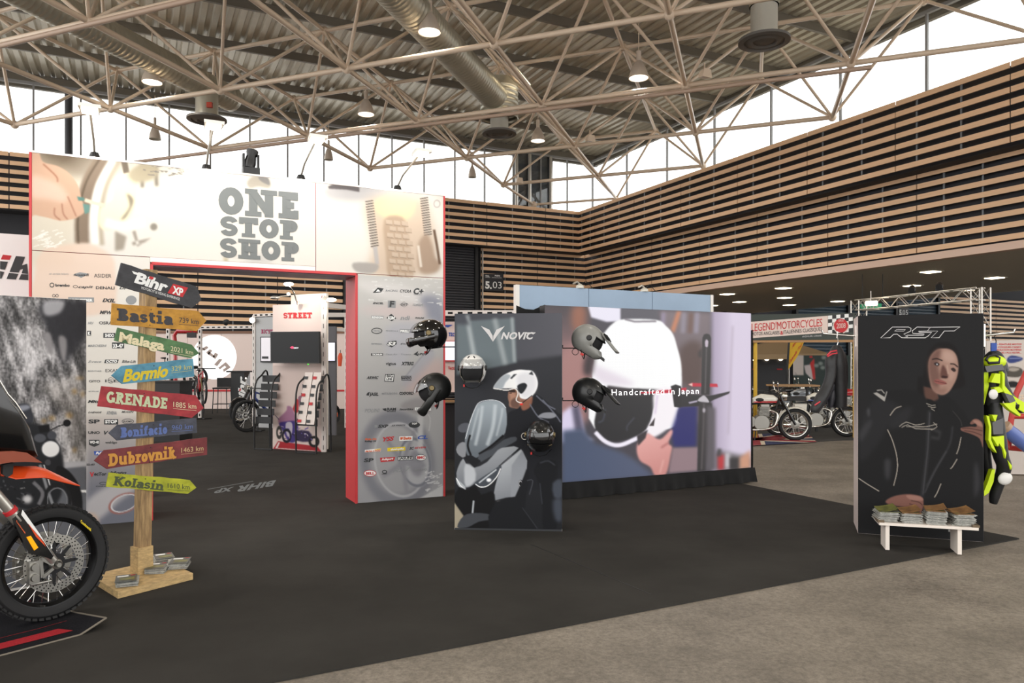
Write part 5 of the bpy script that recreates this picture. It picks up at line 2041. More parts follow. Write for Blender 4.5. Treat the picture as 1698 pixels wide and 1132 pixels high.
def shell(name, m, near_pts, half, parent, taper=.55, smooth=None, off0=0.0):
 """a plastic body panel: outline in side view, full thickness about the bike's middle plane, narrowing to its rim"""
 P = [PB.hit(x, y, off0) for x, y in near_pts]
 cen = sum(P, V((0, 0, 0))) / len(P)
 rings = []
 for k, (w, s) in enumerate(((-1, taper), (-.8, .86), (0, 1), (.8, .86), (1, taper))):
  rings.append([cen + (p - cen) * s + SY * (half * w) for p in P])
 mb = MB().loft(rings)
 return mb.build(name, m, parent, smooth=smooth or 50)


# high beak mudguard: long blade, arched across
up_ = q7((-30, 590), (120, 598), (270, 600), (340, 618), (440, 665), (520, 705), (588, 740))
lo_ = q7((-30, 660), (65, 692), (200, 680), (300, 676), (400, 702), (490, 722), (585, 742))
rings = []
for (ux, uy), (lx, ly), w in zip(up_, lo_, (.07, .085, .09, .085, .075, .06, .025)):
 u_, l_ = PB.hit(ux, uy), PB.hit(lx, ly)
 ring = []
 for k in range(9):
  t = -1 + 2 * k / 8
  ring.append(u_.lerp(l_, t * t * .9) + SY * (w * t))
 for k in range(9):
  t = 1 - 2 * k / 8
  ring.append(u_.lerp(l_, t * t * .9) + SY * (w * t) - Z * .006)
 rings.append(ring)
MB().loft(rings).build('front_mudguard', M_orange, bike, smooth=40)
mb = MB()
mb.prism(zb(q7, (25, 590), (105, 575), (95, 660), (55, 685), (20, 660), off=.09), -PB.n * .03)
mb.build('guard_bracket', M_blkmatt, bike)
# fairing, side band, screen
shell('fairing', M_blkgloss, q7((-420, -260), (-150, -190), (0, 60), (60, 130), (110, 200), (180, 320), (248, 556), (120, 540), (-60, 520), (-300, 500), (-480, 300)), .17, bike, .72)
shell('fairing_band', M_orange_d, q7((-200, 470), (0, 462), (120, 478), (250, 562), (100, 556), (-30, 560), (-200, 590)), .178, bike, .85)
mb = MB()
pts = zb(q7, (-150, -190), (0, 55), (60, 120), (140, 238))
mb.tube([p + PB.n * .10 for p in pts], .006, 8)
mb.tube([p - PB.n * .10 for p in pts], .006, 8)
mb.build('screen_edge', M_chrome, bike, smooth=50)
mb = MB()
rows = []
for p in zb(q7, (-230, -330), (-120, -150), (0, 55), (100, 190)):
 rows.append([p + SY * (.12 * t) - HX * (.05 * t * t) for t in (-1, -.5, 0, .5, 1)])
mb.grid(lambda u, w: rows[int(round(w * 3))][int(round(u * 4))], 4, 3)
mb.build('windscreen', glass_mat('screen_tint', (.55, .56, .58), .12), bike, smooth=60, fix=False)
mb = MB()
c_ = zb(q7, (190, 430))[0]
mb.lathe([(0, 0), (.05, 0), (.058, -.03), (.05, -.07), (0, -.08)], c_ + HX * .02, HX, 18)
mb.build('headlight', M_chrome, bike, smooth=40)
# the rest of the machine, out of the photograph to the left
RC = WC - HX * 1.56
RC.z = .34
wheel(bike, RC, SY, .33, .14, spokes=32, hub_r=.07, hub_w=.16, rim_r=.225, knobs=False)


def bl(x, y, z):
 return V((WC.x, WC.y, 0)) + HX * x + SY * y + Z * z


def lshell(name, m, pts, half, taper=.6):
 P = [bl(x, 0, z) for x, z in pts]
 cen = sum(P, V((0, 0, 0))) / len(P)
 return MB().loft([[cen + (p - cen) * s + SY * (half * w) for p in P] for w, s in ((-1, taper), (-.7, .9), (0, 1), (.7, .9), (1, taper))]).build(name, m, bike, smooth=50)


lshell('fuel_tank', M_orange, [(-.42, .86), (-.5, 1.1), (-.72, 1.16), (-.95, 1.02), (-.98, .86), (-.7, .78)], .15)
lshell('seat', M_blkmatt, [(-.9, .86), (-.95, .98), (-1.2, .95), (-1.65, 1.06), (-1.7, .98), (-1.3, .84)], .13)
lshell('tail', M_orange, [(-1.5, .92), (-1.7, 1.0), (-1.95, 1.06), (-1.92, .96), (-1.6, .84)], .09)
lshell('engine', M_engine, [(-.5, .4), (-.52, .74), (-.8, .8), (-1.0, .7), (-1.08, .42), (-.9, .26), (-.6, .28)], .13, .8)
mb = MB()
for y in (-.12, .12):
 mb.tube([bl(-.44, y * .4, .98), bl(-.5, y, .72), bl(-.62, y, .4), bl(-1.05, y, .42), bl(-1.1, y, .8), bl(-.5, y * .5, .98)], .02, 8)
 mb.tube([bl(-1.05, y, .45), bl(-1.56, y, .34)], .024, 8)
mb.build('frame', M_orange, bike, smooth=50)
mb = MB().tube([bl(-.5, 0, 1.12) + SY * s for s in (-.42, -.3)] + [bl(-.46, 0, 1.16) + SY * s for s in (-.12, .12)] + [bl(-.5, 0, 1.12) + SY * s for s in (.3, .42)], .014, 10)
mb.build('handlebar', M_black, bike, smooth=50)
mb = MB().tube([bl(-.7, -.16, .3), bl(-.74, -.3, .012)], .013, 8)
mb.build('side_stand', M_black, bike)
mb = MB().tube([bl(-.52, -.08, .6), bl(-.44, -.1, .42), bl(-.6, -.12, .25), bl(-1.1, -.14, .32), bl(-1.6, -.16, .62)], [.02, .02, .022, .03, .05], 10)
mb.build('exhaust', M_cast, bike, smooth=50)
# ================================================================== HELMET DISPLAY (TALL DARK PANEL)
M_panelside = mat('panel_side', (222, 216, 210), .5)
M_novicwhite = mat('ink_logo_pale', (206, 204, 204), .5)
n0, n1 = V((-.536, 7.045, 0)), V((.463, 6.97, 0))
UN = (n1 - n0).normalized()
PN = Pl(n0, UN)
nov = thing('helmet_display', 'dark two metre display panel with a scooter rider and winged logo', 'display panel', (n0 + n1) / 2, world=True)
NH = 2.03
mb = MB()
mb.obox(n0 + Z * .012 - PN.n * .004, UN * 1.0, -PN.n * .42, Z * (NH - .012))
mb.build('panel_box', mat('panel_dark', (46, 48, 52), .5), nov)
mb = MB()
mb.obox(n0 + Z * .012 - UN * .003 - PN.n * .01, UN * 1.006, PN.n * .004, Z * .02)
mb.build('foot_rail', M_alu, nov)
a = Art(748, 515, 940, 890, (50, 51, 55), 2.4)
a.poly([(748, 515), (940, 515), (940, 620), (748, 620)], ((62, 64, 69), (82, 82, 88), (756, 560), (932, 545)), blur=0)
a.poly([(748, 612), (940, 588), (940, 890), (748, 890)], ((52, 53, 57), (34, 35, 38), (800, 620), (820, 860)), blur=3)
a.poly([(757, 533), (853, 527), (857, 601), (757, 622)], (92, 100, 104), blur=2)
a.line([(774, 522), (788, 600)], 7, (150, 156, 158), blur=2.5, alpha=.8)
a.line([(820, 528), (838, 604)], 8, (138, 144, 146), blur=2.5, alpha=.8)
a.line([(849, 526), (853, 600)], 5, (140, 146, 148), blur=2, alpha=.8)
a.poly(c7((480, 120), (560, 120), (620, 220), (480, 210)), (70, 72, 78), blur=3)
# rider
a.poly(c7((985, 840), (1040, 815), (1110, 900), (1120, 1010), (1030, 995), (995, 960), (975, 905)), (128, 98, 84), smooth=3, blur=.8)
a.poly(c7((985, 850), (1000, 900), (985, 960), (1000, 990), (1060, 980), (1040, 860)), (150, 116, 100), smooth=3, blur=1.2)
a.poly(c7((1000, 930), (1060, 900), (1080, 990), (1010, 990)), (96, 74, 66), smooth=3, blur=1.6)
a.poly(c7((975, 830), (1040, 825), (1050, 850), (990, 852)), (52, 40, 38), blur=.8)
a.line(c7((985, 862), (1012, 858)), 1, (40, 30, 30), blur=.4)
a.poly(c7((1070, 1000), (1200, 870), (1290, 900), (1440, 1040), (1500, 1132), (1500, 1700), (960, 1700), (965, 1120), (1000, 1030)), (33, 34, 38), smooth=3, blur=1.2)
a.poly(c7((1100, 920), (1200, 880), (1190, 980), (1110, 1020)), (120, 84, 70), smooth=3, blur=1)
for g in (((1240, 880), (1330, 960), (1420, 1010)), ((1180, 960), (1260, 1080), (1360, 1132)), ((1300, 920), (1420, 1060), (1470, 1132))):
 a.line(c7(*g), 2.2, (92, 94, 104), smooth=4, blur=.8)
a.poly(c7((838, 812), (900, 720), (970, 670), (1060, 640), (1150, 642), (1210, 655), (1250, 730), (1252, 800), (1215, 870), (1150, 912), (1090, 900), (1080, 850), (1060, 815), (930, 815)), (206, 206, 208), smooth=4, blur=.6)
a.poly(c7((838, 812), (900, 720), (960, 680), (1000, 700), (950, 760), (920, 815)), (150, 156, 162), smooth=3, blur=1)
a.poly(c7((1060, 700), (1190, 660), (1240, 740), (1220, 850), (1150, 905), (1100, 880)), (188, 188, 192), smooth=4, blur=3)
a.poly(c7((995, 720), (1030, 680), (1060, 678), (1010, 725)), (60, 62, 66), blur=.5)
a.poly(c7((1062, 800), (1080, 775), (1130, 762), (1155, 790), (1120, 850), (1090, 860)), (40, 42, 46), smooth=3, blur=.6)
a.line(c7((838, 812), (960, 830), (1040, 815), (1070, 860), (1052, 920), (1080, 945), (1110, 950)), 1.6, (200, 198, 196), smooth=4, blur=.4)
a.line(c7((1110, 950), (1200, 880)), 1.4, (30, 30, 32), blur=.4)
a.poly(c7((1086, 955), (1115, 950), (1112, 972), (1090, 972)), (190, 50, 46), blur=.4)
a.poly(c7((1200, 650), (1215, 690), (1170, 680)), (60, 62, 66), blur=.6)
# scooter
a.poly(c8((155, 140), (190, 112), (240, 110), (260, 150), (210, 188), (160, 180)), (78, 80, 86), smooth=4, blur=.8)
a.poly(c8((835, 50), (880, 22), (960, 20), (990, 50), (940, 70), (850, 62)), (120, 122, 128), smooth=4, blur=.8)
a.poly(c8((210, 245), (250, 100), (290, 0), (330, -60), (420, -85), (500, -75), (560, -20), (555, 190), (420, 330), (290, 412), (225, 370)), ((132, 140, 146), (92, 98, 104), (790, 670), (780, 750)), smooth=3, blur=.8)
for g, w in ((((300, 300), (340, 120), (360, -40)), 5), (((400, 300), (450, 140), (470, -50)), 6), (((260, 250), (300, 90), (330, -20)), 2.5), (((480, 220), (520, 60), (530, -20)), 3)):
 a.line(c8(*g), w, (172, 178, 182), smooth=4, blur=1.6, alpha=.65)
a.line(c8((215, 245), (255, 100), (300, -20), (340, -70), (430, -88), (510, -72), (560, -20)), .9, (196, 200, 204), smooth=5, blur=.4)
a.line(c8((255, 210), (235, 300), (262, 385)), 3.2, (24, 24, 26), smooth=4, blur=.5)
a.line(c8((330, 375), (430, 310), (540, 215)), 4, (26, 26, 28), smooth=4, blur=.6)
a.poly(c8((330, 380), (440, 330), (545, 250), (640, 225), (650, 260), (560, 310), (350, 440)), (70, 73, 78), smooth=2, blur=.8)
a.poly(c8((135, 335), (160, 285), (215, 275), (215, 400), (160, 385)), (120, 122, 126), smooth=2, blur=.8)
a.poly(c8((140, 580), (150, 490), (195, 410), (220, 455), (290, 490), (400, 440), (490, 340), (560, 315), (670, 320), (500, 480), (300, 620), (215, 660)), ((142, 145, 149), (104, 107, 112), (790, 740), (800, 800)), smooth=2, blur=.6)
a.poly(c8((215, 455), (290, 492), (300, 600), (220, 655), (205, 560)), (158, 161, 165), smooth=2, blur=1.5)
a.poly(c8((200, 400), (295, 490), (345, 430), (260, 380)), (34, 35, 38), blur=.8)
a.poly(c8((520, 470), (690, 330), (740, 430), (735, 520), (640, 735), (560, 745), (445, 775), (470, 640)), ((150, 153, 157), (112, 115, 120), (840, 760), (860, 820)), smooth=1, blur=.6)
a.poly(c8((610, 470), (700, 340), (740, 430), (735, 510), (640, 735), (600, 740)), (124, 127, 132), smooth=1, blur=1.2)
a.line(c8((670, 325), (500, 475)), 1, (30, 30, 32), blur=.4)
a.poly(c8((290, 625), (360, 570), (440, 520), (505, 475), (522, 490), (480, 580), (400, 650), (340, 655)), (66, 70, 76), smooth=3, blur=.5)
a.line(c8((300, 628), (345, 655), (410, 640), (480, 570), (515, 495)), 1.4, (214, 216, 220), smooth=4, blur=.4)
a.ell(c8((415, 595))[0], 4, 3, (220, 222, 226), blur=1.2)
a.line(c8((330, 620), (400, 565), (480, 505)), 2, (180, 184, 188), blur=.8)
a.poly(c8((135, 570), (150, 590), (212, 650), (214, 680), (160, 650), (138, 610)), (150, 154, 158), smooth=2, blur=.6)
a.line(c8((138, 580), (170, 640), (214, 676)), 1.3, (214, 216, 218), blur=.4)
a.poly(c8((160, 660), (225, 680), (300, 640), (350, 720), (440, 690), (470, 780), (420, 1040), (160, 1040), (110, 800)), (22, 23, 25), smooth=2, blur=1)
a.poly(c8((110, 770), (165, 850), (200, 900), (170, 1040), (105, 1040)), (140, 132, 116), blur=1.2)
a.line(c8((285, 770), (275, 880)), 3, (150, 154, 158), blur=.6)
a.line(c8((495, 790), (485, 870)), 3.4, (150, 154, 158), blur=.6)
a.poly(c8((145, 995), (200, 900), (300, 875), (430, 890), (440, 930), (330, 950), (230, 1000)), (64, 66, 70), smooth=3, blur=.8)
a.poly(c8((480, 775), (560, 780), (615, 830), (615, 860), (590, 885), (540, 840)), (120, 116, 112), smooth=3, blur=.6)
a.ell(c8((595, 850))[0], 3, 3, (190, 170, 150), blur=.8)
a.ell(c8((688, 625))[0], 3.6, 6, (22, 22, 24), blur=.5)
a.ring(c8((684, 625))[0], 2.8, 5, .8, (170, 170, 172), blur=.4)
a.poly(c8((735, 500), (760, 600), (720, 850), (820, 1030), (420, 1030), (470, 780), (640, 740)), (30, 31, 34), smooth=2, blur=1.2)
a.line(c8((740, 600), (790, 600), (760, 720)), 1, (84, 86, 92), smooth=3, blur=.5)
a.poly(c8((800, 520), (840, 440), (920, 425), (1000, 470), (985, 800), (990, 1010), (880, 1020), (870, 780), (830, 600)), (28, 29, 32), smooth=3, blur=1.2)
a.line(c8((850, 450), (920, 432), (980, 470)), 1.6, (70, 72, 78), smooth=4, blur=1)
a.line(c8((850, 620), (870, 800)), 1.4, (56, 58, 64), blur=.8)
a.poly(c8((960, 620), (1040, 590), (1040, 740), (970, 740)), (64, 68, 76), smooth=2, blur=2)
a.poly(c8((960, 770), (1040, 760), (1040, 940), (980, 930)), (62, 66, 74), smooth=2, blur=3)
a.line(c8((700, 830), (830, 1010)), 1, (60, 62, 66), blur=.6)
GN = 1.25
a.a = np.clip(96 + (a.a - 96) * 1.16, 12, 255)
q_ = [n0 + Z * NH, n0 + UN + Z * NH, n0 + UN + Z * .03, n0 + Z * .03]
fp = sheet('printed_sheet', a, q_, (200, 400), M_print, nov, gain=GN)
ORG[fp.name] = ORG[nov.name]
mb = MB()
flat(mb, PN, c7((722, 228), (800, 262), (832, 320), (834, 376), (790, 310)), .003)
flat(mb, PN, c7((945, 228), (868, 262), (838, 320), (834, 376), (880, 310)), .003)
p = c7((908, 350), (1220, 350))
txt(mb, 'NOVIC', PN, p[0], p[1], 10.6, .003, 'h', .03, .3)
p = c7((1215, 300), (1236, 300))
flat(mb, PN, c7((1150, 288), (1236, 288), (1226, 300), (1150, 302)), .0034)
mb.build('lettering', M_novicwhite, fp, fix=False)


# ------------------------------------------------------------------ helmets
M_liner = mat('helmet_liner', (24, 24, 26), .9)
M_visor = glass_mat('visor_clear', (.82, .83, .84), .16)
M_visordk = mat('visor_dark', (20, 20, 21), .06, coat=1.0)
M_strap = mat('strap_red', (196, 44, 40), .6)
M_gold = mat('pivot_bronze', (110, 96, 66), .35, metal=.7)


def helmet(name, label, c, fwd, up, col, style, rough=.2, s=1.0, chin=0.0):
 """shell, liner, visor or peak, vents, chin parts; x towards the face"""
 f = V(fwd).normalized()
 sd = V(up).cross(f).normalized()
 u = f.cross(sd)
 rot = Matrix((f, sd, u)).transposed()
 t = thing(name, label, 'helmet', c)
 mm = rot.to_4x4() @ Matrix.Scale(s, 4)
 ms = mat('helmet_%d_%d_%d_%d' % (*col, int(rough * 100)), col, rough, coat=1.0 if rough < .3 else .1)

 def P(th, ph, k=1.0):
  """th 0 = face; egg-shaped head"""
  x = math.cos(ph) * math.cos(th)
  rx = .168 if x > 0 else .158
  return V((rx * x * k, .126 * math.cos(ph) * math.sin(th) * k, (.142 if ph > 0 else .15) * math.sin(ph) * k))

 def hole(th, ph):
  a_ = abs(math.degrees((th + math.pi) % (2 * math.pi) - math.pi))
  d_ = math.degrees(ph)
  if d_ < -58:
   return True
  if style == 'jet':
   return a_ < 62 and d_ < 14
  if style == 'modular':
   return a_ < 64 and d_ < 18
  if style == 'full':
   return a_ < 66 and -22 < d_ < 18
  if style == 'mx':
   return a_ < 60 and -16 < d_ < 22
 mb = MB()
 nu, nv = 48, 26
 vid = {}
 for i in range(nv + 1):
  ph = math.radians(-70 + 160 * i / nv)
  for j in range(nu):
   th = 2 * math.pi * j / nu
   p = P(th, ph)
   if style == 'mx' and p.x > .06 and p.z < -.03:      # long chin bar
    p.x += .065 * min(1, (-.03 - p.z) / .05)
    p.y *= .82
   if style in ('modular', 'full') and p.x > .06 and p.z < -.02:
    p.x += .018
   mb.v.append(p)
   vid[(i, j)] = len(mb.v) - 1
 for i in range(nv):
  for j in range(nu):
   th = 2 * math.pi * (j + .5) / nu
   ph = math.radians(-70 + 160 * (i + .5) / nv)
   if hole(th, ph):
    continue
   mb.f.append((vid[(i, j)], vid[(i, (j + 1) % nu)], vid[(i + 1, (j + 1) % nu)], vid[(i + 1, j)]))
   mb.m.append(0)
 mb.xf(mm).build('shell', ms, t, smooth=40, fix=False)
 mb = MB().ell((-.004, 0, -.002), (.152, .116, .132), None, 24, 14, -46, 90)
 mb.xf(mm).build('liner', M_liner, t, smooth=50)
 # padded rim along the face opening
 lo, hi, wd = {'jet': (-56, 14, 63), 'modular': (-22, 18, 67), 'full': (-22, 18, 67), 'mx': (-16, 22, 61)}[style]
 loop = []
 for k in range(13):
  loop.append(P(math.radians(-wd + 2 * wd * k / 12), math.radians(hi), 1.005))
 if style == 'jet':
  loop = [P(math.radians(-wd), math.radians(-52), 1.005), P(math.radians(-wd - 1), math.radians(-20), 1.005)] + loop + [P(math.radians(wd + 1), math.radians(-20), 1.005), P(math.radians(wd), math.radians(-52), 1.005)]
  MB().tube(loop, .006, 6).xf(mm).build('edge_trim', M_chrome if col[0] > 150 else M_black, t, smooth=60)
 else:
  MB().tube(loop, .005, 6).xf(mm).build('edge_trim', M_black, t, smooth=60)
 for sg in (-1, 1):
  mb = MB().lathe([(0, .012), (.02, .012), (.026, .004), (.026, -.012)], V((.03, sg * .124, .012)), V((0, sg, 0)), 16)
  mb.xf(mm).build('visor_pivot', M_gold if col[0] < 60 and style != 'mx' else M_blkmatt, t, smooth=40)
 if style in ('jet', 'modular', 'full'):
  if style == 'full':
   v0, v1, k0, m_ = -24, 30, 1.03, M_visordk
  elif style == 'jet':
   v0, v1, k0, m_ = 4, 40, 1.05, M_visor
  else:
   v0, v1, k0, m_ = 14, 52, 1.07, M_visor
  rows = []
  for i in range(7):
   ph = math.radians(v0 + (v1 - v0) * i / 6)
   row = []
   for j in range(19):
    th = math.radians(-72 + 144 * j / 18)
    p = P(th, ph, k0 + (.10 * (1 - i / 6) if style == 'modular' else 0))
    row.append(p)
   rows.append(row)
  mb = MB().grid(lambda a_, b_: rows[int(round(b_ * 6))][int(round(a_ * 18))], 18, 6)
  mb.xf(mm).build('visor', m_, t, smooth=60, fix=False)
 if style == 'mx':
  rows = []
  for i, (ph, ext) in enumerate(((52, 0), (44, .01), (38, .05), (34, .11), (32, .17))):
   row = []
   for j in range(9):
    th = math.radians(-42 + 84 * j / 8)
    p = P(th, math.radians(ph), 1.05)
    row.append(V((p.x + ext, p.y * (1 - ext * 1.2), p.z + .012 * math.cos(th * 2) - ext * .28)))
   rows.append(row)
  mb = MB().grid(lambda a_, b_: rows[int(round(b_ * 4))][int(round(a_ * 8))], 8, 4)
  n_ = len(mb.v)
  mb.v += [p - V((0, 0, .006)) for p in mb.v]
  fs = list(mb.f)
  mb.add([], [])
  mb.f += [tuple(i + n_ for i in f[::-1]) for f in fs]
  mb.m += [0] * len(fs)
  mb.xf(mm).build('peak', ms, t, smooth=40, fix=False)
  mb = MB()
  for sg in (-1, 1):
   mb.prism([V((.115, sg * .06, .11)), V((.15, sg * .05, .11)), V((.19, sg * .045, .085)), V((.16, sg * .055, .085))], V((0, sg * .006, .012)))
  mb.xf(mm).build('peak_vent', M_hole, t)
  mb = MB().prism([V((.13, -.02, -.09)), V((.238, -.03, -.1)), V((.238, .03, -.1)), V((.13, .02, -.09))], V((-.01, 0, .025)))
  mb.xf(mm).build('mouth_vent', M_blkmatt, t)
 if style == 'modular':
  drop = chin
  mb = MB()
  pts = [V((-.02, sg_ * .134, -.02)) for sg_ in (1,)] + [V((.06, .13, -.05 - drop * .4)), V((.15, .095, -.085 - drop * .8)), V((.2, .04, -.1 - drop)), V((.2, -.04, -.1 - drop)), V((.15, -.095, -.085 - drop * .8)), V((.06, -.13, -.05 - drop * .4)), V((-.02, -.134, -.02))]
  mb.tube(cat_rom(pts, 4), [.022] * 5 + [.032] * 5 + [.04] * 9 + [.032] * 5 + [.022] * 5, 12, flat=(.45, 1.05))
  mb.xf(mm).build('chin_bar', ms, t, smooth=60)
  mb = MB().tube([V((.212, -.03, -.1 - drop)), V((.214, .03, -.1 - drop))], .012, 8, flat=(.5, 1))
  mb.xf(mm).build('mouth_vent', M_hole, t)
 # brow vents and straps
 mb = MB()
 for sg in (-1, 1):
  p0_, p1_ = P(math.radians(sg * 22), math.radians(46), 1.012), P(math.radians(sg * 17), math.radians(60), 1.012)
  mb.tube([p0_, (p0_ + p1_) / 2 * 1.01, p1_], [.004, .008, .003], 8, flat=(1, .5))
 mb.xf(mm).build('brow_vent', M_hole, t)
 if style == 'full':
  MB().tube([P(math.radians(-66 + 132 * k / 10), math.radians(-27), 1.03) for k in range(11)], .006, 6).xf(mm).build('chin_trim', M_gold, t, smooth=60)
 mb = MB()
 mb.tube([V((.02, .1, -.12)), V((.05, .05, -.165)), V((.06, 0, -.175)), V((.05, -.05, -.165)), V((.02, -.1, -.12))], .008, 6, flat=(1, .35))
 mb.xf(mm).build('chin_strap', M_black, t, smooth=60)
 mb = MB().box((.045, -.075, -.15), (.03, .012, .02))
 mb.xf(mm).build('strap_buckle', M_strap, t)
 return t


helmet('open_helmet', 'glossy black helmet with raised clear visor, facing left, upper of two', at(713, 555, 7.25), (-.93, -.25, -.12), (-.12, 0, 1), (14, 14, 15), 'modular', .12, 1.06, -.05)
helmet('flip_up_helmet', 'matt black helmet with its chin bar tilted down, facing left, lower of two', at(720, 644, 7.25), (-.85, -.2, -.42), (-.4, 0, .9), (26, 27, 26), 'modular', .45, 1.06, .045)
helmet('white_open_helmet', 'white open face helmet facing forward on the dark helmet display', at(784, 612, 6.86), (-.08, -1, -.02), (0, 0, 1), (232, 230, 226), 'jet', .15, .98)
helmet('dark_visor_helmet', 'black helmet with dark mirrored visor hung low on the dark helmet display', at(896, 722, 6.8), (-.15, -1, -.05), (0, 0, 1), (22, 22, 23), 'full', .3, 1.02)
helmet('grey_offroad_helmet', 'grey off-road helmet with peak, facing right beside the helmet display', at(975, 563, 7.2), (.8, -.3, -.5), (.5, 0, .85), (136, 136, 132), 'mx', .4, 1.02)
helmet('black_offroad_helmet', 'black off-road helmet with peak, facing right, below the grey one', at(976, 651, 7.2), (.84, -.3, -.45), (.45, 0, .88), (26, 27, 28), 'mx', .35, 1.02)
M_hook = mat('hook_black', (30, 30, 31), .4, metal=.5)
for (x0, y0, x1, y1, Yh, lab, side) in ((933, 577, 962, 577, 7.12, 'black wire hook carrying the grey off-road helmet', 1), (933, 664, 962, 664, 7.12, 'black wire hook carrying the black off-road helmet', 1)):
 t = thing('helmet_hook', lab, 'hook', at(x0, y0, Yh), world=True, group='wire helmet hooks')
 MB().tube([at(x0, y0 - 5, Yh), at(x0, y0, Yh), at(x1, y1, Yh + .06), at(x1 + 4, y1 + 6, Yh + .06)], .006, 6).build('arm', M_hook, t)
 MB().torus(at(x1 - 8, y1 + 6, Yh + .06), V((0, 1, 0)), .03, .003, 20, 6).build('wire_ring', M_hook, t)
for (x, y, lab, Yh) in ((742, 575, 'black wire hook carrying the glossy black helmet', 7.2), (742, 662, 'black wire hook carrying the matt black helmet', 7.2)):
 t = thing('helmet_hook', lab, 'hook', at(x, y, Yh), world=True, group='wire helmet hooks')
 MB().tube([at(757, y, Yh), at(722, y, Yh), at(716, y - 8, Yh)], .006, 6).build('arm', M_hook, t)
for (x, y, lab) in ((870, 723, 'short steel bracket behind the dark visored helmet'), (786, 600, 'short steel bracket behind the white open helmet')):
 t = thing('helmet_bracket', lab, 'bracket', PN.hit(x, y), world=True)
 MB().tube([PN.hit(x, y, 0), PN.hit(x, y, .13)], .006, 8).build('arm', M_alu, t)
 MB().torus(PN.hit(x, y, .05), PN.n, .03, .004, 20, 6).build('wire_ring', M_alu, t)

# ================================================================== LED SCREEN
SR = V((3.15, 9.94, 0))
PS = Pl(SR, A)
M_led = print_mat('led_picture', .35, emit=1.0)
a = Art(900, 495, 1250, 810, (70, 66, 74), 2.0)
a.poly([(900, 495), (975, 495), (975, 700), (900, 700)], ((60, 54, 60), (160, 118, 116), (950, 505), (945, 600)), blur=6)
a.poly(s2((140, 140), (260, 140), (240, 330), (150, 330)), (150, 96, 74), smooth=2, blur=6)
a.poly(s2((60, 480), (290, 480), (300, 760), (60, 900)), (168, 124, 120), smooth=2, blur=8)
a.poly(s2((270, 120), (548, 150), (548, 262), (430, 268), (300, 230)), (236, 232, 246), blur=1.5)
a.poly(s2((550, 150), (860, 165), (860, 260), (550, 262)), (88, 86, 94), blur=2)
a.poly(s2((860, 165), (1300, 190), (1280, 1100), (1060, 1100)), ((126, 112, 116), (96, 86, 92), (1100, 520), (1120, 680)), blur=4)
a.poly(s2((960, 330), (1010, 180), (1050, 180), (990, 360)), (196, 128, 96), blur=2)
for x, c in ((900, (150, 138, 160)), (1070, (146, 138, 150)), (1130, (112, 84, 76)), (1180, (150, 142, 158))):
 a.line(s2((x, 190), (x - 10, 360)), 7, c, blur=2.5)
a.poly(s2((1040, 480), (1210, 440), (1220, 760), (1050, 780)), (86, 66, 62), smooth=2, blur=5)
a.poly([(1180, 505), (1250, 505), (1250, 800), (1180, 800)], ((170, 156, 180), (216, 204, 224), (1180, 600), (1215, 600)), blur=3)
a.line([(1215, 540), (1207, 720)], 3, (188, 174, 192), blur=2)
a.poly(s3((1330, 480), (1620, 540), (1620, 640), (1330, 650)), (96, 92, 94), smooth=1, blur=4)
a.poly(s3((1350, 520), (1410, 520), (1400, 640), (1350, 640)), (190, 50, 56), blur=3)
a.poly(s3((1410, 500), (1450, 500), (1450, 630), (1410, 630)), (206, 200, 206), blur=3)
a.poly(s3((1450, 545), (1530, 545), (1530, 640), (1450, 640)), (52, 48, 50), blur=2)
a.poly(s3((1530, 540), (1620, 480), (1620, 630), (1530, 640)), (204, 150, 122), blur=3)
a.line(s3((1365, 470), (1355, 530)), 6, (70, 66, 70), blur=2)
# white shell of the helmet in the film
a.poly(s2((310, 720), (320, 600), (345, 480), (400, 370), (480, 280), (570, 245), (840, 250), (920, 300), (980, 370), (1015, 480), (1045, 600), (1052, 740), (1045, 900), (1010, 1010), (960, 1150), (330, 1150)), (255, 255, 255), smooth=4, blur=1.2)
a.poly(s2((320, 620), (380, 640), (600, 740), (660, 790), (440, 790), (330, 730)), (232, 222, 232), smooth=3, blur=5)
a.line(s2((580, 245), (660, 265), (840, 262)), 2.5, (110, 100, 110), blur=1)
a.poly(s2((250, 560), (330, 480), (310, 690), (240, 700)), (60, 48, 52), smooth=2, blur=4)
a.poly(s3((60, 170), (200, 130), (250, 360), (330, 400), (60, 420)), (220, 210, 236), smooth=2, blur=3)
a.poly(s3((140, 120), (200, 110), (240, 330), (170, 330)), (90, 84, 106), blur=3)
a.poly(s3((370, -10), (825, -10), (815, 150), (780, 280), (700, 350), (560, 400), (470, 405), (370, 360), (328, 270), (345, 150)), (38, 37, 40), smooth=3, blur=1)
a.poly(s2((440, 795), (620, 820), (830, 825), (960, 835), (960, 880), (380, 880)), (52, 46, 50), smooth=1, blur=1.5)
a.line(s3((420, 140), (400, 230), (360, 250)), 2, (74, 78, 92), smooth=4, blur=1)
a.line(s3((660, 210), (600, 280), (600, 320)), 2, (70, 72, 84), smooth=4, blur=1)
a.line(s3((335, 330), (420, 410), (520, 440), (640, 400), (780, 310), (850, 100)), 7, (246, 240, 252), smooth=5, blur=1.4)
a.poly(s3((830, -20), (1040, -20), (1030, 120), (985, 240), (900, 330), (790, 380), (770, 290), (815, 200)), (250, 244, 248), smooth=3, blur=2)
a.line(s3((850, 20), (830, 180)), 2, (210, 190, 220), blur=1.5)
a.poly(s3((1030, 120), (1180, 110), (1170, 450), (985, 455), (960, 330)), (36, 36, 104), blur=3)
a.poly(s3((975, 460), (1190, 455), (1185, 650), (940, 670)), (146, 122, 128), blur=2)
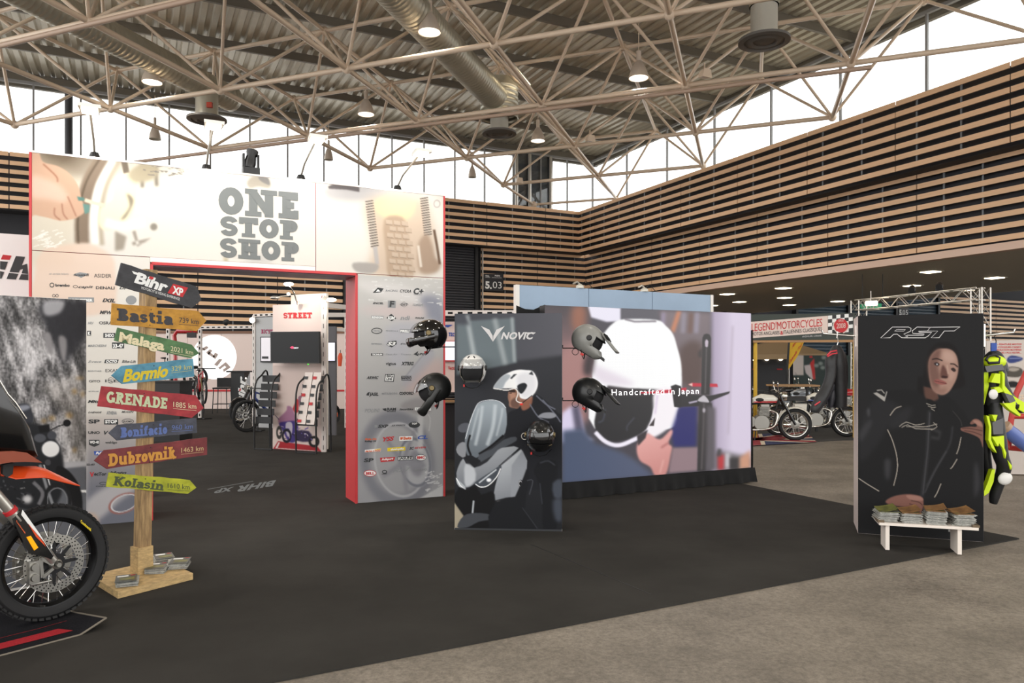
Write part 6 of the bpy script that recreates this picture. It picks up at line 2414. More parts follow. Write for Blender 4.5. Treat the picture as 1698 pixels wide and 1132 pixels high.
a.poly(s3((60, 320), (230, 300), (330, 420), (560, 500), (660, 560), (760, 640), (830, 700), (60, 760)), ((70, 82, 108), (84, 92, 116), (940, 730), (1050, 780)), smooth=1, blur=4)
a.poly(s3((680, 440), (760, 340), (870, 390), (960, 310), (975, 340), (940, 420), (970, 450), (960, 520), (920, 680), (830, 690), (790, 620), (700, 560)), ((232, 170, 164), (206, 140, 134), (1070, 720), (1090, 780)), smooth=4, blur=1.5)
a.line(s3((880, 460), (940, 420)), 3, (180, 110, 108), blur=1.5)
a.line(s3((900, 560), (870, 670)), 2.5, (226, 170, 162), blur=1.5)
a.poly(s3((680, 360), (770, 310), (750, 380), (690, 445)), (56, 50, 54), blur=1)
a.poly(s3((780, 280), (830, 210), (820, 280)), (60, 52, 54), blur=.8)
# the tool stand and red pencils in the film
for pts in (((700, 850), (980, 825), (1090, 810), (1090, 835), (960, 855), (720, 862)), ((1105, 785), (1140, 772), (1345, 780), (1350, 806), (1140, 802))):
 a.poly(s2(*pts), (196, 40, 60), blur=.8)
a.poly(s2((1105, 785), (1140, 772), (1140, 802)), (236, 200, 190), blur=.6)
a.poly(s2((1212, 870), (1222, 400), (1235, 372), (1258, 364), (1282, 372), (1293, 400), (1292, 560), (1280, 870)), (44, 41, 42), blur=.8)
a.poly(s2((1243, 430), (1252, 412), (1262, 412), (1272, 430), (1268, 470), (1258, 480), (1245, 470)), (196, 182, 196), blur=.6)
a.line(s2((1256, 480), (1245, 860)), 2.6, (84, 78, 80), blur=.6)
a.poly(s2((1185, 520), (1220, 480), (1220, 560), (1190, 560)), (60, 52, 52), blur=1.5)
a.poly(s2((975, 850), (1040, 860), (1280, 880), (1452, 842), (1440, 862), (1320, 910), (1290, 925), (1270, 960), (1050, 970), (1040, 975), (990, 970)), (40, 38, 40), blur=.8)
a.poly(s2((960, 800), (1000, 785), (1045, 800), (1050, 860), (1040, 975), (990, 970), (975, 860)), (34, 32, 35), blur=.8)
a.poly(s2((1105, 932), (1180, 915), (1180, 930), (1115, 945)), (180, 170, 190), blur=.5)
a.poly(s2((1180, 920), (1220, 880), (1245, 880), (1280, 930), (1250, 940)), (196, 190, 196), smooth=2, blur=.8)
a.poly(s3((1195, 80), (1300, 90), (1310, 200), (1250, 650), (1180, 655)), (48, 44, 46), blur=1)
a.poly(s3((1260, 110), (1330, 130), (1330, 640), (1250, 650)), (92, 86, 92), blur=3)
a.line(s3((1235, 90), (1230, 300), (1215, 640)), 3, (84, 78, 80), blur=1)
a.ell(s3((1235, 150))[0], 2.4, 4, (180, 172, 180), blur=1)
m_ = 1 + .05 * np.sin(np.arange(a.W) * 2.1)[None, :, None] * np.sin(np.arange(a.H) * 1.3)[:, None, None]
a.a = a.a * m_
SW_, SZ0, SZ1 = 3.1, .2, 2.23
led = thing('led_screen', 'large LED video wall playing a film of hands on a white helmet', 'screen', SR - A * 1.55, world=True)
mb = MB()
mb.obox(SR - A * SW_ + Z * SZ0 - PS.n * .003, A * SW_, -PS.n * .12, Z * (SZ1 - SZ0))
mb.build('cabinet', M_black, led)
q_ = [SR - A * SW_ + Z * SZ1, SR + Z * SZ1, SR + Z * SZ0, SR - A * SW_ + Z * SZ0]
pic = sheet('picture', a, q_, (330, 300), M_led, led, gain=.95, cap=0)
ORG[pic.name] = ORG[led.name]
mb = MB()
p = s2((470, 876), (1192, 862))
txt(mb, 'Handcrafted in Japan', PS, p[0], p[1], 10, .004, 'r', .12)
mb.build('subtitle_lettering', mat('led_white', (250, 250, 252), .5, emit=((255, 255, 255), 1.1)), pic, fix=False)
mb = MB()
mb.box(SR - A * 1.5 + Z * .106 - PS.n * .3, (3.0, .5, .185), ANG)
for s in (.4, 2.6):
 mb.bar(SR - A * s - PS.n * .16 + Z * .2, SR - A * s - PS.n * .16 + Z * 2.2, .05, .05)
mb.build('support', M_black, led)
# skirt of black cloth under the picture and around its right side
M_cloth = mat('drape_black', (22, 22, 23), .95, bump=(8, .3, .02))
mb = MB()


def skirt(u, w):
 s = SW_ + .05 - u * (SW_ + .1)
 fold = .02 * math.sin(u * 57) + .012 * math.sin(u * 131 + 2)
 return SR - A * s + PS.n * (.02 + fold * (1 - w) + .03 * (1 - w)) + Z * (.016 + (.2 - .016) * w + .012 * math.sin(u * 23) * (1 - w) * 0)


mb.grid(skirt, 120, 6)
mb.grid(lambda u, w: SR + A * (.012 + .008 * math.sin(w * 9 + u * 6)) - PS.n * (.5 * u - .02) + Z * (.016 + 2.0 * w * (1 - .08 * u)), 10, 16)
sk = mb.build('screen_drape', M_cloth, smooth=60, fix=False)
tag(sk, 'black cloth skirt draped under and beside the LED screen', 'drape')
# the drape at the screen's upper left
mb = MB()
dl = [PS.hit(x, y, -.25) for x, y in ((856, 506), (872, 512), (886, 513), (903, 505), (912, 508))]
mb.grid(lambda u, w: V((dl[int(round(u * 4))].x, dl[int(round(u * 4))].y, .02 + (dl[int(round(u * 4))].z - .02) * w)) + PS.n * .02 * math.sin(u * 21), 4, 6)
dr = mb.build('corner_drape', M_cloth, smooth=60, fix=False)
tag(dr, 'black cloth hanging left of the LED screen under the blue board', 'drape')

# blue board standing behind the screen
br = at(1178, 550, 10.3)
br.z = 0
PBl = Pl(br, A)
M_blue = mat('board_blue', (150, 172, 196), .45, noise=(.8, .12))
bb = thing('blue_board', 'long pale blue board wall standing behind the LED screen', 'board wall', br - A * 1.45, world=True)
zt_ = PBl.hit(1178, 489).z
for k in range(3):
 mb = MB()
 mb.obox(br - A * (2.93 - k * .977) + A * .004 + Z * .012, A * .969, -PBl.n * .05, Z * (zt_ - .012))
 mb.build('board_panel', M_blue, bb)
mb = MB()
mb.obox(br + Z * .012 - PBl.n * .06, A * .045, PBl.n * .07, Z * (zt_ - .01))
mb.build('end_post', M_white, bb)
mb = MB()
mb.obox(br - A * 2.975 + Z * .012 - PBl.n * .06, A * .045, PBl.n * .07, Z * (zt_ - .01))
mb.build('end_post', M_white, bb)
for k, (x, y, lab) in enumerate(((963, 478, 'small pale spotlight on the blue board, left of two'), (1070, 484, 'small pale spotlight on the blue board, right of two'))):
 p = PBl.hit(x, y)
 p = V((p.x, p.y, zt_)) - PBl.n * .02
 t = thing('board_spotlight', lab, 'spotlight', p, rz=ANG)
 MB().lathe([(.0, 0), (.05, 0), (.05, .03), (.02, .05), (0, .05)], (0, 0, 0), Z, 12).build('clamp', M_ductpale, t)
 MB().tube([(.0, 0, .05), (-.04, 0, .08), (-.1, 0, .05)], .012, 8).build('arm', M_alu, t)
 MB().tube([(.0, 0, .04), (.1, .02, .1), (.2, .03, .02)], .004, 6).build('cable', M_black, t)

# ================================================================== RST PANEL
r0 = gnd(1422.8, 886)
UT = V((.937, -.348, 0)).normalized()
PT = Pl(r0, UT)
NT = -PT.n                      # into the display
TW, TH_, TD = .99, 2.0, .53
rst = thing('clothing_display', 'black display panel of a dark haired rider in a leather jacket', 'display panel', r0 + UT * .5, world=True)
mb = MB()
mb.obox(r0 + Z * .012 + NT * .004, UT * TW, NT * (TD - .004), Z * (TH_ - .012))
mb.build('panel_box', mat('panel_pinkwhite', (228, 214, 208), .35), rst)
mb = MB()
mb.obox(r0 + UT * TW + Z * .012, UT * .004, NT * TD, Z * (TH_ - .012))
mb.build('side_print', mat('panel_black', (26, 26, 27), .5), rst)
a = Art(1415, 515, 1640, 912, (37, 37, 39), 2.4)
SKIN, SKD, SKL = (176, 134, 116), (104, 74, 66), (214, 176, 158)
a.poly(r6((740, 1140), (755, 900), (800, 800), (880, 760), (980, 780), (1040, 880), (1060, 1000), (1060, 1140)), (28, 25, 26), smooth=4, blur=2)
a.poly(r7((545, 0), (640, 40), (645, 115), (600, 100), (560, 82)), (112, 80, 70), smooth=2, blur=1.2)
a.poly(r6((768, 960), (792, 870), (850, 818), (930, 812), (988, 840), (1018, 900), (1026, 980), (1012, 1060), (985, 1120), (945, 1180), (895, 1206), (835, 1190), (790, 1130)), (198, 158, 142), smooth=4, blur=1.2)
a.poly(r6((765, 960), (790, 870), (850, 815), (880, 830), (850, 950), (870, 1060), (840, 1180), (790, 1110)), (140, 104, 94), smooth=3, blur=3)
a.poly(r6((900, 830), (980, 850), (1000, 920), (930, 930), (890, 890)), (222, 184, 168), smooth=3, blur=3)
a.poly(r6((950, 1000), (1000, 1010), (985, 1070), (940, 1080)), (214, 174, 158), smooth=3, blur=2.5)
a.line(r6((800, 905), (840, 898), (890, 915)), 1.8, (50, 36, 34), smooth=4, blur=.5)
a.line(r6((955, 942), (990, 945), (1020, 970)), 1.8, (54, 38, 36), smooth=4, blur=.5)
a.poly(r6((815, 940), (840, 928), (865, 945), (845, 962)), (66, 52, 52), smooth=3, blur=.6)
a.ell(r6((843, 946))[0], 1.6, 1.4, (190, 190, 196), blur=.4)
a.poly(r6((960, 985), (985, 975), (1005, 1000), (985, 1010)), (66, 50, 48), smooth=3, blur=.6)
a.poly(r6((890, 950), (930, 1010), (935, 1060), (900, 1062), (870, 1050)), (120, 82, 74), smooth=3, blur=1.5)
a.line(r6((930, 950), (938, 1030)), 2, (226, 190, 174), blur=1)
a.poly(r6((890, 1042), (935, 1050), (920, 1065), (880, 1058)), (70, 44, 42), smooth=2, blur=.8)
a.poly(r6((815, 1085), (850, 1072), (905, 1090), (928, 1112), (880, 1120), (830, 1105)), (176, 106, 100), smooth=3, blur=.8)
a.line(r6((818, 1087), (870, 1098), (926, 1112)), 1, (104, 58, 56), smooth=3, blur=.4)
a.poly(r6((800, 1120), (860, 1150), (930, 1150), (900, 1200), (840, 1188)), (172, 132, 118), smooth=3, blur=2.5)
a.poly(r7((515, -60), (545, -60), (560, 90), (510, 60)), (26, 24, 25), blur=2)
# jacket
a.poly(r7((130, 380), (150, 180), (240, 60), (420, 20), (540, 50), (600, 110), (700, 60), (800, 150), (900, 300), (938, 420), (938, 920), (130, 920)), (31, 31, 33), smooth=2, blur=2)
a.poly(r7((150, 200), (230, 80), (330, 90), (400, 140), (330, 250), (240, 400), (135, 480)), (44, 44, 47), smooth=3, blur=4)
a.poly(r7((330, 230), (410, 150), (480, 140), (440, 240), (340, 280)), (48, 48, 51), smooth=3, blur=4)
a.poly(r7((135, 300), (200, 220), (220, 240), (150, 360)), (66, 66, 70), smooth=2, blur=3)
a.poly(r7((185, 160), (200, 140), (205, 180), (195, 200)), (84, 84, 88), smooth=2, blur=2)
a.poly(r7((300, 480), (340, 480), (330, 600), (305, 590)), (70, 70, 74), smooth=2, blur=3)
a.line(r7((580, 160), (590, 170), (575, 460), (540, 720)), 7, (52, 52, 55), blur=1.6)
a.line(r7((592, 170), (580, 400), (548, 700)), 1.6, (84, 84, 88), blur=.6)
a.poly(r7((570, 80), (640, 110), (640, 160), (600, 150)), (24, 24, 25), smooth=2, blur=1)
a.line(r7((600, 270), (660, 300), (650, 340), (600, 330)), 6, (58, 58, 60), blur=2)
a.line(r7((740, 260), (720, 380), (640, 520), (570, 650)), 3, (62, 62, 66), smooth=4, blur=1.5)
a.line(r7((700, 420), (620, 560), (560, 690)), 2, (78, 78, 82), smooth=4, blur=1.2)
for g in (((318, 280), (350, 350), (378, 450), (382, 540), (358, 645)), ((130, 595), (190, 635), (265, 680)), ((770, 470), (740, 520), (725, 535)), ((665, 630), (640, 690), (622, 720)), ((410, 130), (370, 145), (335, 190)), ((795, 330), (780, 400), (765, 440))):
 a.line(r7(*g), 1.7, (188, 178, 166), smooth=4, blur=.4)
a.line(r7((740, 160), (790, 220), (800, 260)), 1, (80, 76, 74), smooth=3, blur=.5)
for g in (((395, 262), (440, 232), (500, 252), (560, 240)), ((410, 268), (450, 250), (500, 275), (620, 278)), ((440, 262), (520, 262), (570, 262), (640, 245)), ((615, 235), (640, 262), (600, 285))):
 a.line(r7(*g), 1.5, (176, 168, 158), smooth=2, blur=.4)
for g in (((570, 112), (605, 125), (630, 122)), ((580, 128), (612, 140), (632, 135)), ((600, 145), (625, 160))):
 a.line(r7(*g), 1.4, (176, 168, 158), blur=.4)
a.poly(r7((225, 45), (300, 100), (318, 35), (312, 32), (300, 70), (250, 40)), (200, 196, 190), blur=.5)
a.line(r7((250, 28), (280, 24), (300, 48)), 2, (190, 186, 180), blur=.5)
# hands
a.poly(r7((305, 745), (360, 712), (450, 698), (530, 712), (552, 745), (545, 800), (520, 832), (480, 790), (420, 780), (340, 770)), (158, 110, 98), smooth=4, blur=1)
a.poly(r7((440, 705), (530, 714), (548, 740), (470, 735)), (190, 140, 126), smooth=3, blur=1.2)
for g in (((470, 740), (520, 750), (545, 770)), ((460, 760), (510, 785), (525, 815))):
 a.line(r7(*g), 1.4, (96, 62, 56), smooth=3, blur=.5)
a.poly(r7((852, 240), (880, 212), (915, 220), (938, 260), (938, 400), (915, 340), (860, 310), (800, 290), (795, 270), (850, 262), (895, 262), (890, 240), (865, 248)), (150, 106, 94), smooth=3, blur=.8)
a.poly(r7((870, 222), (915, 225), (935, 262), (905, 255)), (196, 146, 130), smooth=3, blur=1)
for g in (((800, 272), (860, 275), (935, 290)), ((815, 288), (870, 296), (930, 318))):
 a.line(r7(*g), 1.2, (88, 56, 50), smooth=3, blur=.5)
a.poly(r7((880, 520), (900, 500), (920, 640), (880, 720)), (62, 62, 66), smooth=3, blur=3)
a.line(r7((100, 970), (560, 995), (800, 1005)), .6, (90, 90, 92), blur=.3)
a.poly(r7((712, 928), (758, 928), (758, 944), (712, 942)), (176, 172, 168), blur=.3)
q_ = [r0 + Z * TH_, r0 + UT * TW + Z * TH_, r0 + UT * TW + Z * .014, r0 + Z * .014]
fr = sheet('printed_sheet', a, q_, (230, 420), M_print, rst, gain=.58)
ORG[fr.name] = ORG[rst.name]
mb = MB()
OUT = [((358, 722), (462, 628), (590, 628), (618, 640), (612, 668), (560, 690), (585, 712), (745, 712), (765, 690), (650, 690), (625, 672), (660, 632), (690, 628), (1040, 626), (990, 662), (905, 664), (858, 720), (790, 720), (850, 664), (680, 662), (668, 672), (790, 672), (800, 688), (762, 720), (540, 720), (495, 690), (470, 690), (440, 720), (358, 722))]
R_ = ((362, 721), (462, 628), (600, 628), (622, 640), (616, 664), (560, 688), (594, 712), (570, 720), (540, 718), (502, 688), (472, 690), (442, 719))
S_ = ((560, 720), (742, 720), (770, 702), (798, 674), (690, 672), (684, 664), (760, 662), (790, 630), (672, 628), (632, 660), (636, 682), (734, 688), (728, 698), (590, 698))
T_ = ((776, 630), (1040, 627), (990, 661), (905, 662), (860, 719), (792, 720), (850, 662), (764, 662))
for g in (R_, S_, T_):
 stroke2d(mb, PT, r6(*g), 1.1, .003, True)
stroke2d(mb, PT, r6((480, 662), (560, 662), (574, 650), (500, 648)), .9, .003, True)
mb.build('lettering', M_novicwhite, fr, fix=False)
# clothes rails out of both sides
for (xa, ya, xb, yb, off, lab) in ((1419, 557, 1365, 553, -.25, 'chrome clothes rail on the left side of the clothing display'), (1632, 556, 1681, 551, -.22, 'chrome clothes rail on the right side of the clothing display')):
 pa, pb = PT.hit(xa, ya, off), PT.hit(xb, yb, off)
 t = thing('clothes_rail', lab, 'rail', pa, world=True)
 MB().tube([pa, pb, pb + Z * .03 + (pb - pa).normalized() * .01], .011, 10).build('bar', M_chrome, t, smooth=50)
 MB().obox(pa - Z * .1 - NT * .02 - UT * .006, UT * .012, NT * .04, Z * .2).build('wall_plate', M_chrome, t)

# ------------------------------------------------------------------ low bench with catalogues
M_bench = mat('bench_white', (232, 222, 212), .4)
tl, tr_ = gnd(1458, 866, .24), gnd(1623, 875, .24)
ub = (tr_ - tl).normalized()
vb = V((-ub.y, ub.x, 0))
if vb.y < 0:
 vb = -vb
LB = (tr_ - tl).length
bench = thing('low_bench', 'low white bench carrying catalogue piles at the foot of the clothing display', 'bench', tl + ub * LB / 2, world=True)
mb = MB().obox(tl - Z * .022, ub * LB, vb * .27, Z * .022)
mb.build('top_board', M_bench, bench)
for s, nm in ((0, 'end_stop'), (LB - .03, 'end_stop')):
 MB().obox(tl + ub * s + vb * 0 - ub * .012, ub * .05, vb * .27, Z * .02).build(nm, mat('bench_metal', (120, 104, 84), .4, metal=.5), bench)
for s in (.07, .8):
 MB().obox(tl + ub * s * LB + vb * .02 + V((0, 0, -.24 + .012)), ub * .03, vb * .22, Z * .206).build('leg', M_bench, bench)
CVB = [M_cov3, (M_cov2, (-.4, -.4, .4, -.1)), (M_inkwht, (-.3, .2, .2, .34))]
CVG = [M_cov2, (M_cov1, (-.5, -.5, .5, -.2)), (M_inkwht, (-.4, .25, .3, .4))]
ab = math.atan2(ub.y, ub.x)
for k, (s, n, cv, lab) in enumerate(((.1, 14, CVG, 'green covered catalogue pile at the left end of the low bench'), (.34, 14, CVB, 'brown covered catalogue pile second from the left on the low bench'),
                                     (.61, 18, CVB, 'tallest brown covered catalogue pile on the low bench'), (.87, 16, CVB, 'brown covered catalogue pile at the right end of the low bench'))):
 t = magazine_stack(tl + ub * (s * LB) + vb * .135, ab + R.uniform(-.12, .12), n, .145, .2, cv, lab, group='catalogue piles on the low bench', th=.0062, fan=.014)
 t.location.z = .2405
 # the open wing of the uppermost copy
 top = [c for c in t.children][-1]
 mb = MB().grid(lambda u, w: V((-.075 + .15 * u, -.1 + .2 * w, .006 * n + .03 * u * u + .012 * w)), 6, 3)
 mb.build('raised_cover', cv[0], t, fix=False)

# ================================================================== LEATHER SUITS ON THE RAILS
def limb(mb, pts, radii, flat_=(1, .75)):
 mb.tube([p for p in cat_rom(pts, 4)], [radii[min(i // 4, len(radii) - 1)] + (radii[min(i // 4 + 1, len(radii) - 1)] - radii[min(i // 4, len(radii) - 1)]) * (i % 4) / 4 for i in range((len(pts) - 1) * 4 + 1)], 14, flat=flat_)


M_leather = mat('leather_black', (32, 32, 34), .5, bump=(30, .3, .01))
M_leagrey = mat('leather_grey', (96, 96, 98), .55)
M_fluo = mat('leather_fluo', (206, 232, 20), .5)
M_slider = mat('knee_slider', (226, 224, 220), .4)
e5 = zc(1600, 560, 3.775)


def garment(name, label, Yg):
 return thing(name, label, 'suit', at(1400, 700, Yg), world=True)


# black suit, left rail
Yg = PT.hit(1385, 560, -.25).y - .02
su = thing('black_leather_suit', 'black leather riding suit with red piping hanging left of the clothing display', 'suit', at(1380, 690, Yg), world=True)
G = lambda x, y, d=0.0: at(*l5((x, y))[0], Yg + d)
mb = MB()
limb(mb, [G(892, 70), G(890, 140), G(895, 250), G(905, 380), G(915, 500), G(920, 650)], [.035, .085, .1, .09, .085, .075], (1, .8))
mb.build('torso', M_leather, su, smooth=60)
mb = MB()
limb(mb, [G(850, 140, -.06), G(835, 230, -.08), G(835, 340, -.09), G(805, 450, -.1), G(745, 560, -.12), G(690, 660, -.13), G(680, 700, -.13)], [.05, .055, .05, .05, .055, .045, .03])
mb.build('sleeve', M_leather, su, smooth=60)
mb = MB()
limb(mb, [G(935, 140, .05), G(955, 260, .06), G(960, 400, .06), G(950, 520, .05), G(950, 640, .05)], [.045, .05, .045, .04, .03])
mb.build('sleeve', M_leather, su, smooth=60)
mb = MB()
limb(mb, [G(850, 420, .02), G(800, 500), G(740, 600), G(690, 690)], [.06, .06, .055, .04])
limb(mb, [G(850, 450, .02), G(840, 560), G(830, 650)], [.05, .05, .03])
mb.build('leg', mat('leather_slate', (52, 52, 58), .5), su, smooth=60)
mb = MB()
mb.tube([G(800, 165, -.15), G(835, 130, -.15), G(890, 118, -.14), G(895, 145, -.14), G(850, 150, -.15), G(805, 175, -.15)], .007, 6, closed=True)
mb.tube([G(685, 632, -.18), G(735, 598, -.17)], .006, 6)
mb.tube([G(920, 300, -.02), G(945, 310, -.01)], .006, 6)
mb.tube([G(950, 340, .0), G(965, 390, .0)], .006, 6)
mb.build('red_piping', mat('piping_red', (206, 60, 70), .5), su)
mb = MB().tube([G(885, 190, -.1), G(878, 260, -.1), G(882, 330, -.1)], .004, 6)
mb.build('reflective_piping', M_novicwhite, su)
mb = MB().tube([G(895, 70), G(905, 40), G(900, 0), G(885, -20), G(893, 2), G(900, -60)], .004, 6)
mb.build('hanger', M_chrome, su)

# fluorescent suit, right rail
Yg2 = PT.hit(1650, 556, -.22).y
sg_ = thing('fluorescent_racing_suit', 'fluorescent yellow and black racing suit hanging right of the clothing display', 'suit', at(1650, 830, Yg2), world=True)
G = lambda x, y, d=0.0: at(*e5((x, y))[0], Yg2 + d)
mb = MB()
limb(mb, [G(180, 82), G(182, 115), G(180, 190), G(170, 290), G(170, 420)], [.035, .08, .125, .1, .085], (1, .9))
mb.build('torso', M_leather, sg_, smooth=60)
mb = MB()
limb(mb, [G(205, 190, -.05), G(225, 290, -.08), G(270, 370, -.1), G(340, 440, -.1), G(420, 420, -.1)], [.075, .07, .06, .062, .05])
mb.build('sleeve', M_leather, sg_, smooth=60)
mb = MB()
limb(mb, [G(180, 410, -.03), G(190, 520, -.05), G(205, 640, -.06), G(225, 740, -.06), G(245, 810, -.05), G(215, 900, 0), G(185, 990, .03), G(178, 1035, .04)], [.075, .085, .085, .075, .07, .055, .05, .035])
mb.build('leg', M_leather, sg_, smooth=60)
mb = MB()
limb(mb, [G(140, 420, .06), G(130, 560, .08), G(120, 700, .08), G(140, 860, .1), G(110, 980, .12)], [.06, .07, .065, .05, .03])
mb.build('leg', M_leather, sg_, smooth=60)


def patch(m, pts, d, name, th=.012):
 P = [G(x, y, d) for x, y in pts]
 MB().prism(P, V((0, .05, 0))).build(name, m, sg_)


mb = MB()
mb.ell(G(182, 150, -.09), (.105, .06, .06), None, 16, 8)
mb.build('shoulder_panel', M_fluo, sg_, smooth=60)
patch(M_leagrey, ((125, 178), (235, 165), (248, 200), (210, 205), (140, 215)), -.15, 'grey_panel')
mb = MB().tube([G(133, 135, -.13), G(150, 112, -.14), G(190, 106, -.14), G(215, 125, -.13), G(212, 155, -.15), G(150, 158, -.15)], .012, 8, closed=True)
mb.build('neck_piping', M_black, sg_, smooth=60)
patch(M_fluo, ((165, 278), (190, 222), (222, 225), (220, 285)), -.17, 'chest_panel')
patch(M_fluo, ((120, 195), (145, 190), (150, 300), (120, 420)), -.1, 'side_panel')
patch(M_fluo, ((182, 312), (215, 305), (246, 335), (205, 345)), -.16, 'elbow_panel')
patch(M_fluo, ((235, 210), (250, 225), (250, 300), (300, 360), (380, 410), (380, 470), (340, 450), (344, 420), (270, 380), (236, 320)), -.165, 'sleeve_stripe')
patch(M_fluo, ((240, 410), (285, 408), (320, 395), (315, 440), (350, 480), (345, 492), (280, 450)), -.17, 'sleeve_panel')
patch(M_leagrey, ((250, 345), (300, 360), (330, 420), (280, 405)), -.168, 'grey_panel')
patch(M_fluo, ((135, 485), (152, 490), (165, 560), (165, 640), (200, 720), (170, 690), (148, 640), (152, 560)), -.15, 'thigh_stripe')
patch(M_fluo, ((170, 482), (205, 482), (190, 528)), -.14, 'thigh_panel')
patch(M_leagrey, ((172, 530), (240, 500), (240, 600), (180, 605)), -.142, 'grey_panel')
patch(M_fluo, ((172, 622), (245, 612), (248, 690), (260, 720), (255, 755), (238, 690), (215, 660), (208, 680)), -.155, 'thigh_panel')
patch(M_fluo, ((170, 825), (190, 822), (180, 900), (150, 970), (120, 990), (120, 960), (145, 900)), -.06, 'shin_stripe')
patch(M_fluo, ((268, 765), (295, 800), (290, 825), (280, 800)), -.14, 'knee_panel')
MB().ell(G(178, 353, -.17), (.04, .02, .045), None, 12, 8).build('elbow_slider', M_slider, sg_, smooth=60)
MB().ell(G(252, 880, -.09), (.065, .03, .055), Matrix.Rotation(-.5, 3, 'Y'), 14, 8).build('knee_slider', M_slider, sg_, smooth=60)
MB().box(G(180, 58), (.05, .012, .075)).build('hang_tag', M_inkblue, sg_)
MB().tube([G(180, 84), G(190, 60), G(196, 20), G(184, -8), G(193, -18)], .004, 6).build('hanger', M_black, sg_)
mb = MB()
PG2 = Pl(G(180, 150, -.15), V((1, 0, 0)))
# ================================================================== SIGNS ON THE BUILDING
def plate(name, label, cat, plane, pts, m, th=.04, group=None):
 P = [plane.hit(x, y, .12) for x, y in pts]
 t = thing(name, label, cat, P[-1], world=True, group=group)
 MB().prism(P, -plane.n * th).build('plate', m, t)
 return t


M_signdk = mat('sign_black', (38, 38, 42), .5)
PBK = Pl(C1, A)
g8 = zc(730, 310, 5.145)
t = plate('door_number_sign', 'dark square sign reading 5.03 on the slatted back wall', 'sign', PBK, g8((372, 738), (540, 744), (540, 890), (372, 882)), M_signdk)
mb = MB()
for s, xa, xb, w in (('5.', 384, 440, 'h'), ('03', 448, 524, 'r')):
 p = g8((xa, 862), (xb, 866))
 txt(mb, s, PBK, p[0], p[1], 11, .125, w)
for s, xa, xb in (('HALL', 386, 420), ('PORTE', 466, 510)):
 p = g8((xa, 762), (xb, 765))
 txt(mb, s, PBK, p[0], p[1], 2.2, .125, 'b')
flat(mb, PBK, g8((384, 768), (426, 770), (426, 772), (384, 770)), .125); flat(mb, PBK, g8((440, 771), (524, 774), (524, 776), (440, 773)), .125)
mb.build('lettering', M_inkwht, t, fix=False)
for c0_, c1_ in ((18.0, 27.2),):
 pass
PBF = Pl(C1, A)
t = plate('door_number_sign', 'dark square sign reading 5.05 under the far end of the gallery', 'sign', PBF, r6((518, 425), (600, 428), (600, 528), (518, 528)), M_signdk)
mb = MB()
for s, xa, xb, w in (('5.', 521, 548, 'h'), ('05', 550, 594, 'r')):
 p = r6((xa, 524), (xb, 526))
 txt(mb, s, PBF, p[0], p[1], 8.4, .125, w)
mb.build('lettering', M_inkwht, t, fix=False)
e_ = at(1447, 509, 24)
PEX = Pl(e_, V((1, 0, 0)))
t = thing('exit_sign', 'hanging green emergency exit sign reading Sortie de secours', 'sign', e_, world=True)
P = [PEX.hit(x, y) for x, y in r6((196, 432), (370, 428), (370, 480), (196, 486))]
MB().prism(P, V((0, .06, 0))).build('sign_body', mat('exit_green', (40, 150, 100), .4, emit=((40, 150, 100), .35)), t)
mb = MB()
p = r6((226, 456), (340, 454), (216, 478), (352, 474))
txt(mb, 'Sortie', PEX, p[0], p[1], 4.4, .004, 'b')
txt(mb, 'de secours', PEX, p[2], p[3], 3.2, .004, 'b')
mb.build('lettering', M_inkwht, t, fix=False)
mb = MB()
for q in (P[0], P[1]):
 mb.tube([q + V((.05, .03, 0)), V((q.x + .05, q.y + .03, ZS + .02))], .01, 6)
mb.build('hanger', M_black, t)

# ================================================================== ALUMINIUM TRUSS GATE
def truss(mb, p0, p1, side, up, w=.26, r=.018, step=.28):
 p0, p1 = V(p0), V(p1)
 d = p1 - p0
 cs = [side * (sx * w / 2) + up * (sy * w / 2) for sx, sy in ((-1, -1), (1, -1), (1, 1), (-1, 1))]
 for c in cs:
  mb.tube([p0 + c, p1 + c], r, 6)
 n = max(2, int(d.length / step))
 for i in range(n):
  for k in range(4):
   a_, b_ = cs[k], cs[(k + 1) % 4]
   if i % 2:
    a_, b_ = b_, a_
   mb.tube([p0 + d * (i / n) + a_, p0 + d * ((i + 1) / n) + b_], r * .5, 5)


ta, tb = at(1626, 487, 16.4), at(1424, 503, 19.6)
td = (tb - ta)
td.z = 0
tn = td.normalized()
ts_ = Z.cross(tn)
gate = thing('truss_gate', 'aluminium lattice truss gate standing behind the clothing display', 'truss', V((ta.x, ta.y, 0)), world=True)
mb = MB()
truss(mb, ta, V((tb.x, tb.y, ta.z)), ts_, Z)
mb.build('top_beam', M_alu, gate)
for q in (ta, tb):
 mb = MB()
 truss(mb, V((q.x, q.y, .03)), V((q.x, q.y, ta.z + .13)), ts_, tn)
 mb.box((q.x, q.y, .015), (.6, .6, .03), ANG)
 mb.build('leg', M_alu, gate)
for k in (.3, .52):
 q = ta.lerp(V((tb.x, tb.y, ta.z)), k)
 t = thing('stage_spotlight', 'black stage spotlight on top of the truss gate, %s' % ('nearer the right leg' if k < .4 else 'near the middle'), 'spotlight', q + Z * .15, rz=1.0)
 MB().lathe([(0, -.12), (.07, -.12), (.08, 0), (.06, .12), (0, .12)], (0, 0, .13), V((.8, 0, .3)), 12).build('body', M_black, t, smooth=40)
 MB().box((0, 0, .04), (.04, .16, .08)).build('bracket', M_black, t)
q = at(1444, 502, 18.8)
t = thing('tube_light', 'glowing tube light under the truss gate above the exit sign', 'lamp', q, world=True)
MB().tube([at(1436, 503, 18.9), at(1454, 502, 18.7)], .06, 10).build('tube', M_warm, t)
MB().tube([q, V((q.x, q.y, q.z + .3))], .01, 6).build('bracket', M_alu, t)

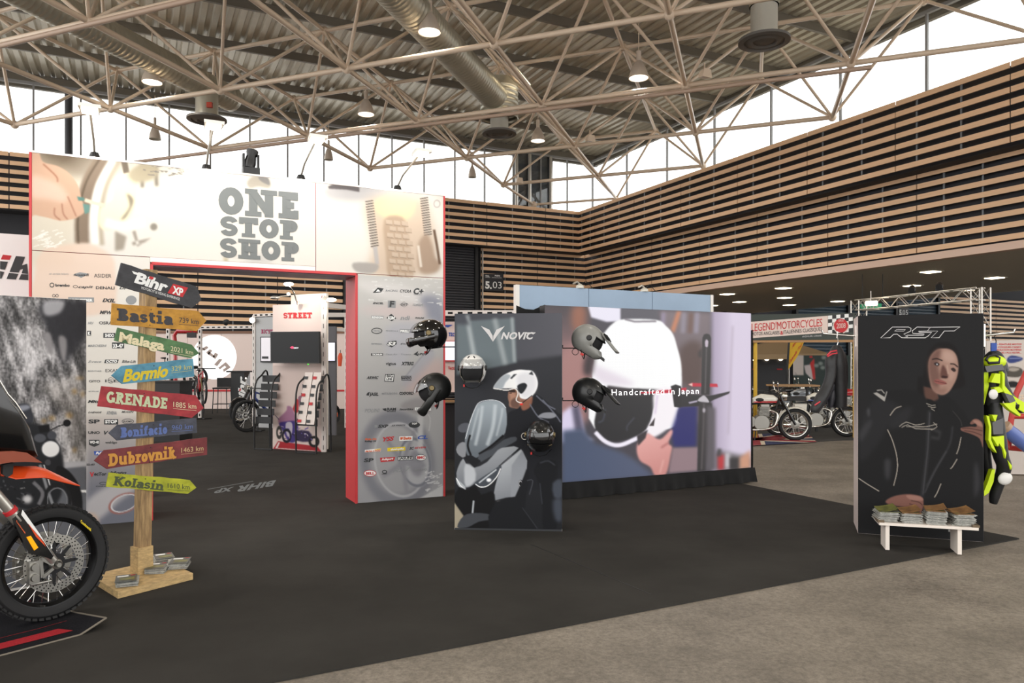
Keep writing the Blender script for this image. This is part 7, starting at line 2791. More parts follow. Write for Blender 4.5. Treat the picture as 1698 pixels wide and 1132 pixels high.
# ================================================================== CLASSIC MOTORCYCLES
M_blk = M_blackgloss2 = mat('gloss_black', (18, 18, 19), .2, coat=.6)
M_cream = mat('paint_ivory', (226, 222, 210), .2, coat=.8)


def classic_bike(label, loc, rz, tank, band, fender, spokes=28, screen=False, nacelle=True):
 t = thing('classic_motorcycle', label, 'motorcycle', loc, rz, 'motorcycles on the classic bike stand')
 Yv = V((0, 1, 0))
 wf, wr = V((.72, 0, .33)), V((-.68, 0, .33))
 for c in (wf, wr):
  wheel(t, c, Yv, .33, .09, M_chrome, M_tyre, spokes, hub_r=.085, hub_w=.12, knobs=False, rim_r=.245, spoke_r=.003)
 for c, a0_, a1_, nm in ((wf, 20, 168, 'front_mudguard'), (wr, 5, 170, 'rear_mudguard')):
  rings = []
  for k in range(13):
   an = math.radians(a0_ + (a1_ - a0_) * k / 12)
   d = V((math.cos(an), 0, math.sin(an)))
   ring = []
   for j in range(7):
    q = -1 + 2 * j / 6
    ring.append(c + d * (.365 - .03 * q * q) + Yv * (.062 * q))
   for j in range(7):
    q = 1 - 2 * j / 6
    ring.append(c + d * (.359 - .03 * q * q) + Yv * (.062 * q))
   rings.append(ring)
  MB().loft(rings).build(nm, fender, t, smooth=40)
 for s in (-1, 1):
  mb = MB()
  mb.tube([wf + Yv * (.08 * s), V((.46, .08 * s, .82)), V((.42, .08 * s, .95))], [.026, .03, .03], 10)
  mb.build('fork_leg', M_blk, t, smooth=50)
  mb = MB().tube([V((-.5, .13 * s, .72)), wr + Yv * (.13 * s)], .03, 10)
  mb.build('rear_damper', M_chrome, t, smooth=50)
 mb = MB().lathe([(0, .0), (.085, 0), (.095, -.03), (.085, -.1), (.05, -.15), (0, -.16)], (.56, 0, .9), (1, 0, -.05), 18)
 mb.build('headlamp', M_chrome, t, smooth=40)
 mb = MB().tube([V((.3, -.38, 1.0)), V((.36, -.2, 1.03)), V((.42, -.06, .97)), V((.42, .06, .97)), V((.36, .2, 1.03)), V((.3, .38, 1.0))], .013, 8)
 mb.build('handlebar', M_chrome, t, smooth=50)
 for s in (-1, 1):
  mb = MB().tube([V((.37, .25 * s, 1.02)), V((.34, .3 * s, 1.14))], .006, 6)
  mb.lathe([(0, 0), (.045, 0), (.05, .012), (.03, .025), (0, .03)], V((.33, .31 * s, 1.16)), V((1, 0, 0)), 14)
  mb.build('mirror', M_chrome, t, smooth=40)

 def body(nm, m, pts, half, taper=.62):
  cen = sum((V((x, 0, z)) for x, z in pts), V((0, 0, 0))) / len(pts)
  return MB().loft([[cen + (V((x, 0, z)) - cen) * s + Yv * (half * w) for x, z in pts] for w, s in ((-1, taper), (-.75, .9), (0, 1), (.75, .9), (1, taper))]).build(nm, m, t, smooth=55)
 tk = body('fuel_tank', tank, [(.36, .76), (.4, .86), (.3, .93), (.05, .95), (-.12, .86), (-.14, .76)], .13)
 body('tank_band', band, [(.375, .765), (.385, .81), (.1, .81), (-.12, .8), (-.13, .765)], .132, .78)
 for s in (-1, 1):
  MB().ell((.02, .127 * s, .83), (.085, .016, .04), None, 12, 6).build('knee_pad', M_blkmatt, t, smooth=50)
 body('seat', M_blkmatt, [(-.1, .77), (-.12, .86), (-.4, .86), (-.72, .88), (-.76, .82), (-.5, .76)], .12, .8)
 body('side_cover', tank, [(-.12, .5), (-.1, .72), (-.4, .72), (-.38, .52)], .13, .85)
 mb = MB()
 mb.lathe([(0, -.14), (.15, -.14), (.17, -.1), (.17, .1), (.15, .14), (0, .14)], (.06, 0, .36), Yv, 20)
 mb.lathe([(0, -.13), (.11, -.13), (.12, -.1), (.12, .1), (.11, .13), (0, .13)], (-.16, 0, .38), Yv, 20)
 mb.build('crankcase', M_cast, t, smooth=40)
 mb = MB()
 for i in range(8):
  mb.box((.1 + i * .004, 0, .5 + i * .024), (.2, .24, .012))
 mb.box((.13, 0, .71), (.16, .2, .05))
 mb.build('finned_cylinder', M_cast, t)
 for s in (-1, 1):
  mb = MB().tube(cat_rom([V((.18, .08 * s, .62)), V((.36, .13 * s, .55)), V((.3, .15 * s, .3)), V((.0, .16 * s, .22)), V((-.45, .17 * s, .24)), V((-.95, .17 * s, .3))], 5), [.022] * 16 + [.026, .035, .042, .045, .045, .045, .045, .045, .04, .035], 10)
  mb.build('exhaust', M_chrome, t, smooth=50)
 mb = MB()
 mb.tube([V((.4, 0, .9)), V((.3, 0, .3)), V((-.25, 0, .24)), V((-.4, 0, .7)), V((.4, 0, .8))], .02, 8)
 for s in (-1, 1):
  mb.tube([V((-.25, .1 * s, .3)), wr + Yv * (.1 * s)], .02, 8)
 mb.build('frame', M_blk, t, smooth=50)
 MB().tube([V((-.05, -.12, .26)), V((-.1, -.27, .01))], .012, 6).build('side_stand', M_black, t)
 if screen:
  rows = [[V((.45 - .14 * k, y * (1 - .25 * k), 1.0 + .34 * k)) for y in (-.22, -.1, 0, .1, .22)] for k in (0, .5, 1)]
  MB().grid(lambda u, w: rows[int(round(w * 2))][int(round(u * 4))], 4, 2).build('windscreen', glass_mat('screen_clear', (.85, .86, .86), .12), t, smooth=60, fix=False)
 return t


def wheel_on(x, y, Y, rz, front=True):
 """loc of a bike whose front wheel centre is seen at x, y"""
 p = at(x, y, Y)
 d = rotz(rz) @ V((.72, 0, 0))
 return V((p.x - d.x, p.y - d.y, 0.008))


M_redpaint = mat('paint_red', (176, 34, 40), .2, coat=.8)
M_silverpaint = mat('paint_silver', (150, 156, 162), .25, coat=.6, metal=.4)
M_bluep = mat('paint_blue_deep', (44, 62, 130), .25, coat=.6)
classic_bike('classic motorcycle with white over red tank, white mudguard, on the union flag rug', wheel_on(1318, 704, 15.4, -.2), -.2, M_cream, M_redpaint, M_cream)
classic_bike('classic motorcycle with white tank and blue stripe behind the hanging black suit', wheel_on(1404, 697, 16.2, -.15), -.15, M_cream, M_bluep, M_chrome)
classic_bike('dark touring motorcycle with windscreen behind the yellow flag', wheel_on(1345, 668, 20.5, -.5), -.5, M_blk, M_blk, M_blk, 20, True)
classic_bike('silver blue classic motorcycle behind the wooden table top', wheel_on(1370, 672, 18.6, -.3), -.3, M_silverpaint, M_silverpaint, M_blk, 20)
classic_bike('red tanked classic motorcycle half hidden behind the clothing display', wheel_on(1446, 676, 19.0, -.3), -.3, M_redpaint, M_redpaint, M_chrome, 20)
classic_bike('dark red classic motorcycle behind the LED screen edge', wheel_on(1262, 678, 19.6, -.4), -.4, M_redpaint, M_blk, M_blk, 20)

# carpet and union flag rug of that stand
q0 = gnd(1240, 736, .0)
mb = MB()
ca, cb = gnd(1225, 738), gnd(1428, 729)
uu = (cb - ca).normalized()
mb.obox(ca - uu * 1.5, uu * ((cb - ca).length + 4.0), Z.cross(uu) * 7.5, Z * .008)
cpt = mb.build('classic_stand_carpet', mat('carpet_grey', (62, 60, 58), .95, noise=(2, .2)))
tag(cpt, 'dark grey carpet under the classic motorcycles', 'carpet')
P = [gnd(1244, 720, .016), gnd(1284, 721.5, .016), gnd(1354, 732.5, .016), gnd(1247, 738.5, .016)]
o_, x_, y_ = P[3], P[2] - P[3], (P[0] - P[3])
fl = thing('flag_rug', 'rug with the union flag pattern under the front classic motorcycle', 'rug', o_, world=True)
o_ = o_ - x_ * .9


def rug_face(m, pts, nm, h):
 mb = MB()
 mb.prism([o_ + x_ * (1.9 * u) + y_ * v + Z * h for u, v in pts], Z * .0015)
 return mb.build(nm, m, fl)


M_fb, M_fr, M_fw = mat('flag_blue', (48, 54, 92), .9), mat('flag_red', (150, 44, 54), .9), mat('flag_cream', (214, 200, 178), .9)
rug_face(M_fb, ((0, 0), (1, 0), (1, 1), (0, 1)), 'field', 0)
for pts in (((0, 0), (.1, 0), (1, .85), (1, 1), (.9, 1), (0, .15)), ((1, 0), (1, .15), (.1, 1), (0, 1), (0, .85), (.9, 0)), ((.42, 0), (.58, 0), (.58, 1), (.42, 1)), ((0, .34), (1, .34), (1, .66), (0, .66))):
 rug_face(M_fw, pts, 'white_band', .002)
for pts in (((0, 0), (.05, 0), (1, .93), (1, 1), (.95, 1), (0, .07)), ((1, 0), (1, .07), (.05, 1), (0, 1), (0, .93), (.95, 0)), ((.455, 0), (.545, 0), (.545, 1), (.455, 1)), ((0, .41), (1, .41), (1, .59), (0, .59))):
 rug_face(M_fr, pts, 'red_band', .004)

# fascia board with its slanted banner
PF = Pl(at(1320, 545, 15.9), V((1, 0, 0)))
fas = thing('stand_fascia', 'dark green fascia board with a slanted pale banner of red lettering', 'banner', at(1330, 564, 15.9), world=True)
P = [PF.hit(x, y) for x, y in ((1205, 522), (1418, 518.5), (1418, 563), (1205, 564.5))]
MB().prism(P, V((0, .08, 0))).build('board', mat('fascia_green', (54, 62, 56), .6), fas)
mb = MB()
P = [PF.hit(x, y) for x, y in ((1205, 564), (1418, 563), (1418, 567), (1205, 568))]
mb.prism(P, V((0, .1, 0)))
mb.build('timber_rail', mat('timber_warm', (166, 126, 84), .6), fas)
M_bann = mat('banner_pinkwhite', (226, 206, 196), .6)
mb = MB()
P = [PF.hit(x, y, .006) for x, y in ((1205, 537),) + tuple(l4((525, 840), (1382, 772), (1395, 948), (525, 1010))) + ((1205, 563),)]
mb.prism(P, V((0, .004, 0)))
bn = mb.build('banner', M_bann, fas)
mb, mk = MB(), MB()
p = l4((544, 938), (1280, 884), (544, 984), (834, 968), (876, 966), (1276, 932), (842, 972), (872, 970), (1070, 1002), (1272, 990))
txt(mb, "LEGEND'MOTORCYCLES", PF, p[0], p[1], 12.4, .013, 'r', -.02)
txt(mb, '&', PF, p[6], p[7], 6, .013, 'b')
txt(mk, 'MOTOS ANGLAISES', PF, p[2], p[3], 5.6, .013, 'r', -.01)
txt(mk, 'ITALIENNES CLASSIQUES', PF, p[4], p[5], 6, .013, 'r', -.01)
mb.build('lettering', M_inkred, bn, fix=False)
mk.build('lettering', M_ink, bn, fix=False)
mk = MB()
txt(mk, 'ANGEVILLERS, LORRAINE', PF, p[8], p[9], 2.6, .004, 'r')
mk.build('small_lettering', M_novicwhite, fas, fix=False)
mw, mk = MB(), MB()
for r_ in range(5):
 for c_ in range(6):
  x0_, y0_ = 1340 + c_ * 43, 775 + r_ * 38 - c_ * 4
  (mk if (r_ + c_) % 2 else mw).face([PF.hit(x, y, .014) for x, y in l4((x0_, y0_), (x0_ + 43, y0_ - 4), (x0_ + 43, y0_ + 34), (x0_, y0_ + 38))])
mw.build('checker_white', M_inkwht, bn, kind='stuff', fix=False)
mk.build('checker_black', M_black, bn, kind='stuff', fix=False)
mb = MB()
c_ = l4((1475, 878))[0]
mb.face([PF.hit(c_[0] + 11.5 * math.cos(t), c_[1] + 11.5 * math.sin(t), .018) for t in [i * .2094 for i in range(30)]])
mb.build('red_roundel', M_inkred, bn, fix=False)
mb = MB()
p = l4((1428, 908), (1522, 902), (1450, 838), (1500, 836))
txt(mb, '2008', PF, p[0], p[1], 8.2, .022, 'r', -.04)
txt(mb, 'DEPUIS', PF, p[2], p[3], 3.4, .022, 'r')
for s in (-1, 1):
 stroke2d(mb, PF, [(c_[0] + s * 12.6 * math.cos(t), c_[1] + 12.6 * math.sin(t)) for t in [-.5 + i * .2 for i in range(10)]], 1.6, .02)
mb.build('lettering', M_bann, bn, fix=False)
mb = MB()
for x, r in ((1252.5, .04), (1416.5, .03)):
 q = at(x, 560, 15.98)
 mb.tube([V((q.x, q.y, .01)), V((q.x, q.y, q.z))], r, 10)
mb.build('yellow_post', mat('post_yellow', (206, 164, 40), .5), fas, smooth=50)
# wooden table top, feather flag, tent and lit booth behind
M_timber = mat('timber_top', (176, 136, 92), .5, noise=(6, .2))
q0_, q1_ = at(1287, 638, 17.4), at(1360, 638, 17.4)
t = thing('high_table', 'long high table with pale wooden top behind the classic motorcycles', 'table', V((q0_.x, q0_.y, 0)), world=True)
MB().obox(q0_ - Z * .04, q1_ - q0_, V((0, .7, 0)), Z * .04).build('table_top', M_timber, t)
for x in (.05, .92):
 for y in (.05, .6):
  p = q0_.lerp(q1_, x) + V((0, y, 0))
  MB().obox(V((p.x, p.y, .01)), V((.05, 0, 0)), V((0, .05, 0)), Z * (q0_.z - .05)).build('leg', M_black, t)
Yfl = 21.0
PFL = Pl(at(1315, 590, Yfl), V((1, 0, 0)))
t = thing('feather_flag', 'yellow feather flag with red lettering behind the classic motorcycles', 'flag', at(1306, 640, Yfl), world=True)
P = [PFL.hit(x, y) for x, y in l5((447, 10), (590, 0), (585, 40), (520, 180), (430, 310), (426, 300))]
MB().prism(P, V((0, .015, 0))).build('flag_cloth', mat('flag_yellow', (220, 176, 44), .7), t)
mb = MB()
q = l5((470, 105), (520, 35), (445, 250), (570, 60))
txt(mb, 'Amo', PFL, q[0], q[1], 5, .01, 'b', 0, .3)
txt(mb, 'Calavella Tour', PFL, q[2], q[3], 5, .01, 'b', 0, .2)
mb.build('lettering', M_inkred, t, fix=False)
q = l5((446, 0), (425, 320))
MB().tube([PFL.hit(*q[0]), PFL.hit(*q[1]), V((PFL.hit(*q[1]).x, Yfl, .02))], .03, 8).build('flag_pole', M_black, t)
MB().box((PFL.hit(*q[1]).x, Yfl, .02), (.5, .5, .03)).build('base', M_black, t)
Yt = 27.0
tn_ = thing('canopy_tent', 'beige canopy tent at the back of the classic motorcycle stand', 'tent', at(1310, 680, Yt), world=True)
mb = MB()
c = [at(1205, 588, Yt), at(1376, 586, Yt), at(1376, 586, Yt) + V((0, 4, 0)), at(1205, 588, Yt) + V((0, 4, 0))]
ap = at(1296, 562, Yt + 2)
for i in range(4):
 mb.face([c[i], c[(i + 1) % 4], ap])
for i in (0, 1):
 mb.face([c[i] - Z * .0, c[(i + 1) % 4], c[(i + 1) % 4] - Z * .18, c[i] - Z * .18])
mb.build('canopy', mat('tent_beige', (156, 132, 100), .8), tn_, fix=False)
for p in c:
 MB().tube([V((p.x, p.y, .01)), p], .03, 8).build('leg', M_alu, tn_)
bx_ = thing('lit_booth', 'dark booth wall with three round white lamps under the tent', 'booth', at(1275, 680, 29), world=True)
a_, b_ = at(1225, 590, 29), at(1303, 590, 29)
MB().obox(V((a_.x, 29, .01)), V((b_.x - a_.x, 0, 0)), V((0, .15, 0)), Z * (at(0, 585, 29).z)).build('wall_panel', M_signdk, bx_)
for x in (1247.3, 1271, 1294):
 p = at(x, 593.5, 28.98)
 MB().lathe([(0, .0), (.09, 0), (.1, .03), (0, .03)], p, (0, -1, 0), 16).build('round_lamp', M_warm, bx_)
for x in (1250, 1293):
 p = at(x, 612, 28.98)
 MB().box(p, (.2, .03, .05)).build('red_strip', M_inkred, bx_)
# graphic banner and white panel further right
Yb = 22.5
PGB = Pl(at(1350, 620, Yb), V((1, 0, 0)))
a = Art(1315, 585, 1425, 635, (60, 72, 70), 2)
a.poly(l5((480, 160), (580, 160), (580, 350), (480, 350)), (206, 196, 190), blur=.6)
a.poly(l5((585, 260), (640, 250), (670, 210), (690, 380), (660, 390), (600, 330)), (206, 196, 196), blur=.6)
a.poly(l5((640, 240), (680, 190), (690, 390), (670, 390), (655, 300)), (196, 60, 60), blur=.6)
a.ell(l5((650, 180))[0], 3, 2, (180, 60, 60))
for p in l5((700, 260), (770, 185), (740, 240), (760, 280)):
 a.ell(p, 4, 3, (140, 150, 146), blur=1)
P = [at(x, y, Yb) for x, y in ((1315, 589), (1420, 589), (1420, 632), (1315, 632))]
P[2].z = P[3].z = .02
t = thing('graphic_banner', 'tall grey green graphic banner with white and red shapes behind the motorcycles', 'banner', P[3], world=True)
sheet('printed_sheet', a, P, (90, 60), M_print, t, gain=.8)
MB().obox(P[3] + V((0, .01, 0)), P[2] - P[3], V((0, .04, 0)), P[0] - P[3]).build('board', M_black, t)

# ================================================================== STAND AT THE FAR RIGHT
Yp = 10.6
PP = Pl(at(1670, 640, Yp), V((.98, -.2, 0)))
P = [PP.hit(x, y) for x, y in ((1636, 565), (1760, 560), (1760, 748), (1636, 742))]
P[2].z = P[3].z = .02
a = Art(1630, 555, 1770, 760, (216, 206, 198), 2)
a.poly(r6((1440, 900), (1480, 870), (1570, 890), (1560, 915), (1490, 935), (1450, 930)), (60, 72, 130), smooth=3, blur=.6)
a.line(r6((1460, 895), (1560, 895)), 1.4, (150, 160, 200), blur=.6)
a.poly(r6((1370, 885), (1410, 890), (1420, 910), (1380, 915)), (196, 130, 90), smooth=3, blur=.8)
a.poly(r6((1420, 985), (1480, 965), (1560, 980), (1575, 1020), (1540, 1055), (1440, 1050), (1420, 1020)), (90, 84, 78), smooth=3, blur=.6)
a.poly(r6((1435, 990), (1485, 972), (1550, 985), (1500, 1008)), (176, 166, 156), smooth=3, blur=.6)
a.poly(r6((1430, 1100), (1500, 1090), (1540, 1110), (1530, 1140), (1440, 1140)), (40, 40, 42), smooth=3, blur=.6)
t = thing('paint_banner', 'white banner listing motorcycle paint work at the far right edge', 'banner', P[3], world=True)
ps_ = sheet('printed_sheet', a, P, (100, 130), M_print, t, gain=.85)
MB().obox(P[3] - PP.n * .01, P[2] - P[3], -PP.n * .04, P[0] - P[3]).build('board', M_white, t)
mb = MB()
for i, (s, xa) in enumerate((('• PEINTURE MOTOS', 1358), ('• COULEURS CANDY', 1350), ('PRÉPARATION MATIÈRES', 1320), ('PLASTIQUES / POLYESTER...', 1300))):
 p = r6((xa, 782 + i * 24), (1564, 781 + i * 24))
 txt(mb, s, PP, p[0], p[1], 2.6, .004, 'b', .02)
for i in range(5):
 p = r6((1480, 1240 + i * 28), (1560, 1240 + i * 28))
mb.build('lettering', M_inkred, t, fix=False)
rf = thing('red_bike_stand', 'red tubular frame stand with a blue wrapped tank at the far right', 'stand', at(1690, 748, 9.6), world=True)
g = lambda x, y, d=0.0: at(x, y, 9.6 + d)
for pts in (((1705, 610), (1684, 655), (1676, 700), (1672, 742)), ((1720, 640), (1715, 744)), ((1672, 742), (1716, 746)), ((1676, 690), (1718, 690))):
 MB().tube([g(*p) for p in pts], .035, 10).build('tube', mat('frame_red', (188, 52, 44), .4), rf, smooth=50)
mb = MB()
for i in range(8):
 mb.tube([g(1680 + i * 5, 655), g(1680 + i * 5, 690)], .006, 5)
 mb.tube([g(1680, 655 + i * 5), g(1716, 655 + i * 5)], .006, 5)
mb.build('grid', M_steel, rf, kind='stuff')
mb = MB().tube([g(1666, 708, -.15), g(1682, 722, -.15), g(1706, 742, -.15)], [.075, .09, .08], 14)
mb.build('blue_wrapped_tank', mat('wrap_blue', (96, 116, 180), .3), rf, smooth=50)
MB().tube([g(1664, 706, -.15), g(1669, 711, -.15)], .085, 14).build('brown_tape', mat('tape_brown', (170, 142, 116), .4), rf, smooth=50)

# ================================================================== INSIDE THE STAND, SEEN THROUGH THE PORTAL
M_perf = mat('upright_white', (230, 222, 216), .5)
M_pale = mat('stand_panel_pale', (226, 206, 198), .55)


def perforated(mb, mh, p0, p1, w=.09, facing=None, pitch=.16):
 """square shelving upright with a row of punched holes (dark plates set in)"""
 p0, p1 = V(p0), V(p1)
 mb.bar(p0, p1, w, w)
 d = p1 - p0
 n = int(d.length / pitch)
 f = V(facing or (0, -1, 0)).normalized()
 for i in range(n):
  c = p0 + d * ((i + .5) / n) + f * (w / 2 + .001)
  dd = d.normalized()
  s = dd.cross(f).normalized()
  mh.face([c - dd * .04 - s * .018, c + dd * .04 - s * .018, c + dd * .04 + s * .018, c - dd * .04 + s * .018])


def shelving_frame(label, posts, beams, name='display_frame'):
 p = posts[0][0]
 t = thing(name, label, 'frame', V((p.x, p.y, 0)), world=True, group='white perforated display frames')
 for (a_, b_) in posts + beams:
  mb, mh = MB(), MB()
  perforated(mb, mh, a_, b_)
  o = mb.build('perforated_bar', M_perf, t)
  mh.build('punched_holes', M_hole, o, kind='stuff', fix=False)
 return t


# STREET column
s0_, s1_ = gnd(452.3, 745), gnd(533.9, 749.8)
us = (s1_ - s0_).normalized()
PSt = Pl(s0_, us)
zS = 2.65
stt = thing('street_column', 'pale display column headed STREET with a television on it', 'display column', s0_.lerp(s1_, .5), world=True)
Ls = (s1_ - s0_).length
MB().obox(s0_ + Z * .012, us * Ls, -PSt.n * .06, Z * (zS - .012)).build('column_body', M_pale, stt)
MB().obox(s0_ + us * .12 - PSt.n * .35 + Z * .012, us * (Ls - .3), -PSt.n * .06, Z * (zS + .2)).build('rear_panel', mat('panel_warmwhite', (240, 232, 220), .5), stt)
mb, mh = MB(), MB()
q = s1_ + us * .05
perforated(mb, mh, q + Z * .012, q + Z * zS, .08, PSt.n)
o = mb.build('perforated_upright', M_perf, stt)
mh.build('punched_holes', M_hole, o, kind='stuff', fix=False)
a = Art(448, 605, 540, 755, (226, 206, 198), 2.4)
a.poly(b4((450, 915), (500, 825), (700, 360), (730, 360), (880, 740), (970, 940)), (226, 206, 198), blur=.3)
a.poly(b4((455, 912), (510, 825), (920, 880), (968, 942)), (176, 44, 52), blur=.5)
a.poly(b4((480, 900), (515, 835), (530, 838), (505, 895), (930, 928), (935, 935)), (232, 216, 210), blur=.4)
a.poly(b4((660, 490), (705, 380), (730, 400), (720, 520), (690, 540)), (190, 60, 64), blur=.8)
a.poly(b4((720, 370), (760, 350), (790, 380), (770, 440), (735, 470)), (150, 104, 124), smooth=3, blur=.8)
a.poly(b4((510, 600), (560, 545), (600, 500), (605, 460), (650, 470), (690, 560), (720, 620), (700, 660), (600, 650), (540, 680)), (170, 120, 150), smooth=3, blur=1)
a.poly(b4((520, 640), (600, 620), (700, 620), (720, 720), (690, 830), (620, 830), (570, 740)), (70, 56, 128), smooth=3, blur=1)
a.poly(b4((590, 640), (650, 630), (660, 700), (640, 780), (600, 760)), (196, 186, 200), smooth=3, blur=.8)
a.ring(b4((522, 735))[0], 5, 11, 2.6, (60, 58, 54), blur=.6)
a.ring(b4((600, 770))[0], 8, 12, 3, (30, 28, 40), blur=.6)
a.poly(b4((690, 720), (830, 720), (870, 800), (840, 830), (700, 820)), (54, 44, 76), smooth=2, blur=1)
a.ring(b4((885, 830))[0], 9, 9.5, 4, (34, 30, 32), blur=.6)
a.line(b4((480, 555), (520, 600)), 1, (70, 60, 90), blur=.4)
for i in range(24):
 x, y = R.uniform(540, 860), R.uniform(620, 820)
 a.line(b4((x, y), (x + R.uniform(-40, 40), y + R.uniform(-25, 25))), R.uniform(.6, 1.8), R.choice(((110, 90, 170), (210, 200, 214), (30, 28, 48), (150, 130, 160))), blur=.4)
P = [PSt.hit(x, y, .004) for x, y in ((452.8, 606), (533.5, 606))]
P = [P[0], P[1], s1_ + PSt.n * .004 + Z * .014, s0_ + PSt.n * .004 + Z * .014]
o = sheet('printed_sheet', a, P, (110, 180), M_print, stt, gain=.85)
mb = MB()
p = b2((508, 440), (776, 438))
slab(mb, 'STREET', PSt, p[0], p[1], 9.4, .004, t=.27, gap=.03)
mb.build('lettering', M_inkred, stt, fix=False)
# television and its arm
tv = thing('television', 'black flat television hung on the pale STREET column', 'television', PSt.hit(488, 602, .2), world=True)
P = [PSt.hit(x, y, .22) for x, y in b2((386, 566), (838, 562), (842, 862), (388, 858))]
MB().prism(P, -PSt.n * .06).build('bezel', M_black, tv)
P = [PSt.hit(x, y, .222) for x, y in b2((394, 574), (830, 570), (834, 852), (396, 849))]
scn = MB().face(P).build('screen_glass', mat('tv_glass', (24, 25, 27), .35, spec=.25), tv, fix=False)
MB().prism([PSt.hit(x, y, .16) for x, y in b2((560, 640), (680, 640), (680, 780), (560, 780))], -PSt.n * .14).build('wall_bracket', M_black, tv)
mb, mw = MB(), MB()
flat(mb, PSt, b2((570, 714), (590, 700), (604, 704), (604, 724), (586, 724)), .224)
p = b2((604, 724), (650, 722))
txt(mw, 'TECH', PSt, p[0], p[1], 2, .224, 'h', 0, .3)
mb.build('screen_logo', mat('screen_pink', (220, 60, 100), .5, emit=((220, 60, 100), .8)), scn, fix=False)
mw.build('screen_lettering', mat('screen_white', (220, 220, 224), .5, emit=((220, 220, 224), .8)), scn, fix=False)
MB().prism([PSt.hit(x, y, .223) for x, y in b2((735, 866), (748, 866), (748, 874), (735, 874))], PSt.n * .004).build('power_light', mat('led_green', (70, 220, 60), .5, emit=((70, 220, 60), 1.5)), tv)


def swan_lamp(label, base, mid, head, plane, off=0.1, lit=True, e=14):
 p0, p1, p2 = plane.hit(*base, off), plane.hit(*mid, off + .2), plane.hit(*head, off + .3)
 t = thing('arm_lamp', label, 'lamp', p0, world=True, group='arm lamps over the STREET column')
 MB().tube([p0, p1, p2], .012, 8).build('arm', M_chrome, t, smooth=50)
 MB().lathe([(0, 0), (.04, 0), (.04, .05), (0, .06)], p0, Z, 12).build('clamp', M_chrome, t)
 MB().ell(p2, (.09, .06, .035), None, 14, 8).build('lamp_head', M_warm if lit else M_alu, t, smooth=60)
 if lit:
  ld = bpy.data.lights.new('arm_light', 'POINT')
  ld.energy, ld.shadow_soft_size, ld.color = e, .06, (1, .95, .86)
  lo = bpy.data.objects.new('arm_light', ld)
  COL.objects.link(lo)
  lo.parent = t
  lo.location = p2 - p0 - Z * .08 + plane.n * .05
 return t


swan_lamp('arm lamp with bright round head rising over the STREET column', b2((640, 305))[0], b2((610, 200))[0], b2((558, 118))[0], PSt, .1, True, 16)
swan_lamp('arm lamp bending right over the STREET column', b2((870, 250))[0], b2((920, 246))[0], b2((960, 266))[0], PSt, -.3, True, 6)
swan_lamp('arm lamp bending left over the STREET column', b2((560, 225))[0], b2((480, 232))[0], b2((432, 246))[0], PSt, -.3, False)

# black wire brochure racks
def brochure_rack(label, pos, u, w=.42, h=1.45, full=True):
 n = V((u.y, -u.x, 0))
 if n.y > 0:
  n = -n
 t = thing('brochure_rack', label, 'rack', pos, world=True, group='black wire brochure racks')
 for s in (0, w):
  mb = MB().tube(cat_rom([pos + u * s + n * .3 + Z * .012, pos + u * s + n * .3 + Z * (h * .8), pos + u * s + n * .12 + Z * h, pos + u * s - n * .05 + Z * (h * .98), pos + u * s - n * .1 + Z * .012], 5), .016, 8)
  mb.build('side_hoop', M_black, t, smooth=50)
 for k in range(6):
  z = .55 + k * .15
  b = pos + n * (.27 - k * .035) + Z * z
  mb = MB().bar(b, b + u * w, .008, .12)
  sh = mb.build('shelf', M_black, t)
  if full:
   for j in range(2):
    mb = MB().obox(b + u * (.03 + j * .19) + n * .012 + Z * -.03, u * .17, n * .02, Z * .15 - n * .03)
    br_ = mb.build('brochure', mat('brochure_pale', (226, 214, 206), .5), t)
    mb = MB().obox(b + u * (.03 + j * .19) + n * .034 + Z * .0, u * .08, n * .002, Z * .05 - n * .01)
    mb.build('print_block', M_inkred if (k + j) % 3 == 0 else M_ink, br_)
 mb = MB()
 mb.bar(pos + n * .3 + Z * .03, pos + n * .3 + u * w + Z * .03, .02, .02)
 mb.bar(pos - n * .1 + Z * .03, pos - n * .1 + u * w + Z * .03, .02, .02)
 mb.build('foot_bar', M_black, t)
 return t


brochure_rack('black wire rack filled with pale brochures before the STREET column', gnd(491, 752) - PSt.n * .3, us, .44, 1.3)
brochure_rack('black wire rack with dark leaflets left of the STREET column', gnd(422, 746) - PSt.n * .3, us, .4, 1.36, False)

# BICYCLES panel with a poster screen, behind left
g0_ = gnd(424, 709)
ub_ = us
PBi = Pl(g0_, ub_)
bic = thing('bicycle_display', 'grey display panel headed BICYCLES with a framed poster screen', 'display panel', g0_, world=True)
zB = 1.55 + (605 - 526) / F * g0_.y
MB().obox(g0_ + Z * .012, ub_ * .75, -PBi.n * .12, Z * (zB - .012)).build('panel_board', mat('panel_grey', (176, 176, 176), .5), bic)
mb, mh = MB(), MB()
perforated(mb, mh, g0_ - ub_ * .05 + Z * .012, g0_ - ub_ * .05 + Z * (zB + .05), .07, PBi.n)
perforated(mb, mh, g0_ - ub_ * .05 + Z * (zB + .05), g0_ + ub_ * .8 + Z * (zB + .05), .07, PBi.n)
o = mb.build('perforated_upright', M_perf, bic)
mh.build('punched_holes', M_hole, o, kind='stuff', fix=False)
mb = MB()
p = b2((300, 583), (420, 583))
slab(mb, 'BICYCLES', PBi, p[0], (p[1][0] + 10, p[1][1]), 7, .004, t=.26, gap=.03)
mb.build('lettering', mat('ink_plum', (150, 44, 84), .6), bic, fix=False)
MB().prism([PBi.hit(x, y, .05) for x, y in b2((292, 612), (400, 612), (400, 852), (292, 852))], -PBi.n * .04).build('screen_frame', M_black, bic)
so_ = MB().face([PBi.hit(x, y, .052) for x, y in b2((300, 620), (400, 620), (400, 838), (300, 838))]).build('poster_screen', mat('poster_screen', (214, 210, 214), .4, emit=((214, 208, 214), .35)), bic, fix=False)
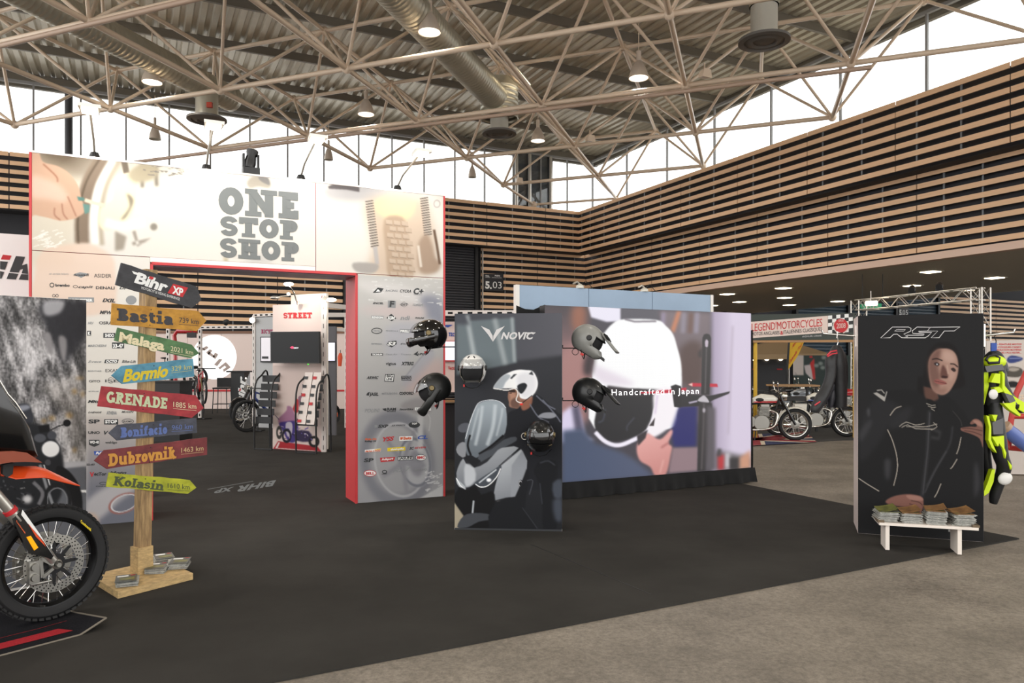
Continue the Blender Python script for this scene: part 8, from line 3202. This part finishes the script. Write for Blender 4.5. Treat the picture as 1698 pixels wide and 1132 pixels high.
MB().prism([PBi.hit(x, y, .056) for x, y in b2((308, 796), (368, 796), (368, 818), (308, 818))], PBi.n * .002).build('caption_block', M_black, so_)
p_ = PBi.hit(*b2((222, 455))[0], .1)
t = thing('stand_spotlight', 'bright little spotlight at the top left corner of the BICYCLES panel', 'spotlight', p_)
MB().lathe([(0, -.06), (.05, -.06), (.07, .04), (0, .04)], (0, 0, 0), (0, -1, -.1), 14).build('body', M_alu, t)
MB().lathe([(0, .042), (.066, .042), (.066, .05), (0, .05)], (0, 0, 0), (0, -1, -.1), 14).build('lens', mat('spot_glow', (255, 250, 240), .5, emit=((255, 250, 236), 9)), t)

# long white frames across the back, lettered wall with a white disc
Yw = 26.5
wl0, wl1 = at(255, 553, Yw), at(590, 553, Yw)
zW = wl0.z
PW2 = Pl(V((0, Yw, 0)), V((1, 0, 0)))
bw = thing('stand_back_wall', 'pale panelled back wall with a large white disc and slanted letters', 'stand wall', V((wl0.lerp(wl1, .5).x, Yw, 0)), world=True)
n_ = 6
for i in range(n_):
 a_ = V((wl0.x + (wl1.x - wl0.x) * i / n_, Yw, .012))
 MB().obox(a_ + V((.006, 0, 0)), V(((wl1.x - wl0.x) / n_ - .012, 0, 0)), V((0, .08, 0)), Z * (zW - .012)).build('wall_panel', M_pale, bw)
MB().obox(V((wl0.x, Yw - .02, zW)), V((wl1.x - wl0.x, 0, 0)), V((0, .12, 0)), Z * .09).build('top_rail', mat('rail_wood_dark', (120, 84, 62), .5), bw)
MB().obox(V((wl0.x, Yw - .02, .62)), V((wl1.x - wl0.x, 0, 0)), V((0, .02, 0)), Z * .06).build('red_line', M_inkred, bw)
dc = b1((655, 860))[0]
dsc = MB().lathe([(0, .012), (.78, .012), (.78, 0)], PW2.hit(*dc, .002), (0, -1, 0), 48).build('white_disc', mat('disc_white_glow', (250, 250, 250), .5, emit=((255, 255, 255), .55)), bw)  # disc is no lamp; its brightness is put in as a glow
mb = MB()
for pts in (((480, 765), (500, 752), (565, 785), (550, 800)), ((540, 775), (580, 755), (600, 770), (560, 800)), ((575, 815), (612, 785), (635, 800), (600, 840)), ((640, 855), (660, 815), (690, 835), (660, 880)),
   ((600, 805), (660, 850), (650, 870), (590, 830)), ((650, 930), (700, 875), (730, 880), (680, 945)), ((690, 960), (760, 905), (808, 955), (740, 1000), (735, 975), (765, 955), (750, 940), (705, 975))):
 flat(mb, PW2, b1(*pts), .02)
mb.build('lettering', mat('ink_beige', (176, 158, 150), .6), dsc, fix=False)
shelving_frame('white perforated frame along the back, left of the BICYCLES panel', [(V((at(332, 600, 22).x, 22, .012)), at(332, 545, 22)), (V((at(279, 600, 22).x, 22, .012)), at(279, 545, 22))],
               [(at(332, 543, 22), at(424, 542, 22))])
Yr = 15.5
shelving_frame('white perforated frame at the right inside the portal opening', [(V((at(575, 600, Yr + 3).x, Yr + 3, .012)), at(575, 520, Yr + 3))],
               [(at(540, 506, 14.2), at(580, 510, Yr)), (at(540, 522, 16), at(580, 522, 16.5)), (at(556, 546, 19), at(580, 547, 19.5))])
# dark panel with a lit screen and hanging clothes right of the STREET column
Yd_ = 16.5
PD_ = Pl(V((0, Yd_, 0)), V((1, 0, 0)))
dk = thing('dark_screen_panel', 'dark grey display panel with an upright lit screen right of the STREET column', 'display panel', at(548, 690, Yd_), world=True)
a_, b_ = PD_.hit(541, 541), PD_.hit(557, 541)
MB().obox(V((a_.x, Yd_, .012)), V((b_.x - a_.x, 0, 0)), V((0, .1, 0)), Z * (a_.z - .012)).build('panel_board', mat('panel_slate', (92, 90, 94), .5), dk)
MB().prism([PD_.hit(x, y, .06) for x, y in b2((900, 660), (1000, 662), (1000, 842), (900, 842))], V((0, .05, 0))).build('screen_frame', M_black, dk)
MB().face([PD_.hit(x, y, .062) for x, y in b2((916, 668), (992, 668), (992, 836), (916, 836))]).build('screen_glass', mat('screen_lilac', (226, 226, 240), .4, emit=((226, 226, 244), .7)), dk, fix=False)
t = thing('orange_jacket', 'small orange and dark jacket hanging beside the dark screen panel', 'jacket', at(563, 590, 18), world=True)
MB().tube([at(564.5, 585, 18), at(564, 592, 18), at(563.5, 607, 18)], [.03, .06, .04], 8).build('jacket_body', mat('cloth_orange', (220, 86, 50), .7), t, smooth=50)
MB().tube([at(564.5, 585, 18), at(564.5, 580, 18)], .008, 6).build('hanger', M_black, t)

# ------------------------------------------------------------------ bicycles
def bicycle(label, loc, rz, m, rw=.35, z0=0.0, stand=True):
 t = thing('bicycle', label, 'bicycle', loc, rz, 'bicycles on display stands')
 Yv = V((0, 1, 0))
 wf, wr = V((.58, 0, rw + z0)), V((-.52, 0, rw + z0))
 for c in (wf, wr):
  wheel(t, c, Yv, rw, .055, M_rimblk, M_tyre, 20, hub_r=.03, hub_w=.08, knobs=False, rim_r=rw - .06, spoke_r=.0025)
  brake_disc(t, c - Yv * .04, Yv, .09, .06, holes=0)
 bb_, st, hd = V((-.1, 0, .34 + z0)), V((-.28, 0, .82 + z0)), V((.36, 0, .9 + z0))
 mb = MB()
 for p, q, r in ((bb_, st, .02), (bb_, hd - Z * .14, .034), (st - Z * .06, hd, .022), (bb_, wr, .013), (st - Z * .1, wr, .012)):
  mb.tube([p, q], r, 10)
 mb.tube([hd + Z * .03, hd - Z * .16], .026, 10)
 mb.build('frame', m, t, smooth=50)
 for s in (-1, 1):
  MB().tube([hd - Z * .16 + Yv * (.05 * s) + V((.03, 0, 0)), wf + Yv * (.05 * s)], [.022, .016], 8).build('fork_leg', M_gold if m is M_redpaint else M_black, t, smooth=50)
 MB().tube([hd + Z * .1 + Yv * -.36 - V((.06, 0, 0)), hd + Z * .1 + V((.03, 0, 0)), hd + Z * .1 + Yv * .36 - V((.06, 0, 0))], .014, 8).build('handlebar', M_black, t, smooth=50)
 MB().ell(st + Z * .13, (.13, .06, .028), None, 12, 6).build('saddle', M_black, t, smooth=60)
 MB().tube([st, st + Z * .12], .014, 8).build('seat_post', M_black, t)
 mb = MB().lathe([(0, -.01), (.09, -.01), (.09, .01), (0, .01)], bb_ - Yv * .05, Yv, 20)
 mb.tube([bb_ - Yv * .07, bb_ - Yv * .07 + V((.12, 0, -.12))], .012, 6)
 mb.tube([bb_ + Yv * .07, bb_ + Yv * .07 + V((-.12, 0, .12))], .012, 6)
 mb.build('crankset', M_black, t)
 if stand:
  mb = MB()
  for s in (-.06, .06):
   mb.tube([V((.35 + s, 0, .01)), V((.35 + s, 0, max(.35, z0 + .3)))], .014, 6)
  mb.tube([V((.1, 0, .02)), V((.65, 0, .02))], .016, 6)
  mb.tube([V((.35, -.25, .02)), V((.35, .25, .02))], .016, 6)
  mb.build('display_stand', M_black, t)
 return t


p = at(338.6, 647.8, 21.2)
rz_ = -1.0
d = rotz(rz_) @ V((.58, 0, 0))
bicycle('red mountain bike raised on a black stand beside the sign board arrows', V((p.x - d.x, p.y - d.y, .012)), rz_, M_redpaint, .36, .44)
p = gnd(409, 717)
rz_ = math.pi + .9
d = rotz(rz_) @ V((.58, 0, 0))
bicycle('dark blue bicycle on a black stand left of the STREET column', V((p.x - d.x, p.y - d.y, .012)), rz_, M_bluep, .37, 0)
p = gnd(268, 700)
bicycle('black bicycle hanging up behind the post of the signpost', V((at(290, 620, 23).x, 23, .012)), .3, M_redpaint, .36, .8)
# child trailer: blue bag on a wheel
p = gnd(553, 704)
t = thing('bicycle_trailer', 'dark blue bicycle trailer with one spoked wheel right of the STREET column', 'trailer', p)
wheel(t, V((0, 0, .27)), V((1, -.5, 0)), .265, .05, M_rimblk, M_tyre, 20, hub_r=.03, hub_w=.08, knobs=False, rim_r=.215, spoke_r=.0025)
MB().loft([[V((x * w - .45, y * w2 - .1, z)) for x, y in ((-.35, -.3), (.35, -.3), (.35, .3), (-.35, .3))] for z, w, w2 in ((.3, .7, .8), (.55, 1, 1), (.95, 1.05, 1), (1.2, .75, .8))]).build('fabric_body', mat('cloth_navy', (48, 58, 96), .8), t, smooth=50)
MB().loft([[V((x * w - .6, y * w - .1, z)) for x, y in ((-.2, -.25), (.22, -.25), (.22, .25), (-.2, .25))] for z, w in ((1.15, 1.1), (1.5, .9), (1.85, .35))]).build('hood', mat('cloth_black', (36, 36, 42), .8), t, smooth=50)
MB().tube([V((.1, -.1, .66)), V((-.3, -.35, .6)), V((-.7, -.4, .5))], .014, 8).build('push_bar', M_alu, t, smooth=50)
MB().tube([V((0, 0, .3)), V((.06, 0, 1.3))], .006, 6).build('flag_stick', M_alu, t)
for s in (-1, 1):
 MB().box((s * .12, -.06 - s * .05, .27), (.025, .02, .1)).build('wheel_reflector', M_inkora, t)

# ------------------------------------------------------------------ scooter with clear windscreen left of the column
classic_bike('scooter with tall clear windscreen half hidden behind the BICYCLES panel', V((at(437, 690, 20.5).x, 20.5, .012)), -2.2, M_blk, M_blk, M_blk, 16, True)
# ------------------------------------------------------------------ stools, counter, desk
def stool(label, loc, rz):
 t = thing('bar_stool', label, 'stool', loc, rz, 'black bar stools before the back wall')
 for x in (-.2, .2):
  for y in (-.2, .2):
   MB().tube([V((x * 1.15, y * 1.15, 0)), V((x, y, .78))], .014, 6).build('leg', M_black, t)
 MB().box((0, 0, .8), (.46, .44, .05)).build('seat', M_blkmatt, t)
 MB().box((0, .2, .98), (.46, .04, .3)).build('backrest', M_blkmatt, t)
 mb = MB()
 for s in (-1, 1):
  mb.tube([V((-.22, .22 * s, .3)), V((.22, .22 * s, .3))], .01, 6)
  mb.tube([V((.22 * s, -.22, .3)), V((.22 * s, .22, .3))], .01, 6)
 mb.build('footrest', M_black, t)
 return t


for x, lab in ((322, 'black bar stool with back left of the raised red mountain bike'), (368.5, 'black bar stool with back next to the tall black counter')):
 stool(lab, V((at(x, 600, 24).x, 24, .012)), R.uniform(-.2, .2))
p0_, p1_ = at(383, 617, 22), at(405, 617, 22)
PC = Pl(V((0, 22, 0)), V((1, 0, 0)))
ct = thing('black_counter', 'tall black counter with slanted white lettering up its front', 'counter', V(((p0_.x + p1_.x) / 2, 22, 0)), world=True)
MB().obox(V((p0_.x, 22, .012)), V((p1_.x - p0_.x, 0, 0)), V((0, .5, 0)), Z * (p0_.z - .012)).build('counter_body', M_black, ct)
MB().obox(V((p0_.x - .12, 21.95, p0_.z)), V((p1_.x - p0_.x + .2, 0, 0)), V((0, .6, 0)), Z * .04).build('counter_top', M_blkmatt, ct)
mb = MB()
o_ = PC.hit(*b4((165, 470))[0], .004)
u_ = PC.hit(*b4((165, 145))[0], .004) - o_
v_ = PC.hit(*b4((98, 470))[0], .004) - o_
put2d(mb, text2d('Bihr', 'h', 0, .25), o_, u_, v_)
mb.build('lettering', M_inkwht, ct, fix=False)
mr = MB()
flat(mr, PC, b4((100, 305), (108, 280), (126, 275), (120, 300)), .005)
mr.build('red_dot', M_inkred, ct, fix=False)
p0_ = gnd(255, 733)
dd = thing('reception_desk', 'black cube shaped reception desk half hidden behind the signpost', 'desk', p0_, world=True)
zt2 = at(0, 634, p0_.y).z
MB().obox(p0_ - V((.2, 0, 0)) + Z * .012, V((.72, 0, 0)), V((0, .6, 0)), Z * (zt2 - .012)).build('desk_body', M_black, dd)
MB().obox(p0_ - V((.23, .03, 0)) + Z * zt2, V((.78, 0, 0)), V((0, .66, 0)), Z * .03).build('desk_top', M_blkmatt, dd)
# red mast with a tool arm behind the signpost
t = thing('red_work_stand', 'red repair stand mast rising behind the signpost arrows', 'stand', V((at(291, 600, 21).x, 21, .012)), world=True)
MB().tube([V((at(291, 600, 21).x, 21, .012)), at(291, 575, 21), at(289, 556, 21), at(294, 549, 21), at(326, 549, 21)], .06, 8).build('mast', M_redpaint, t, smooth=40)
MB().box((at(291, 600, 21).x, 21, .03), (.5, .5, .04)).build('base', M_redpaint, t)
p = at(319, 556, 20.5)
t = thing('ceiling_speaker', 'small black speaker hanging before the white disc', 'speaker', p)
MB().loft([[V((x * w, y, z)) for x, z in ((-.12, -.06), (.12, -.06), (.12, .08), (-.12, .08))] for y, w in ((-.08, 1), (.08, .7))]).build('body', M_black, t)
MB().tube([(0, 0, .08), (0, 0, .22)], .01, 6).build('bracket', M_black, t)
p = at(375, 534, 25)
t = thing('wall_projector', 'black projector on the slats above the white disc', 'projector', p)
MB().lathe([(0, -.1), (.09, -.1), (.1, .06), (0, .08)], (0, 0, 0), (0.2, -1, -.2), 12).build('body', M_black, t)
MB().tube([(0, 0, -.08), (0, 0, -.25)], .02, 6).build('bracket', M_black, t)
p = at(489, 747, 13.4)

# booth right of the portal: frame, lit screen and lettering
Yk = 12.5
PK = Pl(V((0, Yk, 0)), V((1, 0, 0)))
t = thing('brand_booth', 'white framed booth wall with lit screen between portal and helmet display', 'booth', at(760, 700, Yk), world=True)
a_, b_ = PK.hit(690, 523), PK.hit(850, 523)
MB().obox(V((a_.x, Yk, 1.1)), V((b_.x - a_.x, 0, 0)), V((0, .06, 0)), Z * (a_.z - 1.2)).build('wall_panel', M_pale, t)
mb, mh = MB(), MB()
perforated(mb, mh, PK.hit(690, 519, .1), PK.hit(853, 519, .1), .09)
perforated(mb, mh, PK.hit(853, 519, .1), V((PK.hit(853, 519, .1).x, Yk - .1, .012)), .09)
perforated(mb, mh, V((a_.x, Yk - .1, .012)), PK.hit(690, 519, .1), .09)
o = mb.build('perforated_frame', M_perf, t)
mh.build('punched_holes', M_hole, o, kind='stuff', fix=False)
MB().prism([PK.hit(x, y, .06) for x, y in c5((930, 650), (1060, 650), (1060, 846), (930, 842))], V((0, .04, 0))).build('screen_frame', M_inkred, t)
MB().face([PK.hit(x, y, .064) for x, y in c5((945, 656), (1060, 656), (1060, 832), (945, 832))]).build('screen_glass', mat('screen_cold', (220, 226, 232), .4, emit=((220, 228, 236), .8)), t, fix=False)
mb, mr = MB(), MB()
p = c5((985, 605), (1060, 610), (978, 920), (1060, 920))
slab(mb, 'TECH', PK, p[0], p[1], 6, .01, t=.26)
txt(mr, 'Vector', PK, p[2], p[3], 5.4, .01, 'b')
flat(mb, PK, c5((950, 515), (975, 525), (1010, 510), (1020, 500), (950, 500)), .01)
mb.build('lettering', M_inkblue, t, fix=False)
mr.build('lettering', M_inkred, t, fix=False)
MB().obox(V((a_.x, Yk - .35, .95)), V((b_.x - a_.x, 0, 0)), V((0, .5, 0)), Z * .04).build('shelf', M_timber, t)
MB().obox(V((a_.x, Yk - .2, .012)), V((b_.x - a_.x, 0, 0)), V((0, .3, 0)), Z * .9).build('base_cabinet', M_blkmatt, t)

# projected light lettering painted on the carpet, read from the other side
PFLOOR = Pl(V((0, 0, .0135)), V((1, 0, 0)), Z)
mb = MB()
txt(mb, 'BIHR', PFLOOR, (458, 796), (396, 806), -8, 0, 'h', .02, .3)
txt(mb, 'XP', PFLOOR, (388, 807), (356, 811), -6, 0, 'h', .02, .3)
stroke2d(mb, PFLOOR, [(420, 797.5), (344, 811)], .7, 0)
o = mb.build('painted_gobo_lettering', mat('gobo_light_tone', (116, 122, 124), .9), cp, fix=False)
